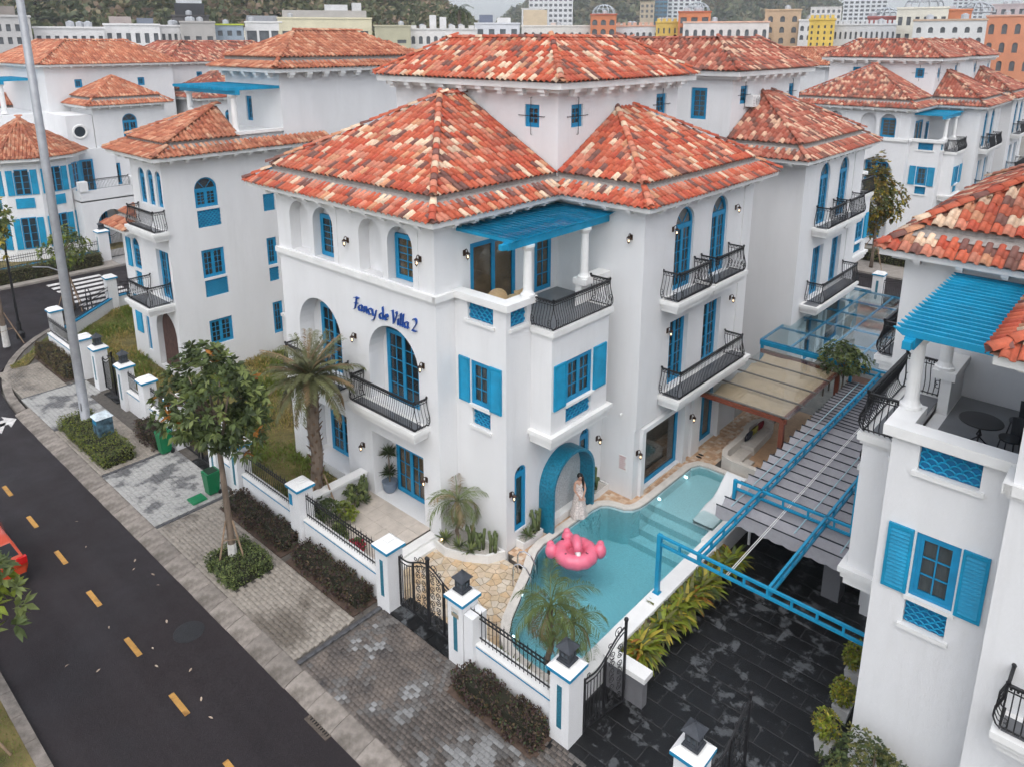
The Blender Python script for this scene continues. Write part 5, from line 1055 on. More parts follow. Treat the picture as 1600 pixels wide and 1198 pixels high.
# balcony furniture
def rattan(x, y, z, rot, label):
    t = thing('lounge_chair', label, 'chair', (x, y, z), 'cream shell chairs on the balcony'); m_ = M('cream rattan', (.62, .45, .26), .8, .2, 30, .4, 60); c, s = math.cos(rot), math.sin(rot); b = MB(); vs_ = []; N1, N2 = 6, 14
    for i in range(N1+1):
        ph = i/N1
        for j in range(N2+1):
            a = math.pi*(-.15+1.3*j/N2); r_ = .36*(.4+.6*ph**.5); u, v_ = r_*math.cos(a), r_*math.sin(a); zz = .32+.42*ph**2*(.35+.65*max(0, math.sin(a))); vs_.append((x+u*c-v_*s, y+u*s+v_*c, z+zz))
    b.add(vs_, [(i*(N2+1)+j, i*(N2+1)+j+1, (i+1)*(N2+1)+j+1, (i+1)*(N2+1)+j) for i in range(N1) for j in range(N2)]).build('shell', m_, t, smooth=True); MB().lathe((x, y, z+.3), [(.3, 0), (.34, .04), (.3, .08)], 16).build('cushion', m_, t)
    for k in range(4): a = R(45+90*k); MB().tube([(x+.2*math.cos(a), y+.2*math.sin(a), z+.32), (x+.27*math.cos(a), y+.27*math.sin(a), z)], .015, 5).build('leg', iron, t)
rattan(-15.75, 16.75, 7.5, R(30), 'cream shell chair nearer the blue sliding door on the balcony'); rattan(-15.55, 17.5, 7.55, R(-60), 'cream shell chair beside the white column on the balcony')
bt = thing('bistro_table', 'black round bistro table on the right villa balcony', 'table', (-2.35, 17.75, 7.44)); MB().lathe((-2.35, 17.75, 8.08), [(.42, 0), (.43, .015), (.42, .03)], 28).build('top', M('black table', (.015, .015, .017), .4, .2), bt)
for k in range(3): a = R(30+120*k); MB().tube([(-2.35+.08*math.cos(a), 17.75+.08*math.sin(a), 8.08), (-2.35-.05*math.cos(a), 17.75-.05*math.sin(a), 7.78), (-2.35+.28*math.cos(a), 17.75+.28*math.sin(a), 7.44)], .018, 5).build('leg', iron, bt)
def bchair(x, y, z, rot, label):
    t = thing('bistro_chair', label, 'chair', (x, y, z), 'dark chairs on the right balcony'); c, s = math.cos(rot), math.sin(rot); m_ = M('dark chair', (.03, .032, .036), .4, .2); Pq = lambda u, v_, zz: (x+u*c-v_*s, y+u*s+v_*c, z+zz)
    MB().prism([Pq(.22*math.cos(R(a)), .22*math.sin(R(a)), 0)[:2] for a in range(0, 360, 24)], z+.44, z+.475).build('seat', m_, t)
    b = MB(); vs_ = [Pq((.21+.04*k)*math.cos(R(a)), (.21+.04*k)*math.sin(R(a)), .475+k*.38) for k in (0, 1) for a in range(20, 161, 14)]; q = len(vs_)//2; b.add(vs_, [(i, i+1, q+i+1, q+i) for i in range(q-1)]).build('backrest', m_, t)
    for k in range(4): a = R(45+90*k); MB().tube([Pq(.17*math.cos(a), .17*math.sin(a), .44), Pq(.24*math.cos(a), .24*math.sin(a), 0)], .014, 5).build('leg', m_, t)
bchair(-1.78, 17.7, 7.44, R(-60), 'dark chair in front of the bistro table on the right balcony'); bchair(-1.75, 18.7, 7.44, R(-50), 'dark chair behind, cut by the right villa wall')
# CCTV, wall notice
cc = thing('security_camera', 'small white security camera on the villa wall above the pool', 'camera', (-13.2, 20.35, 3.4)); MB().lathe((-13.2, 20.33, 3.4), [(.05, -.05), (.055, .02), (.03, .05)], 10).build('body', trim, cc); MB().bar((-13.2, 20.4, 3.42), (-13.2, 20.3, 3.42), .05).build('bracket', trim, cc)
nt = thing('pool_notice', 'small notice with red lines of text on the wall by the pool', 'sign', (-13.05, 20.39, 1.5)); MB().box(-13.25, 20.385, 1.25, -12.9, 20.397, 1.85).build('plate', trim, nt)
for i in range(7): MB().box(-13.22+.02*(i % 2), 20.380, 1.78-i*.075, -12.94-.03*((i*7) % 3), 20.384, 1.805-i*.075).build('text_line', M('red ink', (.35, .03, .03), .6, .1), nt)
# small lit wall lights on the driveway side
for i, y in enumerate((15.38, 18.68)):
    t = thing('wall_light', ['lit brass wall light among the strap leaves near the gate', 'lit brass wall light further along the driveway wall'][i], 'lamp', (-8.88, y, .9), 'lamps on the driveway wall'); MB().box(-8.95, y-.1, .3, -8.92, y+.1, .72).build('backplate', bronze, t); MB().lathe((-8.84, y, .38), [(.02, 0), (.06, .04), (.07, .24), (.09, .26), (.01, .36)], 6).build('cage', bronze, t); MB().lathe((-8.84, y, .42), [(.072, 0), (.076, .18)], 6).build('bulb', lamp_on, t)
# ------------------------------------------------------------------ left corner villa and the houses beyond it
lv = thing('white_villa', 'white corner villa at the left with pale terracotta roofs and blank side wall', 'villa', (-38, 20, 0), 'white villas with tiled roofs')
mb = MB(); V = {}
H = lambda *a, **k: hole(*a, **k)
sideh = [H(15.95, 17.08, 8.33, 9.77, .2, True), H(15.98, 17.15, 7.35, 8.2, .12), H(15.97, 17.13, 4.84, 6.25, .2), H(16.0, 17.18, 3.85, 4.72, .12), H(16.0, 17.2, 1.35, 2.65, .2), H(19.45, 20.15, 8.75, 9.9, .2), H(19.45, 20.1, 7.6, 8.5, .12), H(19.44, 20.0, 4.75, 6.2, .2), H(19.46, 20.02, 3.85, 4.6, .12), H(19.48, 20.06, .95, 2.7, .2)]
wall(mb, 'x+', -34.5, [(14.5, -.2), (20.9, 10.84)], sideh); wall(mb, 'x+', -34.5, [(20.9, -.2), (33, 14.5)])
fh = [H(-37.05, -36.35, 8.55, 10.25, .22, True), H(-36.1, -35.45, 8.55, 10.25, .22, True), H(-35.2, -34.62, 8.55, 10.25, .22, True), H(-36.1, -34.75, 3.95, 6.4, .3), H(-37.1, -34.85, .1, 3.2, .35, True, 14)]
wall(mb, 'y-', 14.5, [(-37.85, -.2), (-34.5, 10.84)], fh)
lh = [H(-38.9, -38.0, 4.9, 6.5, .2, True), H(-38.9, -38.1, 3.95, 4.75, .12), H(-38.35, -37.95, .6, 3.3, .2)]
wall(mb, 'y-', 14.5, [(-40.0, -.2), (-37.85, 6.9)], lh); wall(mb, 'x-', -40.0, [(14.5, -.2), (22, 6.9)]); wall(mb, 'x-', -37.85, [(14.5, 6.9), (21, 10.84)])
wall(mb, 'y-', 20.9, [(-40, 10.8), (-34.5, 14.5)], [H(-38.0, -37.4, 11.9, 13.2, .2)]); wall(mb, 'x-', -40, [(20.9, 0), (33, 14.5)]); mb.build('wall', stucco, lv)
for i, h in enumerate(sideh):
    if i in (1, 3, 6, 8): lattice(lv, 'x+', -34.5, h, rr=.09)
    else: window(lv, 'x+', -34.5, h, 2 if i < 5 else 1, 2, 4, dark_in, arch=h['arch'])
for h in fh[:3]: window(lv, 'y-', 14.5, h, 1, 2, 5, arch=True)
window(lv, 'y-', 14.5, fh[3], 2, 2, 5, name='door'); window(lv, 'y-', 14.5, lh[0], 1, 2, 4, arch=True); lattice(lv, 'y-', 14.5, lh[1]); window(lv, 'y-', 14.5, lh[2], 1, 2, 4)
d = MB(); lp = hloop(dict(fh[4], a0=-37.0, a1=-34.9, z1=3.14)); d.add([(a, 14.75, z) for a, z in lp], [tuple(range(len(lp)))]).build('brick_infill', M('brown brick', (.10, .055, .045), .9, .3, 6, .6, 30), lv)
shutter(lv, 'y-', 14.5, -39.5, -39.02, 4.9, 6.4); shutter(lv, 'y-', 14.5, -39.45, -38.75, 1.35, 3.35); shutter(lv, 'x+', -24.7, 0, .01, 0, 1) if False else None
slab(lv, -37.5, 13.75, -34.3, 14.5, 7.5, wallside='y+'); railing(lv, [(-37.3, 14.45), (-37.3, 13.92), (-34.5, 13.92), (-34.5, 14.45)], 7.5); slab(lv, -37.2, 13.2, -34.6, 14.5, 3.95, wallside='y+'); railing(lv, [(-37.0, 14.45), (-37.0, 13.4), (-34.8, 13.4), (-34.8, 14.45)], 3.95)
fa = MB(); fa.box(-39.2, 13.95, 10.80, -33.85, 23.3, 10.96); corbels(fa, (-38.6, 14.0), (-34, 14.0), 0, 10.81); corbels(fa, (-33.9, 14.4), (-33.9, 23.0), 0, 10.81, inward=(-1, 0)); fa.box(-40.6, 20.3, 14.5, -33.9, 33, 14.68); corbels(fa, (-33.92, 20.8), (-33.92, 32), 0, 14.51, .3, .3, .26, (-1, 0)); corbels(fa, (-40, 20.35), (-34.2, 20.35), 0, 14.51, .3, .3, .26); fa.box(-40.6, 13.9, 6.86, -37.85, 18, 7.0)
fa.build('eave_moulding', trim, lv)
pc = MB(); pc.box(-40, 18.4, 10.9, -34.6, 20.9, 11.6); pc.box(-34.75, 18.3, 11.6, -34.45, 20.9, 11.75); pc.build('terrace_parapet', trim, lv)
vp = MB(); vp.add([(-39.5, 18.3, 11.2)]+[(-39.5+.0, 18.3, 11.2)]+[(-38.9+.55*math.cos(R(a)), 18.3, 12.1+.6*math.sin(R(a))) for a in range(180, -1, -20)]+[(-37.6, 18.3, 11.7), (-37.0, 18.3, 11.3)], [tuple(range(14))]); vp.build('curved_parapet', trim, lv)
for x, y in ((-35.0, 18.6), (-39.6, 18.6)): column(lv, x, y, 11.65, 13.5, .15)
pg = MB(); pg.box(-40.3, 18.45, 13.5, -34.5, 18.7, 13.72)
for i in range(24): x = -40.1+i*.24; pg.box(x, 18.0, 13.72, x+.07, 20.85, 13.86)
pg.build('pergola', blue2, lv); window(lv, 'y-', 20.9, H(-38.0, -37.4, 11.9, 13.2, .2), 1, 2, 4)
rf = Roof(lv, 'pale')
tier(rf, (-39.25, 13.88), (1, 0), (0, 1), ZE, .378, 4.5, 0, .605, 5.45, -.605, 0, .605, 5.45, -.605, .8); tier(rf, (-33.8, 13.88), (0, 1), (-1, 0), ZE, .625, 2.72, 0, 1.653, 9.4, 0, 0, 1.653, 4.6, 0, .5); tier(rf, (-39.25, 13.88), (0, 1), (1, 0), ZE, .625, 2.72, 0, 1.653, 9.4, 0, 0, 1.653, 4.6, 0, .5)
rf.hip((-33.85, 13.95, ZE+.05), (-34.3, 14.7, ZE+.36)); rf.hip((-34.38, 14.85, ZE+.62), (-36.52, 18.38, ZE+1.95)); rf.hip((-39.2, 13.95, ZE+.05), (-38.75, 14.7, ZE+.36)); rf.hip((-38.67, 14.85, ZE+.62), (-36.53, 18.38, ZE+1.95)); rf.hip((-36.52, 18.3, ZE+1.95), (-36.52, 18.6, ZE+1.95))
x0, x1, y0, y1 = -40.8, -33.8, 20.2, 31.5; w_ = 3.5
tier(rf, (x0, y0), (1, 0), (0, 1), 14.72, .46, w_, 0, 1, x1-x0, -1, 0, 1, x1-x0, -1); tier(rf, (x1, y0), (0, 1), (-1, 0), 14.72, .46, w_, 0, 1, y1-y0, -1, 0, 1, y1-y0, -1)
rf.hip((x1-.05, y0+.05, 14.78), (x1-w_, y0+w_, 14.72+.46*w_+.25)); rf.hip((x1-w_, y0+w_, 16.58), (x1-w_, y1-w_, 16.58))
tier(rf, (-40.7, 13.85), (1, 0), (0, 1), 7.05, .5, 2.0, 0, .6, 2.85, 0, 0, .6, 2.85, 0)
rf.finish()
lv2 = None
def simple_villa(label, x0, x1, y0, y1, h, pal, wins=(), tiers=True, kz=.55, side=(), over=.6, grp='white villas with tiled roofs', rw=None, arch_front=False, low=None):
    """plain block with hip roof, casements and corbels; wins on the street side, side on the +x face"""
    t = thing('white_villa', label, 'villa', ((x0+x1)/2, (y0+y1)/2, 0), grp); b = MB(); wall(b, 'y-', y0, [(x0, -.3), (x1, h)], list(wins)); wall(b, 'x+', x1, [(y0, -.3), (y1, h)], list(side)); wall(b, 'x-', x0, [(y0, -.3), (y1, h)]); wall(b, 'y+', y1, [(x0, -.3), (x1, h)]); b.build('wall', stucco, t)
    for ax, c, hs_ in (('y-', y0, wins), ('x+', x1, side)):
        for q in hs_: window(t, ax, c, q, 2 if q['a1']-q['a0'] > .9 else 1, 2, 4, dark_in, arch=q['arch'])
    f = MB(); f.box(x0-over+.05, y0-over+.05, h-.02, x1+over-.05, y1+over-.05, h+.15); corbels(f, (x0, y0-over+.1), (x1, y0-over+.1), 0, h-.01); corbels(f, (x1+over-.1, y0), (x1+over-.1, y1), 0, h-.01, inward=(-1, 0)); f.build('eave_moulding', trim, t)
    r_ = Roof(t, pal); X0, X1, Y0, Y1 = x0-over, x1+over, y0-over, y1+over; w = rw or min(X1-X0, Y1-Y0)/2; z = h+.17
    for E0, e, n, L in (((X0, Y0), (1, 0), (0, 1), X1-X0), ((X1, Y0), (0, 1), (-1, 0), Y1-Y0), ((X0, Y0), (0, 1), (1, 0), Y1-Y0), ((X0, Y1), (1, 0), (0, -1), X1-X0)):
        if tiers: tier(r_, E0, e, n, z, kz, w, 0, 1, L, -1, 0, 1, L, -1)
        else: r_.slope(E0, e, n, z, kz, 0, w, 0, 1, L, -1, eave=.05)
    up = .2 if tiers else 0
    for x, sx in ((X0, 1), (X1, -1)):
        for y, sy in ((Y0, 1), (Y1, -1)): r_.hip((x+sx*.05, y+sy*.05, z+.06), (x+sx*w, y+sy*w, z+kz*w+up+.05))
    r_.hip((X0+w, Y0+w, z+kz*w+up+.05), (X1-w, Y0+w, z+kz*w+up+.05)) if X1-X0 > 2*w+.3 else None; r_.hip((X1-w, Y0+w, z+kz*w+up+.05), (X1-w, Y1-w, z+kz*w+up+.05)) if Y1-Y0 > 2*w+.3 else None
    r_.flat([(X0+w, Y0+w), (X1-w, Y0+w), (X1-w, Y1-w), (X0+w, Y1-w)], z+kz*w+up-.02)
    r_.finish(); return t
# ------------------------------------------------------------------ vegetation: every crown is built of leaf-sized faces
def leafmat(name, rgb, rgb2=None, rough=.5, trans=.25):
    m = M(name, rgb, rough, .3, 3.5, spec=.35, rgb2=rgb2); n = m.node_tree.nodes; l = m.node_tree.links; b = n['Principled BSDF']; t = n.new('ShaderNodeBsdfTranslucent'); mx = n.new('ShaderNodeMixShader'); mx.inputs[0].default_value = trans
    l.new(b.inputs['Base Color'].links[0].from_socket, t.inputs['Color']); o = n['Material Output']; l.new(b.outputs[0], mx.inputs[1]); l.new(t.outputs[0], mx.inputs[2]); l.new(mx.outputs[0], o.inputs['Surface']); return m
lf_dark = leafmat('leaf dark', (.055, .078, .03)); lf_mid = leafmat('leaf mid', (.10, .135, .045)); lf_light = leafmat('leaf light', (.19, .23, .075)); lf_oran = leafmat('leaf orange', (.36, .15, .03)); lf_yel = leafmat('leaf yellow', (.42, .34, .05)); lf_red = leafmat('leaf maroon', (.065, .038, .035)); lf_brn = leafmat('leaf brown', (.12, .085, .045))
lf_lime = leafmat('leaf lime', (.22, .27, .03)); lf_olive = leafmat('leaf olive', (.16, .16, .05)); lf_palm = leafmat('palm leaf', (.17, .18, .085)); lf_dry = leafmat('dry frond', (.28, .20, .11)); grass_a = leafmat('grass green', (.15, .20, .035)); grass_b = leafmat('grass straw', (.36, .28, .09))
bark = M('bark', (.19, .145, .11), .95, .35, 6, .8, 12, stretch=(1, 1, .3)); bark_w = M('limewash', (.62, .60, .57), .9, .15, 6, .5, 20); stake_m = M('stake wood', (.30, .21, .14), .9, .3, 4)
KQ = np.array([(0, 1, 2, 3)]);
def nrm(v): return v/np.maximum(1e-9, np.linalg.norm(v, axis=1, keepdims=True))
def leaf_mesh(name, P, D, size, width, mats, mi, rng, droop=.15, twist=1.):
    """one folded kite (two quads) per leaf"""
    n = len(P); D = nrm(D); up = np.tile(np.array([0, 0, 1.]), (n, 1)); S = np.cross(D, up+rng.normal(0, .35*twist, (n, 3))); S = nrm(S); N = np.cross(S, D); L = size[:, None]; W = (size*width)[:, None]
    tip = P+D*L-np.array([0, 0, 1.])*L*droop; mid = P+D*L*.5+N*L*.04; a = mid+S*W*.5-N*W*.12; b = mid-S*W*.5-N*W*.12
    V = np.stack([P, a, tip, b, mid], 1).reshape(-1, 3); k = np.arange(n)[:, None]*5
    Q = np.concatenate([k+np.array([[0, 1, 2, 4]]), k+np.array([[0, 4, 2, 3]])], 0); return np_mesh(name, V, Q, mats, np.concatenate([mi, mi]))
def rosettes(C, Dn, nl, size, spread, rng):
    """nl leaves round each centre C pointing along Dn"""
    P = np.repeat(C, nl, 0); D0 = nrm(np.repeat(Dn, nl, 0)); R_ = rng.normal(0, 1, P.shape); R_ = nrm(R_-D0*np.sum(R_*D0, 1, keepdims=True)); D = D0*rng.uniform(.25, .8, (len(P), 1))+R_*spread; return P, D, size*rng.uniform(.7, 1.15, len(P))
def crown_pts(n, c, r, rng, hollow=.55, lump=.25):
    d = nrm(rng.normal(0, 1, (n*2, 3))); q = 1+lump*(np.sin(d[:, 0]*3.1+c[0])+np.sin(d[:, 1]*4.3+1)+np.sin(d[:, 2]*3.7+2))/3*1.6; k = rng.uniform(hollow, 1, (n*2, 1))**.7; p = d*k*q[:, None]*np.array(r)
    return (p[:n]+np.array(c)), d[:n]
def limbs(b, base, top, r0, crown_c, crown_r, n, rng, lean=(0, 0)):
    base = np.array(base, float); top = np.array(top, float); pts = [base+(top-base)*t+np.array([math.sin(t*5+base[0])*.04, math.cos(t*4)*.04, 0])*t for t in np.linspace(0, 1, 7)]; b.tube([tuple(p) for p in pts], [r0*(1.25 if i == 0 else 1-.5*i/6) for i in range(7)], 8)
    for i in range(n):
        t = rng.uniform(.72, 1); s = base+(top-base)*t; d = nrm(rng.normal(0, 1, (1, 3)))[0]; d[2] = abs(d[2])*.7+.15; e = np.array(crown_c)+d*np.array(crown_r)*.75; m = (s+e)/2+np.array([0, 0, .15]); b.tube([tuple(s), tuple(m), tuple(e)], [r0*.42, r0*.28, r0*.1], 5)
def tree(label, base, h, cr, crz, mats, wts, n, nl, size, width, spread=.8, r0=.11, seed=1, group=None, cat='tree', lime=0., name='street_tree', hollow=.55, droop=.15, off=(0, 0), trunk_top=None, lump=.25):
    rng = np.random.default_rng(seed); t = thing(name, label, cat, base, group); c = (base[0]+off[0], base[1]+off[1], base[2]+h-crz); b = MB(); tt = trunk_top or (c[0], c[1], c[2]-crz*.1)
    limbs(b, base, tt, r0, c, (cr, cr, crz), 10, rng); b.build('trunk', bark, t, smooth=True)
    if lime: MB().tube([(base[0]+(tt[0]-base[0])*q*lime/(tt[2]-base[2]), base[1]+(tt[1]-base[1])*q*lime/(tt[2]-base[2]), base[2]+lime*q) for q in (0, .5, 1)], [r0*1.3, r0*1.12, r0*1.06], 8).build('limewash', bark_w, t)
    C, d = crown_pts(n, c, (cr, cr, crz), rng, hollow, lump); Dn = d+np.array([0, 0, .45]); P, D, S = rosettes(C, Dn, nl, size, spread, rng); mi = np.repeat(rng.choice(len(mats), n, p=wts), nl); link('crown', leaf_mesh('crown', P, D, S, width, mats, mi, rng, droop), t); return t
def stakes(label, x, y, z, h, r, n=3, seed=0):
    t = thing('tree_stakes', label, 'stakes', (x, y, z)); rr = random.Random(seed)
    for k in range(n):
        a = 2*math.pi*k/n+.4+seed; MB().tube([(x+r*math.cos(a), y+r*math.sin(a), z), (x+.12*math.cos(a), y+.12*math.sin(a), z+h)], .03, 6).build('pole', stake_m, t)
    MB().tube([(x+r*.55*math.cos(2*math.pi*k/n+.4+seed), y+r*.55*math.sin(2*math.pi*k/n+.4+seed), z+h*.5) for k in range(n)], .018, 5, closed=True).build('tie_bar', stake_m, t); return t
def hedge(label, x0, x1, y0, y1, h, mats, wts, seed, dens=420, size=.07, name='hedge', rough=.05, z=0.):
    rng = np.random.default_rng(seed); t = thing(name, label, 'hedge', ((x0+x1)/2, (y0+y1)/2, z), 'clipped hedges'); MB().taper(x0+.06, y0+.06, x1-.06, y1-.06, z-.05, z+h-.08, 0, -.02).build('core', M('hedge core', (.022, .022, .012), .95, .3, 5), t)
    A = [(x1-x0)*(y1-y0), (x1-x0)*h, (x1-x0)*h, (y1-y0)*h, (y1-y0)*h]; n = int(sum(A)*dens); f = rng.choice(5, n, p=np.array(A)/sum(A)); u, v = rng.uniform(0, 1, n), rng.uniform(0, 1, n); P = np.zeros((n, 3)); N = np.zeros((n, 3)); X, Y, Z = x0+(x1-x0)*u, y0+(y1-y0)*v, z+h*v
    for k, (px, py, pz, nn_) in enumerate(((X, Y, z+h, (0, 0, 1)), (X, y0, Z, (0, -1, 0)), (X, y1, Z, (0, 1, 0)), (x0, y0+(y1-y0)*u, Z, (-1, 0, 0)), (x1, y0+(y1-y0)*u, Z, (1, 0, 0)))):
        q = f == k; P[q, 0] = (px if np.isscalar(px) else px[q]); P[q, 1] = (py if np.isscalar(py) else py[q]); P[q, 2] = (pz if np.isscalar(pz) else pz[q]); N[q] = nn_
    bump = rough*(np.sin(P[:, 0]*5+seed)+np.sin(P[:, 1]*6)+np.sin(P[:, 0]*11+P[:, 2]*7))/1.5; P += N*(bump[:, None]+rng.uniform(-.08, .02, (n, 1))); D = N*.7+rng.normal(0, .6, (n, 3)); mi = rng.choice(len(mats), n, p=wts); link('foliage', leaf_mesh('foliage', P, D, size*rng.uniform(.7, 1.3, n), .55, mats, mi, rng, .05), t); return t
def frond_tree(label, base, h, n, L, mats, seed, name='palm_tree', leaflets=34, leaflet=.36, droop=1., trunk=True, r0=.16, stubs=True, up=.9, group=None, width=.10, trunk_m=None):
    rng = np.random.default_rng(seed); t = thing(name, label, 'palm', base, group); x, y, z = base; b = MB()
    if trunk:
        N = 26; b.tube([(x+.03*math.sin(i*.7), y+.03*math.cos(i*.5), z+h*i/N) for i in range(N+1)], [r0*(1.25 if i < 2 else 1+.09*(i % 2)+.15*(i/N)) for i in range(N+1)], 10); b.build('trunk', trunk_m or bark, t)
        if stubs:
            sb = MB(); k = 0
            for i in range(int(h/.055)):
                a = i*2.39996; zz = z+.5+i*.055*(h-.5)/h; rr = r0*1.12; d = Vector((math.cos(a), math.sin(a), 0)); p = Vector((x, y, zz))+d*rr*.8; q = p+d*(.10+.07*i*.055/h)+Vector((0, 0, .15)); s = Vector((-d.y, d.x, 0))*.06
                sb.add([p-s, p+s, q+s*.5, q-s*.5, p+d*.03+Vector((0, 0, -.02))], [(0, 1, 2, 3), (0, 4, 1), (4, 3, 2, 1)])
            sb.build('leaf_bases', M('palm stub', (.20, .12, .07), .95, .4, 8), t)
    fm = MB(); PP, DD, SS, MI = [], [], [], []
    for i in range(n):
        a = i*2.39996+rng.uniform(-.3, .3); e = up*(1-(i/n))+(-.45)*(i/n)*droop+rng.uniform(-.12, .12); d = np.array([math.cos(a), math.sin(a), 0.]); l = L*rng.uniform(.8, 1.1); p = np.array([x, y, z+h]); pts = [p.copy()]; ang = e; K = 12
        for k in range(K):
            p = p+(d*math.cos(ang)+np.array([0, 0, math.sin(ang)]))*l/K; ang -= (.105+.05*(1-e))*droop; pts.append(p.copy())
        pts = np.array(pts); fm.tube([tuple(q) for q in pts], [.018*(1-.8*k/K)+.003 for k in range(K+1)], 4)
        s = np.linspace(.15, 1, leaflets); idx = s*K; lo = np.minimum(K-1, idx.astype(int)); fr = (idx-lo)[:, None]; pos = pts[lo]*(1-fr)+pts[lo+1]*fr; tan = nrm(pts[lo+1]-pts[lo]); sd_ = np.cross(tan, [0, 0, 1.]); sd_ = nrm(sd_)
        for sg in (-1, 1):
            PP.append(pos); DD.append(sd_*sg*.85+tan*.65+np.array([0, 0, .12])+rng.normal(0, .08, pos.shape)); SS.append(leaflet*(1-.55*np.abs(s-.45))*rng.uniform(.85, 1.1, len(s))); MI.append(np.full(len(s), int(rng.random() < .13 or i > n*.86) if len(mats) > 1 else 0))
    fm.build('frond_stem', mats[0], t); rng2 = np.random.default_rng(seed+1); link('fronds', leaf_mesh('fronds', np.concatenate(PP), np.concatenate(DD), np.concatenate(SS), width, mats, np.concatenate(MI), rng2, .28, .3), t); return t
def strap(label, base, n, L, w, mats, wts, seed, name='strap_plant', cat='plant', group=None, up=.9, bend=1.1, stem=0.):
    rng = np.random.default_rng(seed); t = thing(name, label, cat, base, group); V, Q, MI = [], [], []; K = 5; z0 = base[2]+stem
    for i in range(n):
        a = rng.uniform(0, 6.28); e = rng.uniform(.25, 1.35)*up; l = L*rng.uniform(.6, 1.1); d = np.array([math.cos(a), math.sin(a), 0]); s = np.array([-d[1], d[0], 0]); p = np.array([base[0], base[1], z0])+d*.03+np.array([0, 0, rng.uniform(0, .25)*L]); k0 = len(V)
        for k in range(K+1):
            ww = w*(.5+1.1*k/K if k < 2 else 1.15*(1-((k-1.5)/(K-1.45))**2)+.02); V += [p+s*ww/2, p-s*ww/2]; p = p+(d*math.cos(e)+np.array([0, 0, math.sin(e)]))*l/K; e -= bend/K
        Q += [(k0+2*k, k0+2*k+1, k0+2*k+3, k0+2*k+2) for k in range(K)]; MI += [int(rng.choice(len(mats), p=wts))]*K
    link('leaves', np_mesh('leaves', np.array(V), np.array(Q), mats, np.array(MI)), t)
    if stem: MB().tube([base, (base[0], base[1], z0+.1)], .035, 6).build('stem', bark, t)
    return t
def cactus(label, x, y, z, arms, seed, mat=None):
    t = thing('cactus', label, 'cactus', (x, y, z), 'cacti in the planters'); rr = random.Random(seed); m_ = mat or M('cactus green', (.10, .13, .05), .7, .3, 8, .4, 30)
    for i in range(arms):
        a = rr.uniform(0, 6.28); d = rr.uniform(.02, .12); h = rr.uniform(.35, .8); b = MB(); px, py = x+d*math.cos(a), y+d*math.sin(a); b.tube([(px, py, z-.05), (px+.02, py, z+h*.5), (px+.05*math.cos(a), py+.05*math.sin(a), z+h), (px+.05*math.cos(a), py+.05*math.sin(a), z+h+.03)], [.045, .055, .05, .015], 8)
        for k in range(2): zz = z+h*rr.uniform(.4, .9); q = rr.uniform(0, 6.28); b.blob((px+.09*math.cos(q), py+.09*math.sin(q), zz+.07), (.05, .035, .09), 7, 5)
        b.build('arm', m_, t, smooth=True)
def lawn(label, poly, n, seed, h=.14, z=0., mats=None, wts=None, name='lawn_grass'):
    rng = np.random.default_rng(seed); xs = [p[0] for p in poly]; ys = [p[1] for p in poly]; P = []
    while len(P) < n:
        x, y = rng.uniform(min(xs), max(xs)), rng.uniform(min(ys), max(ys))
        if ins(x, y, poly): P.append((x, y, z))
    P = np.array(P); k = 1+.7*(np.sin(P[:, 0]*1.3+seed)*np.cos(P[:, 1]*1.7)); D = np.stack([rng.normal(0, .5, n), rng.normal(0, .5, n), np.full(n, 1.)], 1); w = np.sin(P[:, 0]*.9+1)+np.sin(P[:, 1]*1.4+P[:, 0]*.3)+rng.normal(0, .7, n); mi = (w > .85).astype(int)
    o = link(name, leaf_mesh(name, P, D, h*k.clip(.35, 2)*rng.uniform(.6, 1.4, n), .16, mats or [grass_a, grass_b], mi, rng, .1)); o['kind'] = 'stuff'; o['label'] = label; return o
# plots
plot = struct(MB().prism([(-34.4, 11.9), (-20.4, 11.9), (-20.4, 14.45), (-24.9, 14.45), (-24.9, 30), (-34.4, 30)], -.3, -.02).build('garden_ground', grassbase)); lawn('uneven green and straw grass on the plot between the villas', [(-34.4, 11.95), (-20.45, 11.95), (-20.45, 14.4), (-24.95, 14.4), (-24.95, 20), (-34.4, 20)], 26000, 1, .2)
struct(MB().prism([(-44, 12.1), (-34.5, 11.9), (-34.5, 14.4), (-40.05, 14.45), (-40.05, 30), (-48.2, 30), (-47.8, 16.2)], -.3, -.025).build('garden_ground', grassbase)); lawn('straw coloured grass in the corner plot at the left', [(-44, 12.2), (-34.6, 12.0), (-34.6, 14.3), (-40.1, 14.4), (-40.1, 19), (-48, 19), (-47.6, 16.2)], 16000, 2, .2)
struct(MB().prism([(-42.5, 9.2), (-46.2, 12.4), (-47.2, 15.2), (-46.4, 15.4), (-45.2, 12.9), (-43.9, 11.0), (-42.2, 9.9)], -.1, .01).build('verge', grassbase)); lawn('green verge at the street corner', [(-42.5, 9.2), (-46.2, 12.4), (-47.2, 15.2), (-46.4, 15.4), (-45.2, 12.9), (-43.9, 11.0), (-42.2, 9.9)], 3000, 3, .09, .02)
struct(MB().box(-60, -20, -.3, 20, 2.86, -.01).build('verge', grassbase)); lawn('mown green verge across the street at the lower left', [(-24, 2.84), (-12, 2.84), (-12, -.5), (-24, -.5)], 16000, 4, .07, 0, [lf_lime if False else grass_a, grass_b])
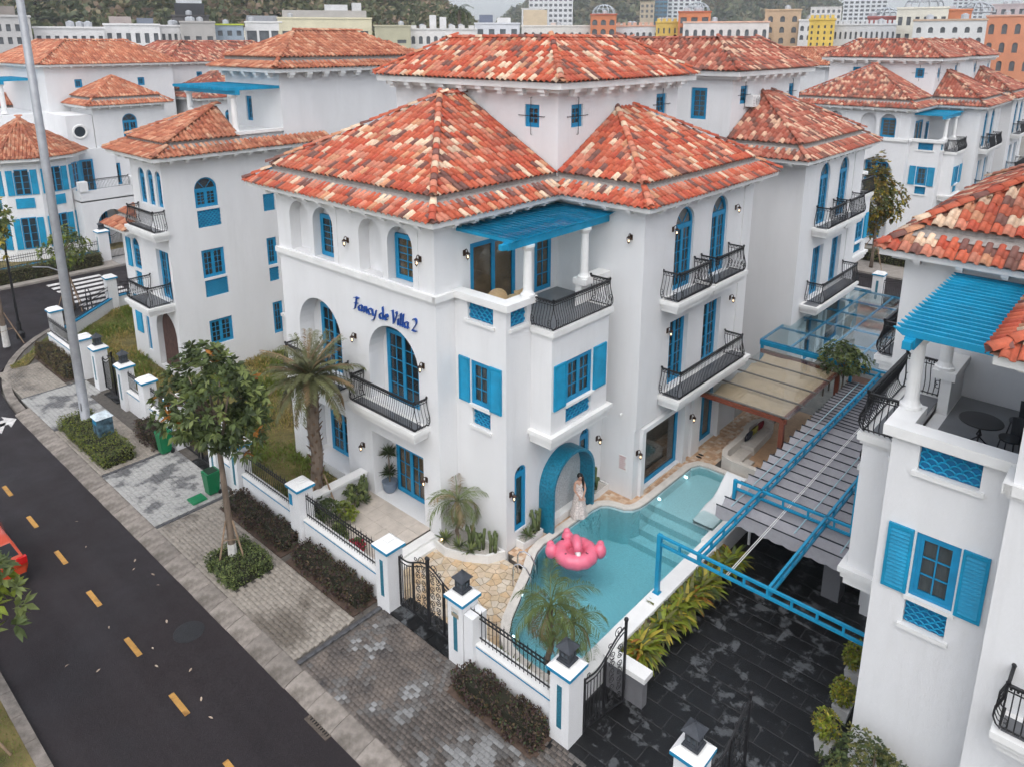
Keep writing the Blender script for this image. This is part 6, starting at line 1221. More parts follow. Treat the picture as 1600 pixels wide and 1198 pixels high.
# street tree with rosettes of big leaves
tree('round-crowned street tree with glossy green and orange leaves on the pavement', (-20.3, 9.37, 0), 7.5, 1.6, 1.9, [lf_dark, lf_mid, lf_light, lf_oran], [.34, .44, .18, .04], 640, 9, .27, .42, .85, .13, 5, lime=.75, off=(-.25, 0), trunk_top=(-20.45, 9.37, 5.2), lump=.3)
stakes('wooden stakes tied round the street tree trunk', -20.3, 9.37, .3, 1.3, .42)
hedge('square green hedge round the street tree foot', -20.8, -19.15, 8.72, 10.1, .42, [lf_mid, lf_light, lf_dark], [.4, .35, .25], 6, 900); hedge('long low green hedge round the big lamp post and cabinet', -33.9, -29.1, 8.75, 9.95, .5, [lf_mid, lf_lime, lf_olive], [.4, .2, .4], 7, 700)
for i, (x0, x1, l) in enumerate(((-23.3, -19.6, 'dark maroon hedge below the fence beside the grassy plot'), (-19.1, -15.75, 'dark maroon hedge below the fence left of the scrolled gate'), (-11.7, -8.95, 'dark maroon hedge below the fence in front of the small palms'), (-30.9, -29.0, 'short maroon hedge with green end near the first green bin'), (-43.4, -38.9, 'long brown hedge at the left street corner'))):
    hedge(l, x0, x1, 10.7, 11.36, .5 if i < 3 else .7, [lf_red, lf_brn, lf_dark] if i != 4 else [lf_brn, lf_olive, lf_red], [.6, .22, .18], 10+i, 650, .075, rough=.10)
    struct(MB().box(x0-.1, 10.52, -.1, x1+.1, 11.42, -.01).build('planting_bed', soil)); 
# palms
frond_tree('tall palm with stubby brown trunk behind the street fence', (-20.55, 12.75, 0), 5.1, 46, 1.75, [lf_palm, lf_dry], 21, leaflets=50, leaflet=.36, r0=.18, up=1.35, width=.12, droop=.62)
stakes('pale wooden stakes propping the tall palm', -20.4, 12.8, .0, 1.6, .75, seed=2)
frond_tree('small feathery palm at the curved planter by the villa corner', (-15.6, 14.7, .25), 1.45, 16, 1.25, [leafmat('young palm', (.17, .21, .09)), lf_dry], 22, leaflets=30, leaflet=.42, r0=.055, stubs=False, droop=1.35, up=1.3, width=.06)
frond_tree('small palm in front of the pool beside the gate pillar', (-10.05, 12.6, .1), 2.1, 20, 1.35, [leafmat('garden palm', (.13, .17, .055)), lf_dry], 23, leaflets=34, leaflet=.42, r0=.07, stubs=False, droop=1.35, up=1.25, width=.055); frond_tree('second small palm leaning over the pool by the driveway wall', (-9.55, 12.9, .1), 1.7, 13, 1.15, [MATS['garden palm'], lf_dry], 24, leaflets=30, leaflet=.38, r0=.05, stubs=False, droop=1.5, up=1.2, width=.055)
ORD = 'first second third fourth fifth sixth seventh eighth ninth tenth eleventh twelfth thirteenth fourteenth fifteenth'.split()
# strap-leaved plants along the driveway wall
for i in range(15):
    y = (14.55, 14.75, 15.0, 15.75, 16.05, 16.4, 16.7, 17.05, 17.35, 17.7, 18.05, 18.3, 19.05, 19.35, 19.7)[i]; strap('%s clump of yellow-green strap leaves along the driveway wall, counted from the open gate' % ORD[i], (-8.6+random.uniform(-.12, .15), y, .0), 78, .72, .10, [lf_lime, lf_olive, lf_mid, lf_yel, lf_oran], [.42, .24, .14, .18, .02], 30+i, group='strap-leaved clumps along the driveway wall', stem=.18)
# planting behind the street fence
kinds = [(-19.6, 12.4, .45, 'broad green bush by the garden wall'), (-19.2, 12.9, .35, 'yellow-green bush beside the garden wall'), (-19.7, 13.6, .4, 'grey-green bush near the terrace'), (-18.6, 12.15, .3, 'leafy plant behind the fence on the terrace'), (-17.6, 12.1, .25, 'small red flowering plant behind the fence')]
for i, (x, y, r_, l) in enumerate(kinds): tree(l, (x, y, .2), r_*2.2, r_, r_*.9, [[lf_mid, lf_dark], [lf_lime, lf_light], [lf_light, lf_dark], [lf_mid, lf_light], [leafmat('flower red', (.5, .04, .08)), lf_mid]][i], [.6, .4], 70, 6, .16, .5, .9, .02, 50+i, name='garden_bush', cat='bush', group='bushes on the terrace', hollow=.3)
for i, (x, y, z, a, l) in enumerate(((-19.95, 14.25, .25, 6, 'tall branching cactus against the garden wall'), (-14.75, 14.85, .3, 5, 'cactus in the middle of the curved planter'), (-14.35, 15.05, .3, 5, 'prickly cactus at the right end of the curved planter'), (-15.15, 14.8, .3, 4, 'dark cactus beside the small palm'), (-13.85, 16.55, .5, 4, 'cactus touching the blue arch on its left'), (-13.85, 19.75, .5, 5, 'cactus in the planter right of the blue arch'))): cactus(l, x, y, z, a, i)
for i, (x, y, z, l) in enumerate(((-13.85, 16.15, .48, 'spiky agave in the planter left of the blue arch'), (-14.9, 14.55, .26, 'spiky agave in the curved planter'), (-15.9, 14.4, .26, 'low green agave at the left of the curved planter'), (-19.6, 14.0, .25, 'silver agave beside the garden wall'), (-13.85, 19.4, .48, 'small agave right of the blue arch'), (-15.3, 14.45, .26, 'low spiky tuft under the small palm'))): strap(l, (x, y, z), 36, .36, .05, [lf_light, lf_mid, M('agave', (.17, .2, .14), .6, .2)], [.3, .3, .4], 70+i, name='agave', group='agaves', up=.95, bend=.25)
yp = thing('potted_yucca', 'potted yucca with two spiky heads beside the entrance door', 'potted plant', (-19.45, 15.0, .25)); MB().lathe((-19.45, 15.0, .25), [(.17, 0), (.24, .12), (.27, .38), (.29, .42), (.25, .43), (.23, .4)], 18).build('pot', M('blue grey pot', (.17, .21, .27), .4, .15), yp); MB().tube([(-19.45, 15, .6), (-19.43, 15, 1.0), (-19.45, 15, 1.75)], .03, 6).build('stem', bark, yp)
def spikes(parent, c, n, L, seed, mats):
    rng = np.random.default_rng(seed); D = rng.normal(0, 1, (n, 3)); D[:, 2] = np.abs(D[:, 2])*.9-.15; link('leaves', leaf_mesh('leaves', np.tile(np.array(c), (n, 1)), D, L*rng.uniform(.75, 1.1, n), .09, mats, np.zeros(n), rng, .05, .5), parent)
spikes(yp, (-19.45, 15, 1.0), 120, .42, 1, [lf_dark]); spikes(yp, (-19.45, 15, 1.75), 120, .42, 2, [lf_dark])
# planting strip by pool and behind front fence
for i, (x, y) in enumerate(((-11.4, 12.05), (-10.9, 12.0), (-10.4, 12.05), (-9.9, 12.0), (-11.1, 12.2), (-9.6, 12.1))): strap('%s low green plant in the bed between fence and pool' % ('leftmost', 'second', 'third', 'rightmost front', 'rear left', 'rear right')[i], (x, y, .0), 40, .5, .05, [lf_mid, lf_light, lf_olive], [.4, .3, .3], 90+i, name='bed_plant', group='low plants between fence and pool', up=1.1)
sp = thing('garden_spotlight', 'small lit spotlight at the foot of the planter palm', 'lamp', (-15.95, 14.35, .3)); MB().lathe((-15.95, 14.3, .28), [(.03, 0), (.035, .08), (.01, .1)], 8).build('bulb', lamp_on, sp); MB().tube([(-15.95, 14.3, .2), (-15.95, 14.3, .3)], .01, 5).build('spike', iron, sp)
sp = thing('garden_spotlight', 'lit spotlight behind the fence among the palm fronds', 'lamp', (-10.3, 11.95, .3)); MB().lathe((-10.3, 11.95, .5), [(.03, 0), (.045, .1), (.01, .12)], 8).build('bulb', lamp_on, sp); MB().tube([(-10.3, 11.95, 0), (-10.3, 11.95, .5)], .012, 5).build('spike', iron, sp)
# potted shrubs on the driveway, bushes at the right villa
for i, (x, y, h, l) in enumerate(((-3.98, 15.3, 1.25, 'front potted yellow-green shrub on the driveway'), (-4.0, 16.5, 1.2, 'middle potted yellow-green shrub on the driveway'), (-4.15, 17.8, 1.5, 'rear potted shrub beside the right villa'))):
    t = thing('potted_shrub', l, 'potted plant', (x, y, 0), 'potted shrubs along the driveway'); MB().taper(x-.15, y-.15, x+.15, y+.15, 0, .38, 0, .05).build('pot', M('white pot', (.55, .54, .53), .6, .12), t); rng = np.random.default_rng(100+i); C, d = crown_pts(170, (x, y, .38+h*.3), (.31, .31, h*.28), rng, .2, .12); P, D, S = rosettes(C, d+np.array([0, 0, .5]), 7, .10, .9, rng); link('crown', leaf_mesh('crown', P, D, S, .45, [lf_lime, lf_yel, lf_olive], rng.choice(3, len(P), p=[.5, .2, .3]), rng, .1), t); MB().tube([(x, y, .2), (x, y, .38+h*.4)], .02, 5).build('stem', bark, t)
tree('dense dark olive bush against the right villa at the bottom edge', (-2.75, 14.3, 0), 2.0, .85, .95, [lf_olive, lf_dark, lf_mid], [.35, .4, .25], 1100, 7, .095, .36, .9, .05, 120, name='garden_bush', cat='bush', hollow=.45)
tree('leafy dark green tree behind the glass pergola', (-9.2, 31.0, 0), 3.9, .95, .75, [lf_dark, lf_mid, lf_light], [.3, .45, .25], 520, 8, .15, .45, .9, .05, 121, name='garden_tree')
tree('yellowing bushy tree in front of the far villa on the back street', (-15.9, 57.0, 0), 7.9, 1.35, 2.7, [lf_olive, lf_yel, leafmat('leaf ochre', (.26, .17, .03)), lf_mid], [.35, .2, .3, .15], 900, 8, .26, .5, .9, .12, 122, lump=.45); stakes('pale stakes under the yellowing tree on the back street', -15.9, 57.0, 0, 2.4, 1.3, seed=1)
tree('tall sparse yellow-green tree at the left edge by the corner', (-45.9, 10.0, 0), 9.3, 1.3, 2.2, [lf_light, lf_yel, lf_mid], [.45, .25, .3], 300, 8, .3, .42, .9, .14, 123, lime=1.2, lump=.5); stakes('white stakes round the tall tree at the left edge', -45.9, 10.0, 0, 1.9, .8, seed=3)
tree('small green tree on the side street near the crossing', (-49.6, 14.6, 0), 5.2, 1.25, 1.25, [lf_light, lf_mid, lf_lime], [.4, .4, .2], 220, 8, .25, .45, .9, .09, 124); stakes('dark stakes around the small side street tree', -49.6, 14.6, 0, 2.0, .9, seed=4)
tree('light green street tree with big leaves at the lower left edge', (-19.4, 2.3, 0), 5.3, 1.35, 1.5, [lf_light, lf_lime, lf_mid], [.5, .2, .3], 190, 9, .34, .42, .85, .1, 125, lump=.4); stakes('weathered stakes on the verge at the lower left', -18.2, 1.9, 0, 1.5, .7, seed=5)
# ------------------------------------------------------------------ houses across the side street
VB = simple_villa('villa with tall arched blue window across the side street', -72, -66.2, 23.0, 28.8, 10.85, 'pale', [], side=[hole(25.2, 26.4, 7.4, 10.2, .2, True), hole(24.0, 24.6, 4.4, 6.2, .2), hole(27.4, 27.8, 4.4, 6.2, .2)]).name
v = simple_villa('long upper block with three small barred windows at the far left', -84, -71, 21.4, 32, 14.0, 'pale', [], tiers=False, rw=3.4, side=[hole(23.6, 24.2, 12.2, 12.9, .2), hole(26.2, 26.8, 12.2, 12.9, .2), hole(28.8, 29.4, 12.2, 12.9, .2)])
simple_villa('far upper block with red mottled roof behind the left corner villa', -86, -75, 33.5, 47, 13.9, 'mix', [hole(-77.2, -76.4, 10.6, 12.6, .2)], tiers=False, rw=3.4, side=[hole(36.2, 36.8, 12.4, 13.1, .2), hole(38.6, 39.2, 12.4, 13.1, .2), hole(41, 41.6, 12.4, 13.1, .2)])
simple_villa('low hip-roofed wing with narrow arched windows behind the left villa', -74, -67.6, 32.9, 40, 10.85, 'mix', [], side=[hole(33.6, 34.2, 7.2, 9.8, .2, True), hole(35, 35.6, 7.2, 9.8, .2, True), hole(36.4, 37, 7.2, 9.8, .2, True)])
simple_villa('plain white block with pale tiled roof at the left horizon', -96, -82, 44, 58, 13.4, 'pale', [], tiers=False, rw=2.8); simple_villa('white block with tiled roof behind the pool villa block', -70, -58, 62, 74, 13.4, 'pale', [], tiers=False, rw=2.8)
simple_villa('white house with small tiled roof at the left edge', -98, -88, 24, 34, 12.4, 'pale', [], tiers=False, rw=2.8); simple_villa('white villa with pale roof beyond the back street', -44, -33, 62, 74, 13.7, 'mix', [], tiers=False, rw=3); simple_villa('white villa with rosy roof far behind the main roof', -40, -29, 80, 92, 13.5, 'pale', [], tiers=False, rw=3)
tw = thing('white_villa', 'rounded villa with shuttered arched windows at the left edge', 'villa', (-66.5, 18.5, 0), 'white villas with tiled roofs'); cx, cy_, rr = -66.7, 17.9, 3.6; ang = [R(a) for a in range(-112, 69, 36)]
b = MB(); PT = [(cx+rr*math.cos(a), cy_+rr*math.sin(a)) for a in ang]; b.prism(PT+[(-72, 22), (-72, 14.5)], -.3, 7.55); b.prism([(-72, 16), (-63.4, 19.9), (-63.4, 24), (-72, 24)], -.3, 4.6) if False else None; b.build('wall', stucco, tw)
for p, q in zip(PT, PT[1:]):      # windows on each facet, as framed casements standing in the wall
    P, Q = Vector((*p, 0)), Vector((*q, 0)); d = (Q-P).normalized(); n_ = Vector((d.y, -d.x, 0)); m_ = (P+Q)/2; L = (Q-P).length
    def fb(mb, u0, u1, z0, z1, o0, o1):
        pts = [m_+d*u+n_*o for u, o in ((u0, o0), (u1, o0), (u1, o1), (u0, o1))]; mb.prism([(v_.x, v_.y) for v_ in pts], z0, z1)
    for z0, z1, ar_ in ((5.0, 6.9, True), (.9, 3.3, False)):
        w = MB(); g = MB(); fb(w, -.5, -.43, z0, z1-.2*ar_, -.02, .06); fb(w, .43, .5, z0, z1-.2*ar_, -.02, .06); fb(w, -.05, .05, z0, z1, -.02, .065); fb(w, -.43, .43, z1-.08, z1, -.02, .055); fb(w, -.43, .43, z0, z0+.07, -.02, .055)
        for k in range(1, 4): fb(w, -.43, .43, z0+(z1-z0)*k/4-.015, z0+(z1-z0)*k/4+.015, -.01, .045)
        wo_ = w.build('window', blue, tw); fb(g, -.43, .43, z0+.05, z1-.05, -.01, .02); g.build('pane', M('far pane', (.03, .04, .05), .1, .2), wo_)
        for s_ in (-1, 1): sh = MB(); fb(sh, s_*.55 if s_ > 0 else -.98, .98 if s_ > 0 else -.55, z0, z1-.05, .003, .06); sh.build('shutter', blue2, tw)
    if L > 1.5: sc2 = MB(); fb(sc2, -.6, .6, 4.0, 4.75, .003, .05); sc2.build('screen', blue2, tw)
rf = Roof(tw, 'pale'); ro = rr+.7; zc = 7.75; ap = Vector((cx, cy_, zc+2.6))
for a0, a1 in zip(ang, ang[1:]):
    p, q = Vector((cx+ro*math.cos(a0), cy_+ro*math.sin(a0), 0)), Vector((cx+ro*math.cos(a1), cy_+ro*math.sin(a1), 0)); e = (q-p); L = e.length; e.normalize(); n_ = Vector((-e.y, e.x, 0)); hgt = ((Vector((cx, cy_, 0))-(p+q)/2).length); rf.slope((p.x, p.y), (e.x, e.y), (n_.x, n_.y), zc, 2.6/hgt, 0, hgt, 0, L/2/hgt, L, -L/2/hgt, eave=.05); rf.hip((p.x, p.y, zc+.05), tuple(ap))
rf.finish()
fa = MB(); fa.prism([(cx+(ro-.08)*math.cos(a), cy_+(ro-.08)*math.sin(a)) for a in ang]+[(-72, 23), (-72, 14)], 7.5, 7.72); fa.build('eave_moulding', trim, tw)
pr = MB(); wall(pr, 'x+', -62.4, [(20.0, -.2), (24.4, 4.9)], [hole(21.0, 23.2, -.1, 3.2, 2.0, True, 14)]); wall(pr, 'y-', 20.0, [(-66, -.2), (-62.4, 4.9)]); pr.box(-66, 20, 4.0, -62.4, 24.4, 4.1)
for y in (20.0, 23.8): pr.box(-62.9, y, 4.85, -62.3, y+.6, 5.6)
pr.box(-66.1, 22.6, 4.1, -66.0, 24, 7.2) if False else None
pr.build('porch', stucco, tw); window(tw, 'x+', -62.4, hole(21.3, 22.4, 0, 2.7, 2.0), 2, 2, 4, name='door'); railing(tw, [(-62.5, 20.7), (-62.5, 23.7)], 4.9, .8); MB().box(-72, 19.5, 4, -66.0, 24.2, 7.6).build('upper_wall', stucco, tw)
window(tw, 'x+', -66.0, hole(20.6, 22.4, 4.2, 6.8, -.02), 2, 2, 4, name='door')
rw_ = thing('round_window_house', 'plain white house front with a round window at the left', 'house', (-70, 21, 0)); MB().box(-72.0, 21.0, -.2, -66.3, 22.95, 10.3).build('wall', stucco, rw_); wn_ = MB().tube([(-66.27, 21.9+.5*math.cos(R(a)), 9.0+.5*math.sin(R(a))) for a in range(0, 360, 20)], .1, 6, closed=True).build('window', trim, rw_); MB().add([(-66.25, 21.9+.48*math.cos(R(a)), 9.0+.48*math.sin(R(a))) for a in range(0, 360, 20)], [tuple(range(18))]).build('pane', MATS['far pane'], wn_)
# terrace pergola and extra roofs of the houses at the far left
fp_ = thing('terrace_pergola', 'blue slatted pergola on white columns at the far left roof terrace', 'pergola', (-76, 19, 10)); pgx = MB(); pgx.box(-79.5, 18.6, 12.6, -72.6, 18.85, 12.85)
for i in range(18): pgx.box(-79.3+i*.38, 18.0, 12.85, -79.18+i*.38, 21.3, 13.0)
pgx.build('slats', blue2, fp_)
for x in (-78.9, -73.2): column(fp_, x, 18.72, 10.2, 12.6, .2)
MB().box(-80.5, 18.2, -.2, -72.2, 21.35, 10.15).build('terrace_block', stucco, fp_)
simple_villa('low hip-roofed wing at the left edge behind the rounded villa', -90, -80.6, 17.0, 23, 9.6, 'pale', [], rw=2.4)
for z0 in (1.0,):
    for y in (24.0, 27.0): window(bpy.data.objects[VB], 'x+', -66.2, hole(y, y+.9, z0, z0+1.7, .0), 2, 2, 4)
# fence and hedge across the side street
for i, y in enumerate((12.2, 20.2)): pillar(-59.7, y, ['white pillar across the side street near the rounded villa', 'white lantern pillar by the gate across the side street'][i], 2.3, .7, cap=.85)
plantern(-59.7, 20.2, 2.4, 'dark lantern on the pillar across the side street'); t = thing('street_fence', 'low fence across the side street before the rounded villa', 'fence', (-59.7, 16, 0), 'low walls with spiked iron fences'); skew_fence(t, (-59.7, 12.5), (-59.7, 19.9)); t = thing('street_fence', 'low fence across the side street at the far left edge', 'fence', (-59.7, 10, 0), 'low walls with spiked iron fences'); skew_fence(t, (-59.7, 4.5), (-59.7, 11.9))
g = thing('iron_gate', 'wide black iron gate across the side street', 'gate', (-59.7, 22, 0)); gate_leaf(g, -59.7, 20.6, (0, 1), 1.5, 1.7, 2.4, False); gate_leaf(g, -59.7, 23.7, (0, -1), 1.5, 1.7, 2.4, False)
hedge('brown-green clipped hedge along the far side street fence', -59.2, -58.3, 12, 19.6, .9, [lf_olive, lf_brn, lf_mid], [.4, .4, .2], 140, 300, .1)
struct(MB().box(-59.6, 9, -.3, -57.6, 60, -.03).build('pavement', MATS['far paving'])); struct(MB().box(-72, 4, -.3, -59.6, 40, -.02).build('garden_ground', grassbase)); struct(MB().box(-62.3, 20.5, -.3, -57.55, 24, 0).build('driveway', M('pale drive', (.30, .29, .28), .9, .15)))
# back-street gate between the far pillars
for i, x in enumerate((-13.0, -10.2, -7.6)): pillar(x, 48.6, ['white pillar with blue band left of the back gate', 'white pillar between back gate and grey gate', 'white lantern pillar right of the back gate'][i], 2.1, .6)
plantern(-10.2, 48.6, 2.2, 'dark lantern on the pillar of the back gate'); g = thing('iron_gate', 'dark iron gate to the back street between white pillars', 'gate', (-11.6, 48.6, 0)); gate_leaf(g, -12.7, 48.6, (1, 0), 1.1, 1.6, 1.8, False); gate_leaf(g, -10.5, 48.6, (-1, 0), 1.1, 1.6, 1.8, False); fence(-18, -13.3, 48.6, 'iron fence with white base along the back street')
hedge('low hedge along the far side of the back street', -30, 5, 58.6, 59.6, .7, [lf_olive, lf_brn, lf_mid], [.4, .3, .3], 141, 120, .16)
# ------------------------------------------------------------------ town beyond the estate
ROOTM_ID = Matrix()
def ray_at(px, dist):
    d = _fw+_rt*((px-800)/1179)+_up*((374-65)/1179); h = Vector((d.x, d.y, 0)).normalized(); return Vector((h.x*dist, h.y*dist, 0)), h
def zpx(py, dist, px=800):
    d = _fw+_rt*((px-800)/1179)-_up*((py-374)/1179); return 16+d.z*dist/math.hypot(d.x, d.y)
far_dark = M('far window', (.11, .12, .13), .3, .3, 1)
def town(label, p0, p1, py, dist, rgb, rows=1, cols=4, arch=False, name='town_house', ww=.5, wh=.55, par_=.6, z_low=None, base=None, depth=12, extra=None, cren=0, cat='building', band=None):
    A, h = ray_at(p0, dist); B, _ = ray_at(p1, dist); W = (B-A).length; H = zpx(py, dist, (p0+p1)/2); t = thing(name, label, cat, (0, 0, 0), 'town houses beyond the villas'); ROOTM[t.name] = Matrix(); e = (B-A).normalized(); n_ = Vector((-e.y, e.x, 0)); t.matrix_basis = Matrix(((e.x, n_.x, 0, A.x), (e.y, n_.y, 0, A.y), (0, 0, 1, 0), (0, 0, 0, 1)))
    m_ = M('render %.2f %.2f %.2f' % rgb, rgb, .85, .10, .35, .15, 8); z0 = zpx(base or 74, dist, (p0+p1)/2); rh = (H-par_-max(0, z0))/rows; cw = W/cols; hs_ = []
    for i in range(cols):
        for j in range(rows): a = cw*(i+.5); zb = H-par_-rh*(j+1)+rh*.22; hs_.append(hole(a-cw*ww/2, a+cw*ww/2, zb, zb+rh*wh, .25, arch, 8))
    b = MB(); wall(b, 'y-', 0, [(0, -.3), (W, H)], hs_); b.add([(0, 0, -.3), (0, depth, -.3), (0, depth, H), (0, 0, H), (W, 0, -.3), (W, depth, -.3), (W, depth, H), (W, 0, H)], [(0, 3, 2, 1), (4, 5, 6, 7), (3, 7, 6, 2), (1, 2, 6, 5)]); b.build('wall', m_, t)
    for q in hs_:
        w = MB(); lp = hloop(q); w.add([(a, .2, z) for a, z in lp], [tuple(range(len(lp)))]); w.build('window', far_dark, t)
    c = MB(); c.box(-.15, -.15, H-.001, W+.15, .35, H+.3); c.box(-.15, .35, H-.001, .3, depth, H+.3); c.box(W-.3, .35, H-.001, W+.15, depth, H+.3)
    if cren:
        for i in range(cren): c.box(W*(i+.15)/cren, -.1, H+.3, W*(i+.75)/cren, .3, H+.9)
    c.build('parapet', M('render band %.2f %.2f %.2f' % (band or rgb), band or tuple(min(1, q*1.08) for q in rgb), .85, .08), t)
    rq = random.Random(int(p0*7+dist)); kk = rq.randint(1, 3) if dist < 300 else 0
    for _ in range(kk): u_ = rq.uniform(.1, .8); v_ = rq.uniform(.1, .5); MB().lathe((W*u_, depth*v_, H), [(.55, 0), (.6, .1), (.6, 1.0), (.1, 1.25)], 10).build('water_tank', M('tank grey', (.5, .51, .53), .4, .1, metal=.4), t)
    if extra:
        for (u0, u1, v0, v1, z0_, z1_, rgb2) in extra: MB().box(W*u0, depth*v0, H+z0_, W*u1, depth*v1, H+z1_).build('rooftop_block', M('render %.2f %.2f %.2f' % rgb2, rgb2, .85, .1, .5), t)
    return t
def dome(label, px, py0, py1, rpx, dist):
    P, h = ray_at(px, dist); z0 = zpx(py0, dist, px); r_ = rpx/1179*dist; H = zpx(py1, dist, px)-z0; t = thing('wire_dome', label, 'dome', (P.x, P.y, z0), 'steel rib domes on the town roofs'); m_ = M('dome steel', (.42, .45, .48), .5, .1)
    for k in range(12):
        a = R(30*k); MB().tube([(P.x+r_*math.cos(a)*math.cos(R(q)), P.y+r_*math.sin(a)*math.cos(R(q)), z0+H*math.sin(R(q))) for q in range(0, 91, 15)], .12, 4).build('rib', m_, t)
    for q in (0, 30, 60): MB().tube([(P.x+r_*math.cos(R(a))*math.cos(R(q)), P.y+r_*math.sin(R(a))*math.cos(R(q)), z0+H*math.sin(R(q))) for a in range(0, 360, 20)], .1, 4, closed=True).build('ring', m_, t)
W_ = (.70, .69, .68); CR = (.66, .62, .52)
town('grey-white house with veranda at the far left horizon', -20, 52, 27, 135, (.50, .49, .48), 2, 5, extra=[(.0, .7, .2, .8, .3, 1.6, (.25, .22, .2))]); town('long white terrace wall with parapet left of the hillside', 55, 165, 45, 140, W_, 1, 8); town('white two-storey house behind the left roofs', 165, 252, 40, 150, (.72, .71, .70), 1, 6, extra=[(.1, .5, .2, .6, .3, 1.5, (.35, .3, .28)), (.6, .9, .2, .7, .3, 1.3, (.16, .18, .22))])
town('white low house with glazed terrace', 252, 290, 42, 160, W_, 1, 4); town('dark timber rooftop house with white water heater', 272, 330, 26, 170, (.08, .075, .075), 2, 4, extra=[(.1, .9, .2, .8, .3, 2.6, (.05, .05, .055)), (.15, .85, .3, .5, 2.6, 3.3, (.6, .62, .64))]); town('bare concrete house below the dark rooftop', 284, 338, 36, 155, (.42, .40, .38), 1, 3, wh=.3)
town('house with lime green balcony and blue wall', 338, 382, 40, 160, (.30, .36, .42), 2, 3, band=(.45, .52, .06)); town('white house with dark glazed upper floor', 385, 442, 36, 165, W_, 1, 3, ww=.8, extra=[(.05, .9, .1, .7, .3, 1.4, (.30, .31, .33))]); town('large cream house with rooftop tanks below the wooded hill', 436, 582, 30, 165, (.66, .61, .44), 1, 6, wh=.42, extra=[(.05, .95, .1, .7, .3, 1.7, (.42, .40, .38)), (.5, .75, .2, .6, 1.7, 2.9, (.62, .62, .62)), (.8, .9, .2, .5, 1.7, 3.3, (.6, .6, .6))])
town('olive beige wall house right of the cream house', 586, 642, 42, 160, (.44, .42, .30), 1, 2, wh=.2); town('white gabled chapel-like house with red panels', 640, 745, 47, 165, (.70, .68, .66), 1, 9, True, cren=7, extra=[(.3, .4, .1, .3, .3, 3, W_), (.45, .55, .1, .3, .3, 2.6, W_)], band=(.66, .65, .63)); town('white and slate blue house by the palm silhouette', 742, 812, 38, 175, (.62, .63, .66), 2, 4, extra=[(.1, .4, .1, .5, .3, 2, (.16, .18, .24)), (.5, .8, .1, .5, .3, 1.4, W_)])
town('cream arcade building with arched windows behind the main roof', 815, 924, 42, 175, (.66, .63, .59), 1, 9, True, base=66, ww=.42, extra=[(.02, .36, .1, .5, .3, 3.6, (.56, .46, .33))]); town('orange square tower with open top', 922, 962, 24, 172, (.56, .20, .10), 3, 3, True, base=72, ww=.6, wh=.6, band=(.45, .13, .08)); town('pale grey arcade building beside the orange tower', 962, 1030, 42, 178, (.62, .63, .64), 1, 7, True, base=66, cren=8, band=(.66, .40, .30)); town('yellow crenellated building in the middle distance', 1024, 1058, 36, 176, (.66, .47, .12), 2, 4, True, cren=4, base=72, ww=.3)
town('second orange square tower with open top', 1058, 1108, 20, 170, (.58, .21, .10), 3, 3, base=72, ww=.6, wh=.6, band=(.45, .14, .08)); town('pink and white arcade building with round arches', 1066, 1200, 36, 168, (.68, .64, .62), 1, 10, True, base=66, ww=.45, band=(.72, .45, .35)); town('tan tower with arched loggia', 1192, 1248, 17, 172, (.50, .36, .24), 3, 3, True, base=72, ww=.4); town('white narrow arcade between tan tower and yellow house', 1246, 1268, 33, 170, (.68, .67, .66), 2, 2, True, base=66); town('tall yellow crenellated house right of the middle', 1262, 1302, 32, 150, (.66, .46, .10), 4, 4, True, ww=.3, cren=5)
town('grey arcade building with pointed arches', 1300, 1398, 40, 160, (.55, .56, .58), 1, 12, True, base=66, ww=.4, cren=14); town('maroon open roof pavilion', 1352, 1398, 28, 175, (.36, .13, .12), 2, 5, ww=.6); town('cream classical building with pillared top floor', 1396, 1476, 14, 165, (.66, .63, .54), 2, 6, base=72, ww=.5, wh=.5); town('long grey-white building with brown cornice', 1424, 1538, 33, 150, (.64, .64, .63), 2, 6, True, base=72, ww=.4, band=(.52, .38, .28)); town('small orange roof block beside the classical building', 1475, 1512, 17, 170, (.60, .22, .11), 1, 2); town('large orange and peach house with arched windows at the right', 1536, 1640, 26, 185, (.62, .27, .15), 3, 5, True, ww=.42, base=118, band=(.66, .38, .27))
town('white hotel slab with rows of windows', 826, 894, -14, 420, (.66, .67, .68), 7, 9, ww=.6, wh=.5, base=45, depth=25); town('white stepped annex below the hotel', 815, 850, 14, 400, W_, 2, 4, base=40); town('blue glass office tower', 1021, 1040, -12, 430, (.10, .20, .28), 6, 3, ww=.8, base=30); town('tan office block left of the blue glass tower', 998, 1020, 4, 420, (.45, .38, .28), 3, 3, base=30); town('white high-rise with balconies between wooded hills', 1040, 1092, -10, 440, (.64, .66, .67), 7, 6, ww=.6, base=35); town('white residential tower with balcony grid', 1312, 1380, -20, 430, (.62, .64, .66), 10, 8, ww=.62, wh=.55, base=45, depth=25); town('pale hillside apartment house', 1262, 1310, 12, 430, (.64, .62, .6), 3, 6, base=40)
town('distant pale tower at the upper right', 1480, 1530, -4, 520, (.60, .63, .66), 6, 6, base=30, ww=.6); town('rose grey roof terrace house at the far right', 1540, 1610, 8, 260, (.50, .42, .42), 2, 5, base=40)
for i, (px, a, b_, r_, d) in enumerate(((942, 22, 8, 17, 200), (1087, 19, 4, 17, 200), (1380, 27, 13, 18, 200), (1437, 13, -8, 24, 200), (1520, 20, 4, 20, 200))): dome(['wire dome above the first orange tower', 'wire dome above the second orange tower', 'wire dome beside the white residential tower', 'large wire dome on the classical building', 'wire dome behind the right roofs'][i], px, a, b_, r_, d)
rng = np.random.default_rng(77); ck = 0; seen_ = set()
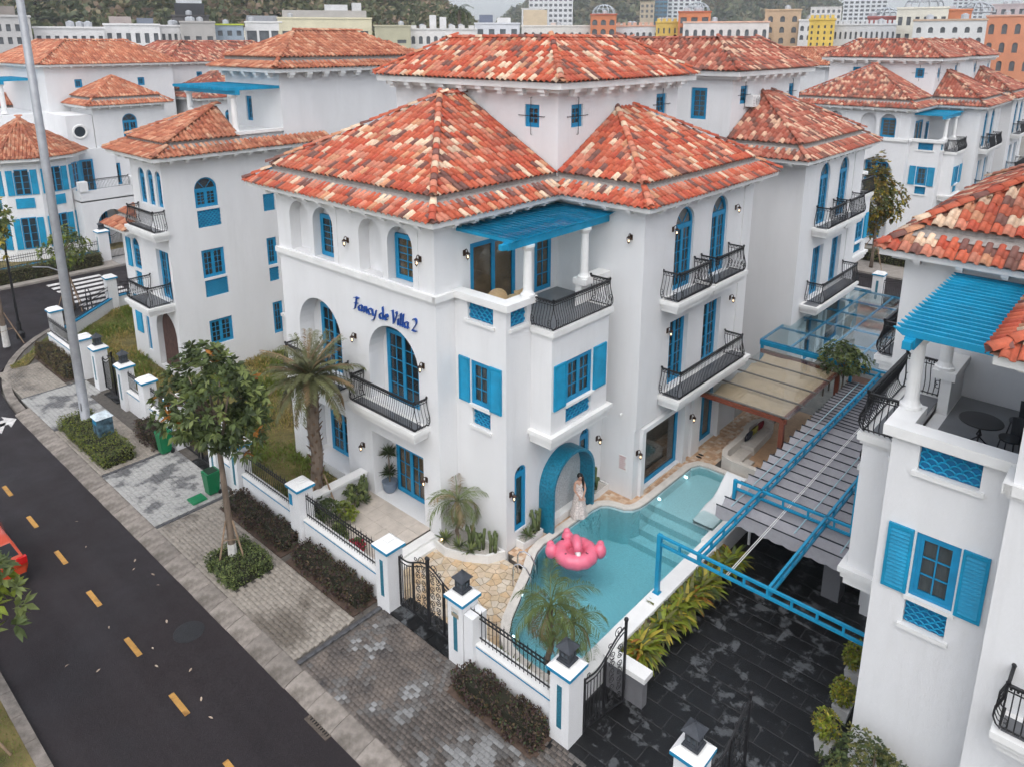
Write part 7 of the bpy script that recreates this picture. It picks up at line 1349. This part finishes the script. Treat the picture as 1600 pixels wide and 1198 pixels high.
LM = [(90, 'white terrace wall'), (210, 'white two-storey house'), (300, 'dark rooftop house'), (360, 'lime green balcony'), (510, 'large cream house'), (690, 'white gabled house'), (870, 'cream arcade'), (942, 'first orange tower'), (1040, 'yellow crenellated building'), (1085, 'second orange tower'), (1220, 'tan tower'), (1282, 'tall yellow house'), (1350, 'grey arcade'), (1435, 'classical building'), (1500, 'small orange block'), (1580, 'peach house')]
for px in np.concatenate([rng.uniform(790, 1600, 62), rng.uniform(0, 790, 26)]):      # low roofs filling the middle distance
    d_ = rng.uniform(190, 420); w_ = rng.uniform(10, 34); cn_, c_ = [('white', (.70, .69, .68)), ('beige', (.60, .56, .50)), ('pinkish', (.64, .53, .47)), ('grey', (.55, .56, .58)), ('cream', (.68, .64, .55))][ck % 5]; q = min(LM, key=lambda e: abs(e[0]-px)); side_ = 'left' if px < q[0]-12 else ('right' if px > q[0]+12 else 'line'); dd = 'near' if d_ < 260 else ('mid-distance' if d_ < 340 else 'distant')
    lab = '%s low %s house %s the %s' % (dd, cn_, {'left': 'to the left of', 'right': 'to the right of', 'line': 'in line with'}[side_], q[1])
    if lab in seen_: ck += 1; continue
    seen_.add(lab); town(lab, px, px+w_, rng.uniform(38, 62) if d_ > 260 else rng.uniform(50, 62), d_, c_, 1 if d_ < 260 else 2, 3 if w_ < 20 else 5, base=75, depth=9, ww=.4, extra=[(.1, .4, .2, .6, .3, 1.4, c_)] if ck % 3 == 0 else None); ck += 1
# ------------------------------------------------------------------ hills with woods
def hill_h(az, r):      # az in degrees, metres
    a = az; n1 = .5*math.sin(a*.31)+.35*math.sin(a*.83+1)+.2*math.sin(a*1.9+2)
    left = 66*max(0, min(1, (a-131)/11))*max(0, min(1, (r-205)/170))*(1+.12*n1); mid = 150*math.exp(-((a-121)/9.5)**2)*max(0, min(1, (r-560)/330))*(1+.08*n1); rt = 125*math.exp(-((a-113.5)/4.2)**2)*max(0, min(1, (r-620)/330))*(1+.08*n1)
    return max(left, mid, rt, -2)+2*math.sin(r*.05+a)*(1 if r > 230 else 0)-1
az = np.linspace(96, 172, 150); rs = np.concatenate([np.linspace(200, 420, 26), np.linspace(450, 1000, 26)]); V = np.array([(r*math.cos(R(a)), r*math.sin(R(a)), hill_h(a, r)) for a in az for r in rs]); nr = len(rs)
Q = np.array([(i*nr+j, (i+1)*nr+j, (i+1)*nr+j+1, i*nr+j+1) for i in range(len(az)-1) for j in range(nr-1)]); hl = link('hill', np_mesh('hill', V, Q, M('hill soil', (.38, .26, .16), .95, .4, .03, rgb2=(.22, .19, .11)), smooth=True)); struct(hl)
def woods(name, n, amin, amax, rmin, rmax, size, seed, mats, wts, bare=None):
    rg = np.random.default_rng(seed); a = rg.uniform(amin, amax, n*3); r = rg.uniform(rmin, rmax, n*3); z = np.array([hill_h(q, w) for q, w in zip(a, r)]); k = z > 5
    if bare is not None: k &= ~bare(a, r, rg)
    a, r, z = a[k][:n], r[k][:n], z[k][:n]; nl = 14; C = np.stack([r*np.cos(np.radians(a)), r*np.sin(np.radians(a)), z+size*.8], 1); P = np.repeat(C, nl, 0); d = nrm(rg.normal(0, 1, P.shape)); d[:, 2] = np.abs(d[:, 2]); sc_ = np.repeat(rg.uniform(.6, 1.5, len(C)), nl); P = P+d*(size*.9*sc_)[:, None]*rg.uniform(.5, 1, (len(P), 1)); mi = np.repeat(rg.choice(len(mats), len(C), p=wts), nl)
    o = link(name, leaf_mesh(name, P, d+rg.normal(0, .5, P.shape), size*.75*sc_, .8, mats, mi, rg, .1)); o['kind'] = 'stuff'; return o
w_d, w_m, w_o, w_b = leafmat('wood dark', (.095, .115, .05)), leafmat('wood mid', (.17, .18, .085)), leafmat('wood olive', (.26, .22, .12)), leafmat('wood brown', (.30, .215, .145))
woods('hill_woods', 7500, 131, 171, 205, 395, 2.3, 5, [w_d, w_m, w_o, w_b], [.34, .34, .2, .12], lambda a, r, g: (np.abs(a-160.2)+np.abs(r-300)*.03 < 1.1) | (g.random(len(a)) < .12))
woods('far_hill_woods', 4200, 97, 133, 560, 960, 5.2, 6, [w_d, w_m, w_o], [.4, .4, .2])
fp = frond_tree('tall palm silhouette against the wooded hill', tuple(ray_at(718, 175)[0]), zpx(16, 175, 718), 22, 3.2, [lf_dark, lf_mid], 55, leaflets=16, leaflet=1.0, r0=.3, stubs=False, width=.18)
# haze: pale air round the whole place
hz = MB().box(-2600, -1000, -2.4, 1600, 3600, 185).build('haze', bpy.data.materials.new('haze air')); hz['kind'] = 'stuff'
hm_ = MATS['haze air'] = bpy.data.materials['haze air']; hm_.use_nodes = True; hn = hm_.node_tree.nodes; hn.clear(); ho = hn.new('ShaderNodeOutputMaterial'); hv_ = hn.new('ShaderNodeVolumePrincipled'); hv_.inputs['Color'].default_value = (.86, .90, .95, 1); hv_.inputs['Density'].default_value = .00045; hv_.inputs['Anisotropy'].default_value = .2
hm_.node_tree.links.new(hv_.outputs[0], ho.inputs['Volume'])
# ------------------------------------------------------------------ street furniture, car, person
galv = M('galvanised steel', (.33, .34, .36), .5, .12, 3, metal=.3)
lp = thing('lamp_mast', 'tall grey steel lamp mast standing in the long hedge', 'lamp post', (-33.1, 9.55, 0)); MB().lathe((-33.1, 9.55, 0), [(.26, 0), (.26, .04), (.19, .06), (.185, 3), (.165, 9), (.13, 19)], 14).build('mast', galv, lp, smooth=True); MB().box(-33.0, 9.38, .9, -32.95, 9.42, 1.25).build('hatch', M('hatch grey', (.2, .2, .21), .5, .1), lp)
MB().tube([(-33.1, 9.55, 18.9), (-33.1, 8.6, 19.6), (-33.1, 7.2, 19.9)], .06, 8).build('arm', galv, lp)
cb = thing('utility_cabinet', 'utility cabinet painted with a blue landscape beside the lamp mast', 'cabinet', (-31.2, 9.6, 0)); paint = M('painted scene', (.01, .03, .05), .6, .8, 5, rgb2=(.07, .13, .17)); MB().box(-31.5, 9.3, .05, -30.95, 9.9, 1.2).build('case', paint, cb); MB().taper(-31.55, 9.25, -30.9, 9.95, 1.2, 1.32, .0, -.12).build('roof', M('painted sky', (.55, .62, .66), .6, .3, 5), cb); MB().box(-31.4, 9.285, .95, -31.05, 9.3, 1.1).build('label_plate', bluetrim, cb); MB().box(-31.24, 9.285, .1, -31.225, 9.3, .9).build('door_seam', iron, cb)
def bin_(x, y, label, open_=False):
    t = thing('wheelie_bin', label, 'bin', (x, y, 0), 'green bins on the pavement'); gm = M('green plastic', (.005, .16, .06), .4, .15, 3); MB().taper(x-.2, y-.22, x+.2, y+.22, .06, .92, -.03, .03).build('body', gm, t)
    if open_: MB().taper(x-.26, y-.85, x+.26, y-.3, .02, .07, 0, -.03).build('lid', gm, t); MB().box(x-.2, y-.18, .921, x+.2, y+.2, .93).build('opening', M('bin inside', (.01, .03, .015), .8, .1), t)
    else: MB().taper(x-.24, y-.27, x+.24, y+.25, .92, 1.0, 0, -.04).build('lid', gm, t)
    MB().tube([(x-.2, y+.27, .88), (x+.2, y+.27, .88)], .02, 6).build('handle', iron, t)
    for s in (-1, 1): MB().tube([(x+s*.2, y+.2, .08), (x+s*.24, y+.2, .08)], .08, 12).build('wheel', iron, t)
bin_(-24.5, 10.8, 'green wheelie bin with its lid lying on the pavement', True); bin_(-28.6, 10.9, 'closed green bin beside the maroon hedge')
ls = thing('street_lamp', 'black ornamental street lamp post at the left corner', 'lamp post', (-46.7, 10.9, 0)); MB().lathe((-46.7, 10.9, 0), [(.22, 0), (.22, .3), (.13, .45), (.11, .9), (.07, 1.0), (.055, 5.2), (.08, 5.3)], 10).build('post', iron, ls); MB().tube([(-46.7, 10.9, 5.2), (-46.7, 10.5, 5.7), (-46.7, 10.1, 5.6)], .03, 6).build('arm', iron, ls); MB().lathe((-46.7, 10.1, 5.2), [(.08, 0), (.16, .05), (.2, .35), (.03, .5)], 8).build('lantern', lstone, ls)
sg = thing('road_post', 'thin grey road post with a short arm on the side street', 'post', (-47.9, 13.7, 0)); MB().lathe((-47.9, 13.7, 0), [(.06, 0), (.05, 3.1)], 8).tube([(-47.9, 13.7, 3.0), (-48.2, 13.2, 3.3), (-48.9, 12.6, 3.3)], .035, 6).build('post', galv, sg)
for i, (x, y) in enumerate(((-48.0, 15.0), (-49.9, 15.6))):
    t = thing('bicycle_stand', ['black hoop stand near the crossing', 'second black hoop stand near the crossing'][i], 'stand', (x, y, 0), 'hoop stands'); MB().tube([(x-.4, y, 0), (x-.4, y, .8), (x-.2, y, 1.0), (x+.2, y, 1.0), (x+.4, y, .8), (x+.4, y, 0)], .03, 6).build('hoop', iron, t)
# red car: only its tail enters the picture
car = thing('parked_car', 'red hatchback whose tail enters at the left edge of the road', 'car', (-26.4, 3.95, -.15)); red = M('red car paint', (.50, .06, .02), .25, .06, 2, coat=.6); x1, yc, z0 = -24.35, 3.98, -.15
prof = [(0, .32), (-.03, .62), (.0, .82), (-.10, .98), (-.42, 1.38), (-.75, 1.50), (-2.3, 1.47), (-2.95, 1.05), (-3.9, .88), (-4.05, .6), (-4.05, .32)]; wid = [.80, .85, .85, .83, .66, .60, .60, .80, .78, .74, .74]
b = MB(); vs_ = []
for s in (-1, 1):
    for (x, z), w in zip(prof, wid): vs_.append((x1+x, yc+s*w, z0+z))
k = len(prof); b.add(vs_, [tuple(range(k-1, -1, -1)), tuple(range(k, 2*k))]+[(i, i+1, k+i+1, k+i) for i in range(k-1)]+[(k-1, 0, k, 2*k-1)]); bo = b.build('body', red, car); md = bo.modifiers.new('bevel', 'BEVEL'); md.width = .07; md.segments = 3; md.limit_method = 'ANGLE'; md.angle_limit = R(20)
cg = M('car glass', (.012, .013, .015), .08, .2); gq = lambda pts: MB().add(pts, [(0, 1, 2, 3)])
gq([(x1-.13, yc-.70, z0+1.02), (x1-.13, yc+.70, z0+1.02), (x1-.40, yc+.58, z0+1.36), (x1-.40, yc-.58, z0+1.36)]).build('rear_window', cg, car)
for s in (-1, 1): gq([(x1-.45, yc+s*.80, z0+1.03), (x1-2.75, yc+s*.815, z0+1.05), (x1-2.3, yc+s*.645, z0+1.41), (x1-.75, yc+s*.645, z0+1.41)]).build('side_window', cg, car); MB().box(x1-.12, yc+s*.60, z0+.74, x1+.015, yc+s*.86, z0+.95).build('tail_light', M('tail lamp', (.55, .01, .01), .2, .1), car)
MB().box(x1-.02, yc-.26, z0+.58, x1+.012, yc+.26, z0+.7).build('number_plate', trim, car); MB().box(x1-.25, yc-.78, z0+.26, x1+.02, yc+.78, z0+.42).build('bumper', M('dark plastic', (.02, .02, .02), .6, .1), car)
for x in (x1-.75, x1-3.3):
    for s in (-1, 1): wq = MB().tube([(x, yc+s*.66, z0+.31), (x, yc+s*.86, z0+.31)], .31, 20).build('wheel', M('tyre', (.015, .015, .016), .8, .1), car); MB().tube([(x, yc+s*.85, z0+.31), (x, yc+s*.868, z0+.31)], .19, 14).build('rim', galv, wq)
# woman standing beside the arch
px_, py_, pz_ = -13.42, 18.3, .36
pe = thing('person', 'woman in a pale floral maxi dress standing by the blue arch', 'person', (px_, py_, pz_)); skin = M('skin', (.55, .33, .24), .55, .05, 4)
F_ = Vector((.80, -.60, 0)); S_ = Vector((.60, .80, 0))          # facing direction and her left
def pp(f, s, z): v = F_*f+S_*s; return (px_+v.x, py_+v.y, pz_+z)
me = bpy.data.meshes.new('body'); vv = [pp(0, 0, .86), pp(.0, 0, 1.0), pp(.01, 0, 1.18), pp(.02, 0, 1.31), pp(.03, 0, 1.38), pp(.05, 0, 1.44), pp(.06, 0, 1.52), pp(0, .09, .82), pp(.02, .08, .45), pp(.0, .07, .06), pp(.1, .08, .02), pp(0, -.09, .82), pp(.05, -.08, .45), pp(.04, -.07, .06), pp(.14, -.08, .02),
      pp(.02, .15, 1.27), pp(.06, .2, 1.02), pp(.16, .13, .86), pp(.2, .08, .78), pp(.02, -.15, 1.27), pp(.08, -.19, 1.03), pp(.18, -.08, .88), pp(.22, -.02, .80)]
ee = [(0, 1), (1, 2), (2, 3), (3, 4), (4, 5), (5, 6), (0, 7), (7, 8), (8, 9), (9, 10), (0, 11), (11, 12), (12, 13), (13, 14), (3, 15), (15, 16), (16, 17), (17, 18), (3, 19), (19, 20), (20, 21), (21, 22)]
for hi, (hv, sgn) in enumerate(((18, 1), (22, -1))):          # five fingers from each palm
    b0 = Vector(vv[hv])
    for q in range(5):
        d = F_*(.03+.012*q)*.6+S_*(.022*(q-2))*1.0+Vector((0, 0, -.035-.006*(2-abs(q-2)))); vv.append(tuple(b0+d)); ee.append((hv, len(vv)-1)); vv.append(tuple(b0+d*1.8+Vector((0, 0, -.008)))); ee.append((len(vv)-2, len(vv)-1))
me.from_pydata(vv, ee, []); me.materials.append(skin); bo = link('body', me, pe); sm = bo.modifiers.new('skin', 'SKIN'); rad = {0: .135, 1: .11, 2: .12, 3: .09, 4: .045, 5: .085, 6: .08, 7: .085, 8: .06, 9: .035, 10: .028, 11: .085, 12: .06, 13: .035, 14: .028, 15: .05, 16: .038, 17: .028, 18: .026, 19: .05, 20: .038, 21: .028, 22: .026}
for i, sv in enumerate(me.skin_vertices[0].data): r_ = rad.get(i, .009); sv.radius = (r_, r_*.85 if i < 4 else r_)
me.skin_vertices[0].data[0].use_root = True; bo.modifiers.new('sub', 'SUBSURF').levels = 1; bo.modifiers['sub'].render_levels = 2
dm_ = M('floral cloth', (.58, .50, .46), .9, .35, 22, rgb2=(.70, .64, .60)); dr = MB(); ring = [(1.27, .125, .085), (1.18, .145, .115), (1.02, .118, .10), (.88, .155, .135), (.6, .2, .18), (.3, .25, .22), (.02, .30, .27)]; N = 24
for z, a, c in ring:
    for i in range(N): t_ = 2*math.pi*i/N; w = 1+(.07*math.sin(t_*6+z*3) if z < .9 else 0); dr.v.append(pp(c*w*math.sin(t_)+.01+(.03 if z < .5 else 0), a*w*math.cos(t_), z))
dr.f = [(i*N+j, i*N+(j+1) % N, (i+1)*N+(j+1) % N, (i+1)*N+j) for i in range(len(ring)-1) for j in range(N)]; dr.m = [0]*len(dr.f); dr.build('dress', dm_, pe, smooth=True)
hm = M('black hair', (.012, .009, .008), .4, .2, 20); hr = MB(); hr.blob(pp(.035, 0, 1.53), (.095, .095, .10), 14, 9); hr.tube([pp(-.02, .03, 1.52), pp(-.01, .09, 1.4), pp(.05, .11, 1.25), pp(.08, .1, 1.08)], [.09, .075, .06, .025], 9); hr.build('hair', hm, pe, smooth=True)
fc = MB(); fc.blob(pp(.085, 0, 1.49), (.06, .06, .075), 12, 8); fc.build('face', skin, pe, smooth=True)
for s in (-1, 1): MB().blob(pp(.142, s*.025, 1.505), .009, 6, 4).build('eye', hm, pe)
MB().blob(pp(.15, 0, 1.485), (.012, .012, .016), 6, 4).build('nose', skin, pe); MB().blob(pp(.14, 0, 1.455), (.012, .02, .006), 6, 4).build('mouth', M('lips', (.35, .07, .07), .5, .1), pe)
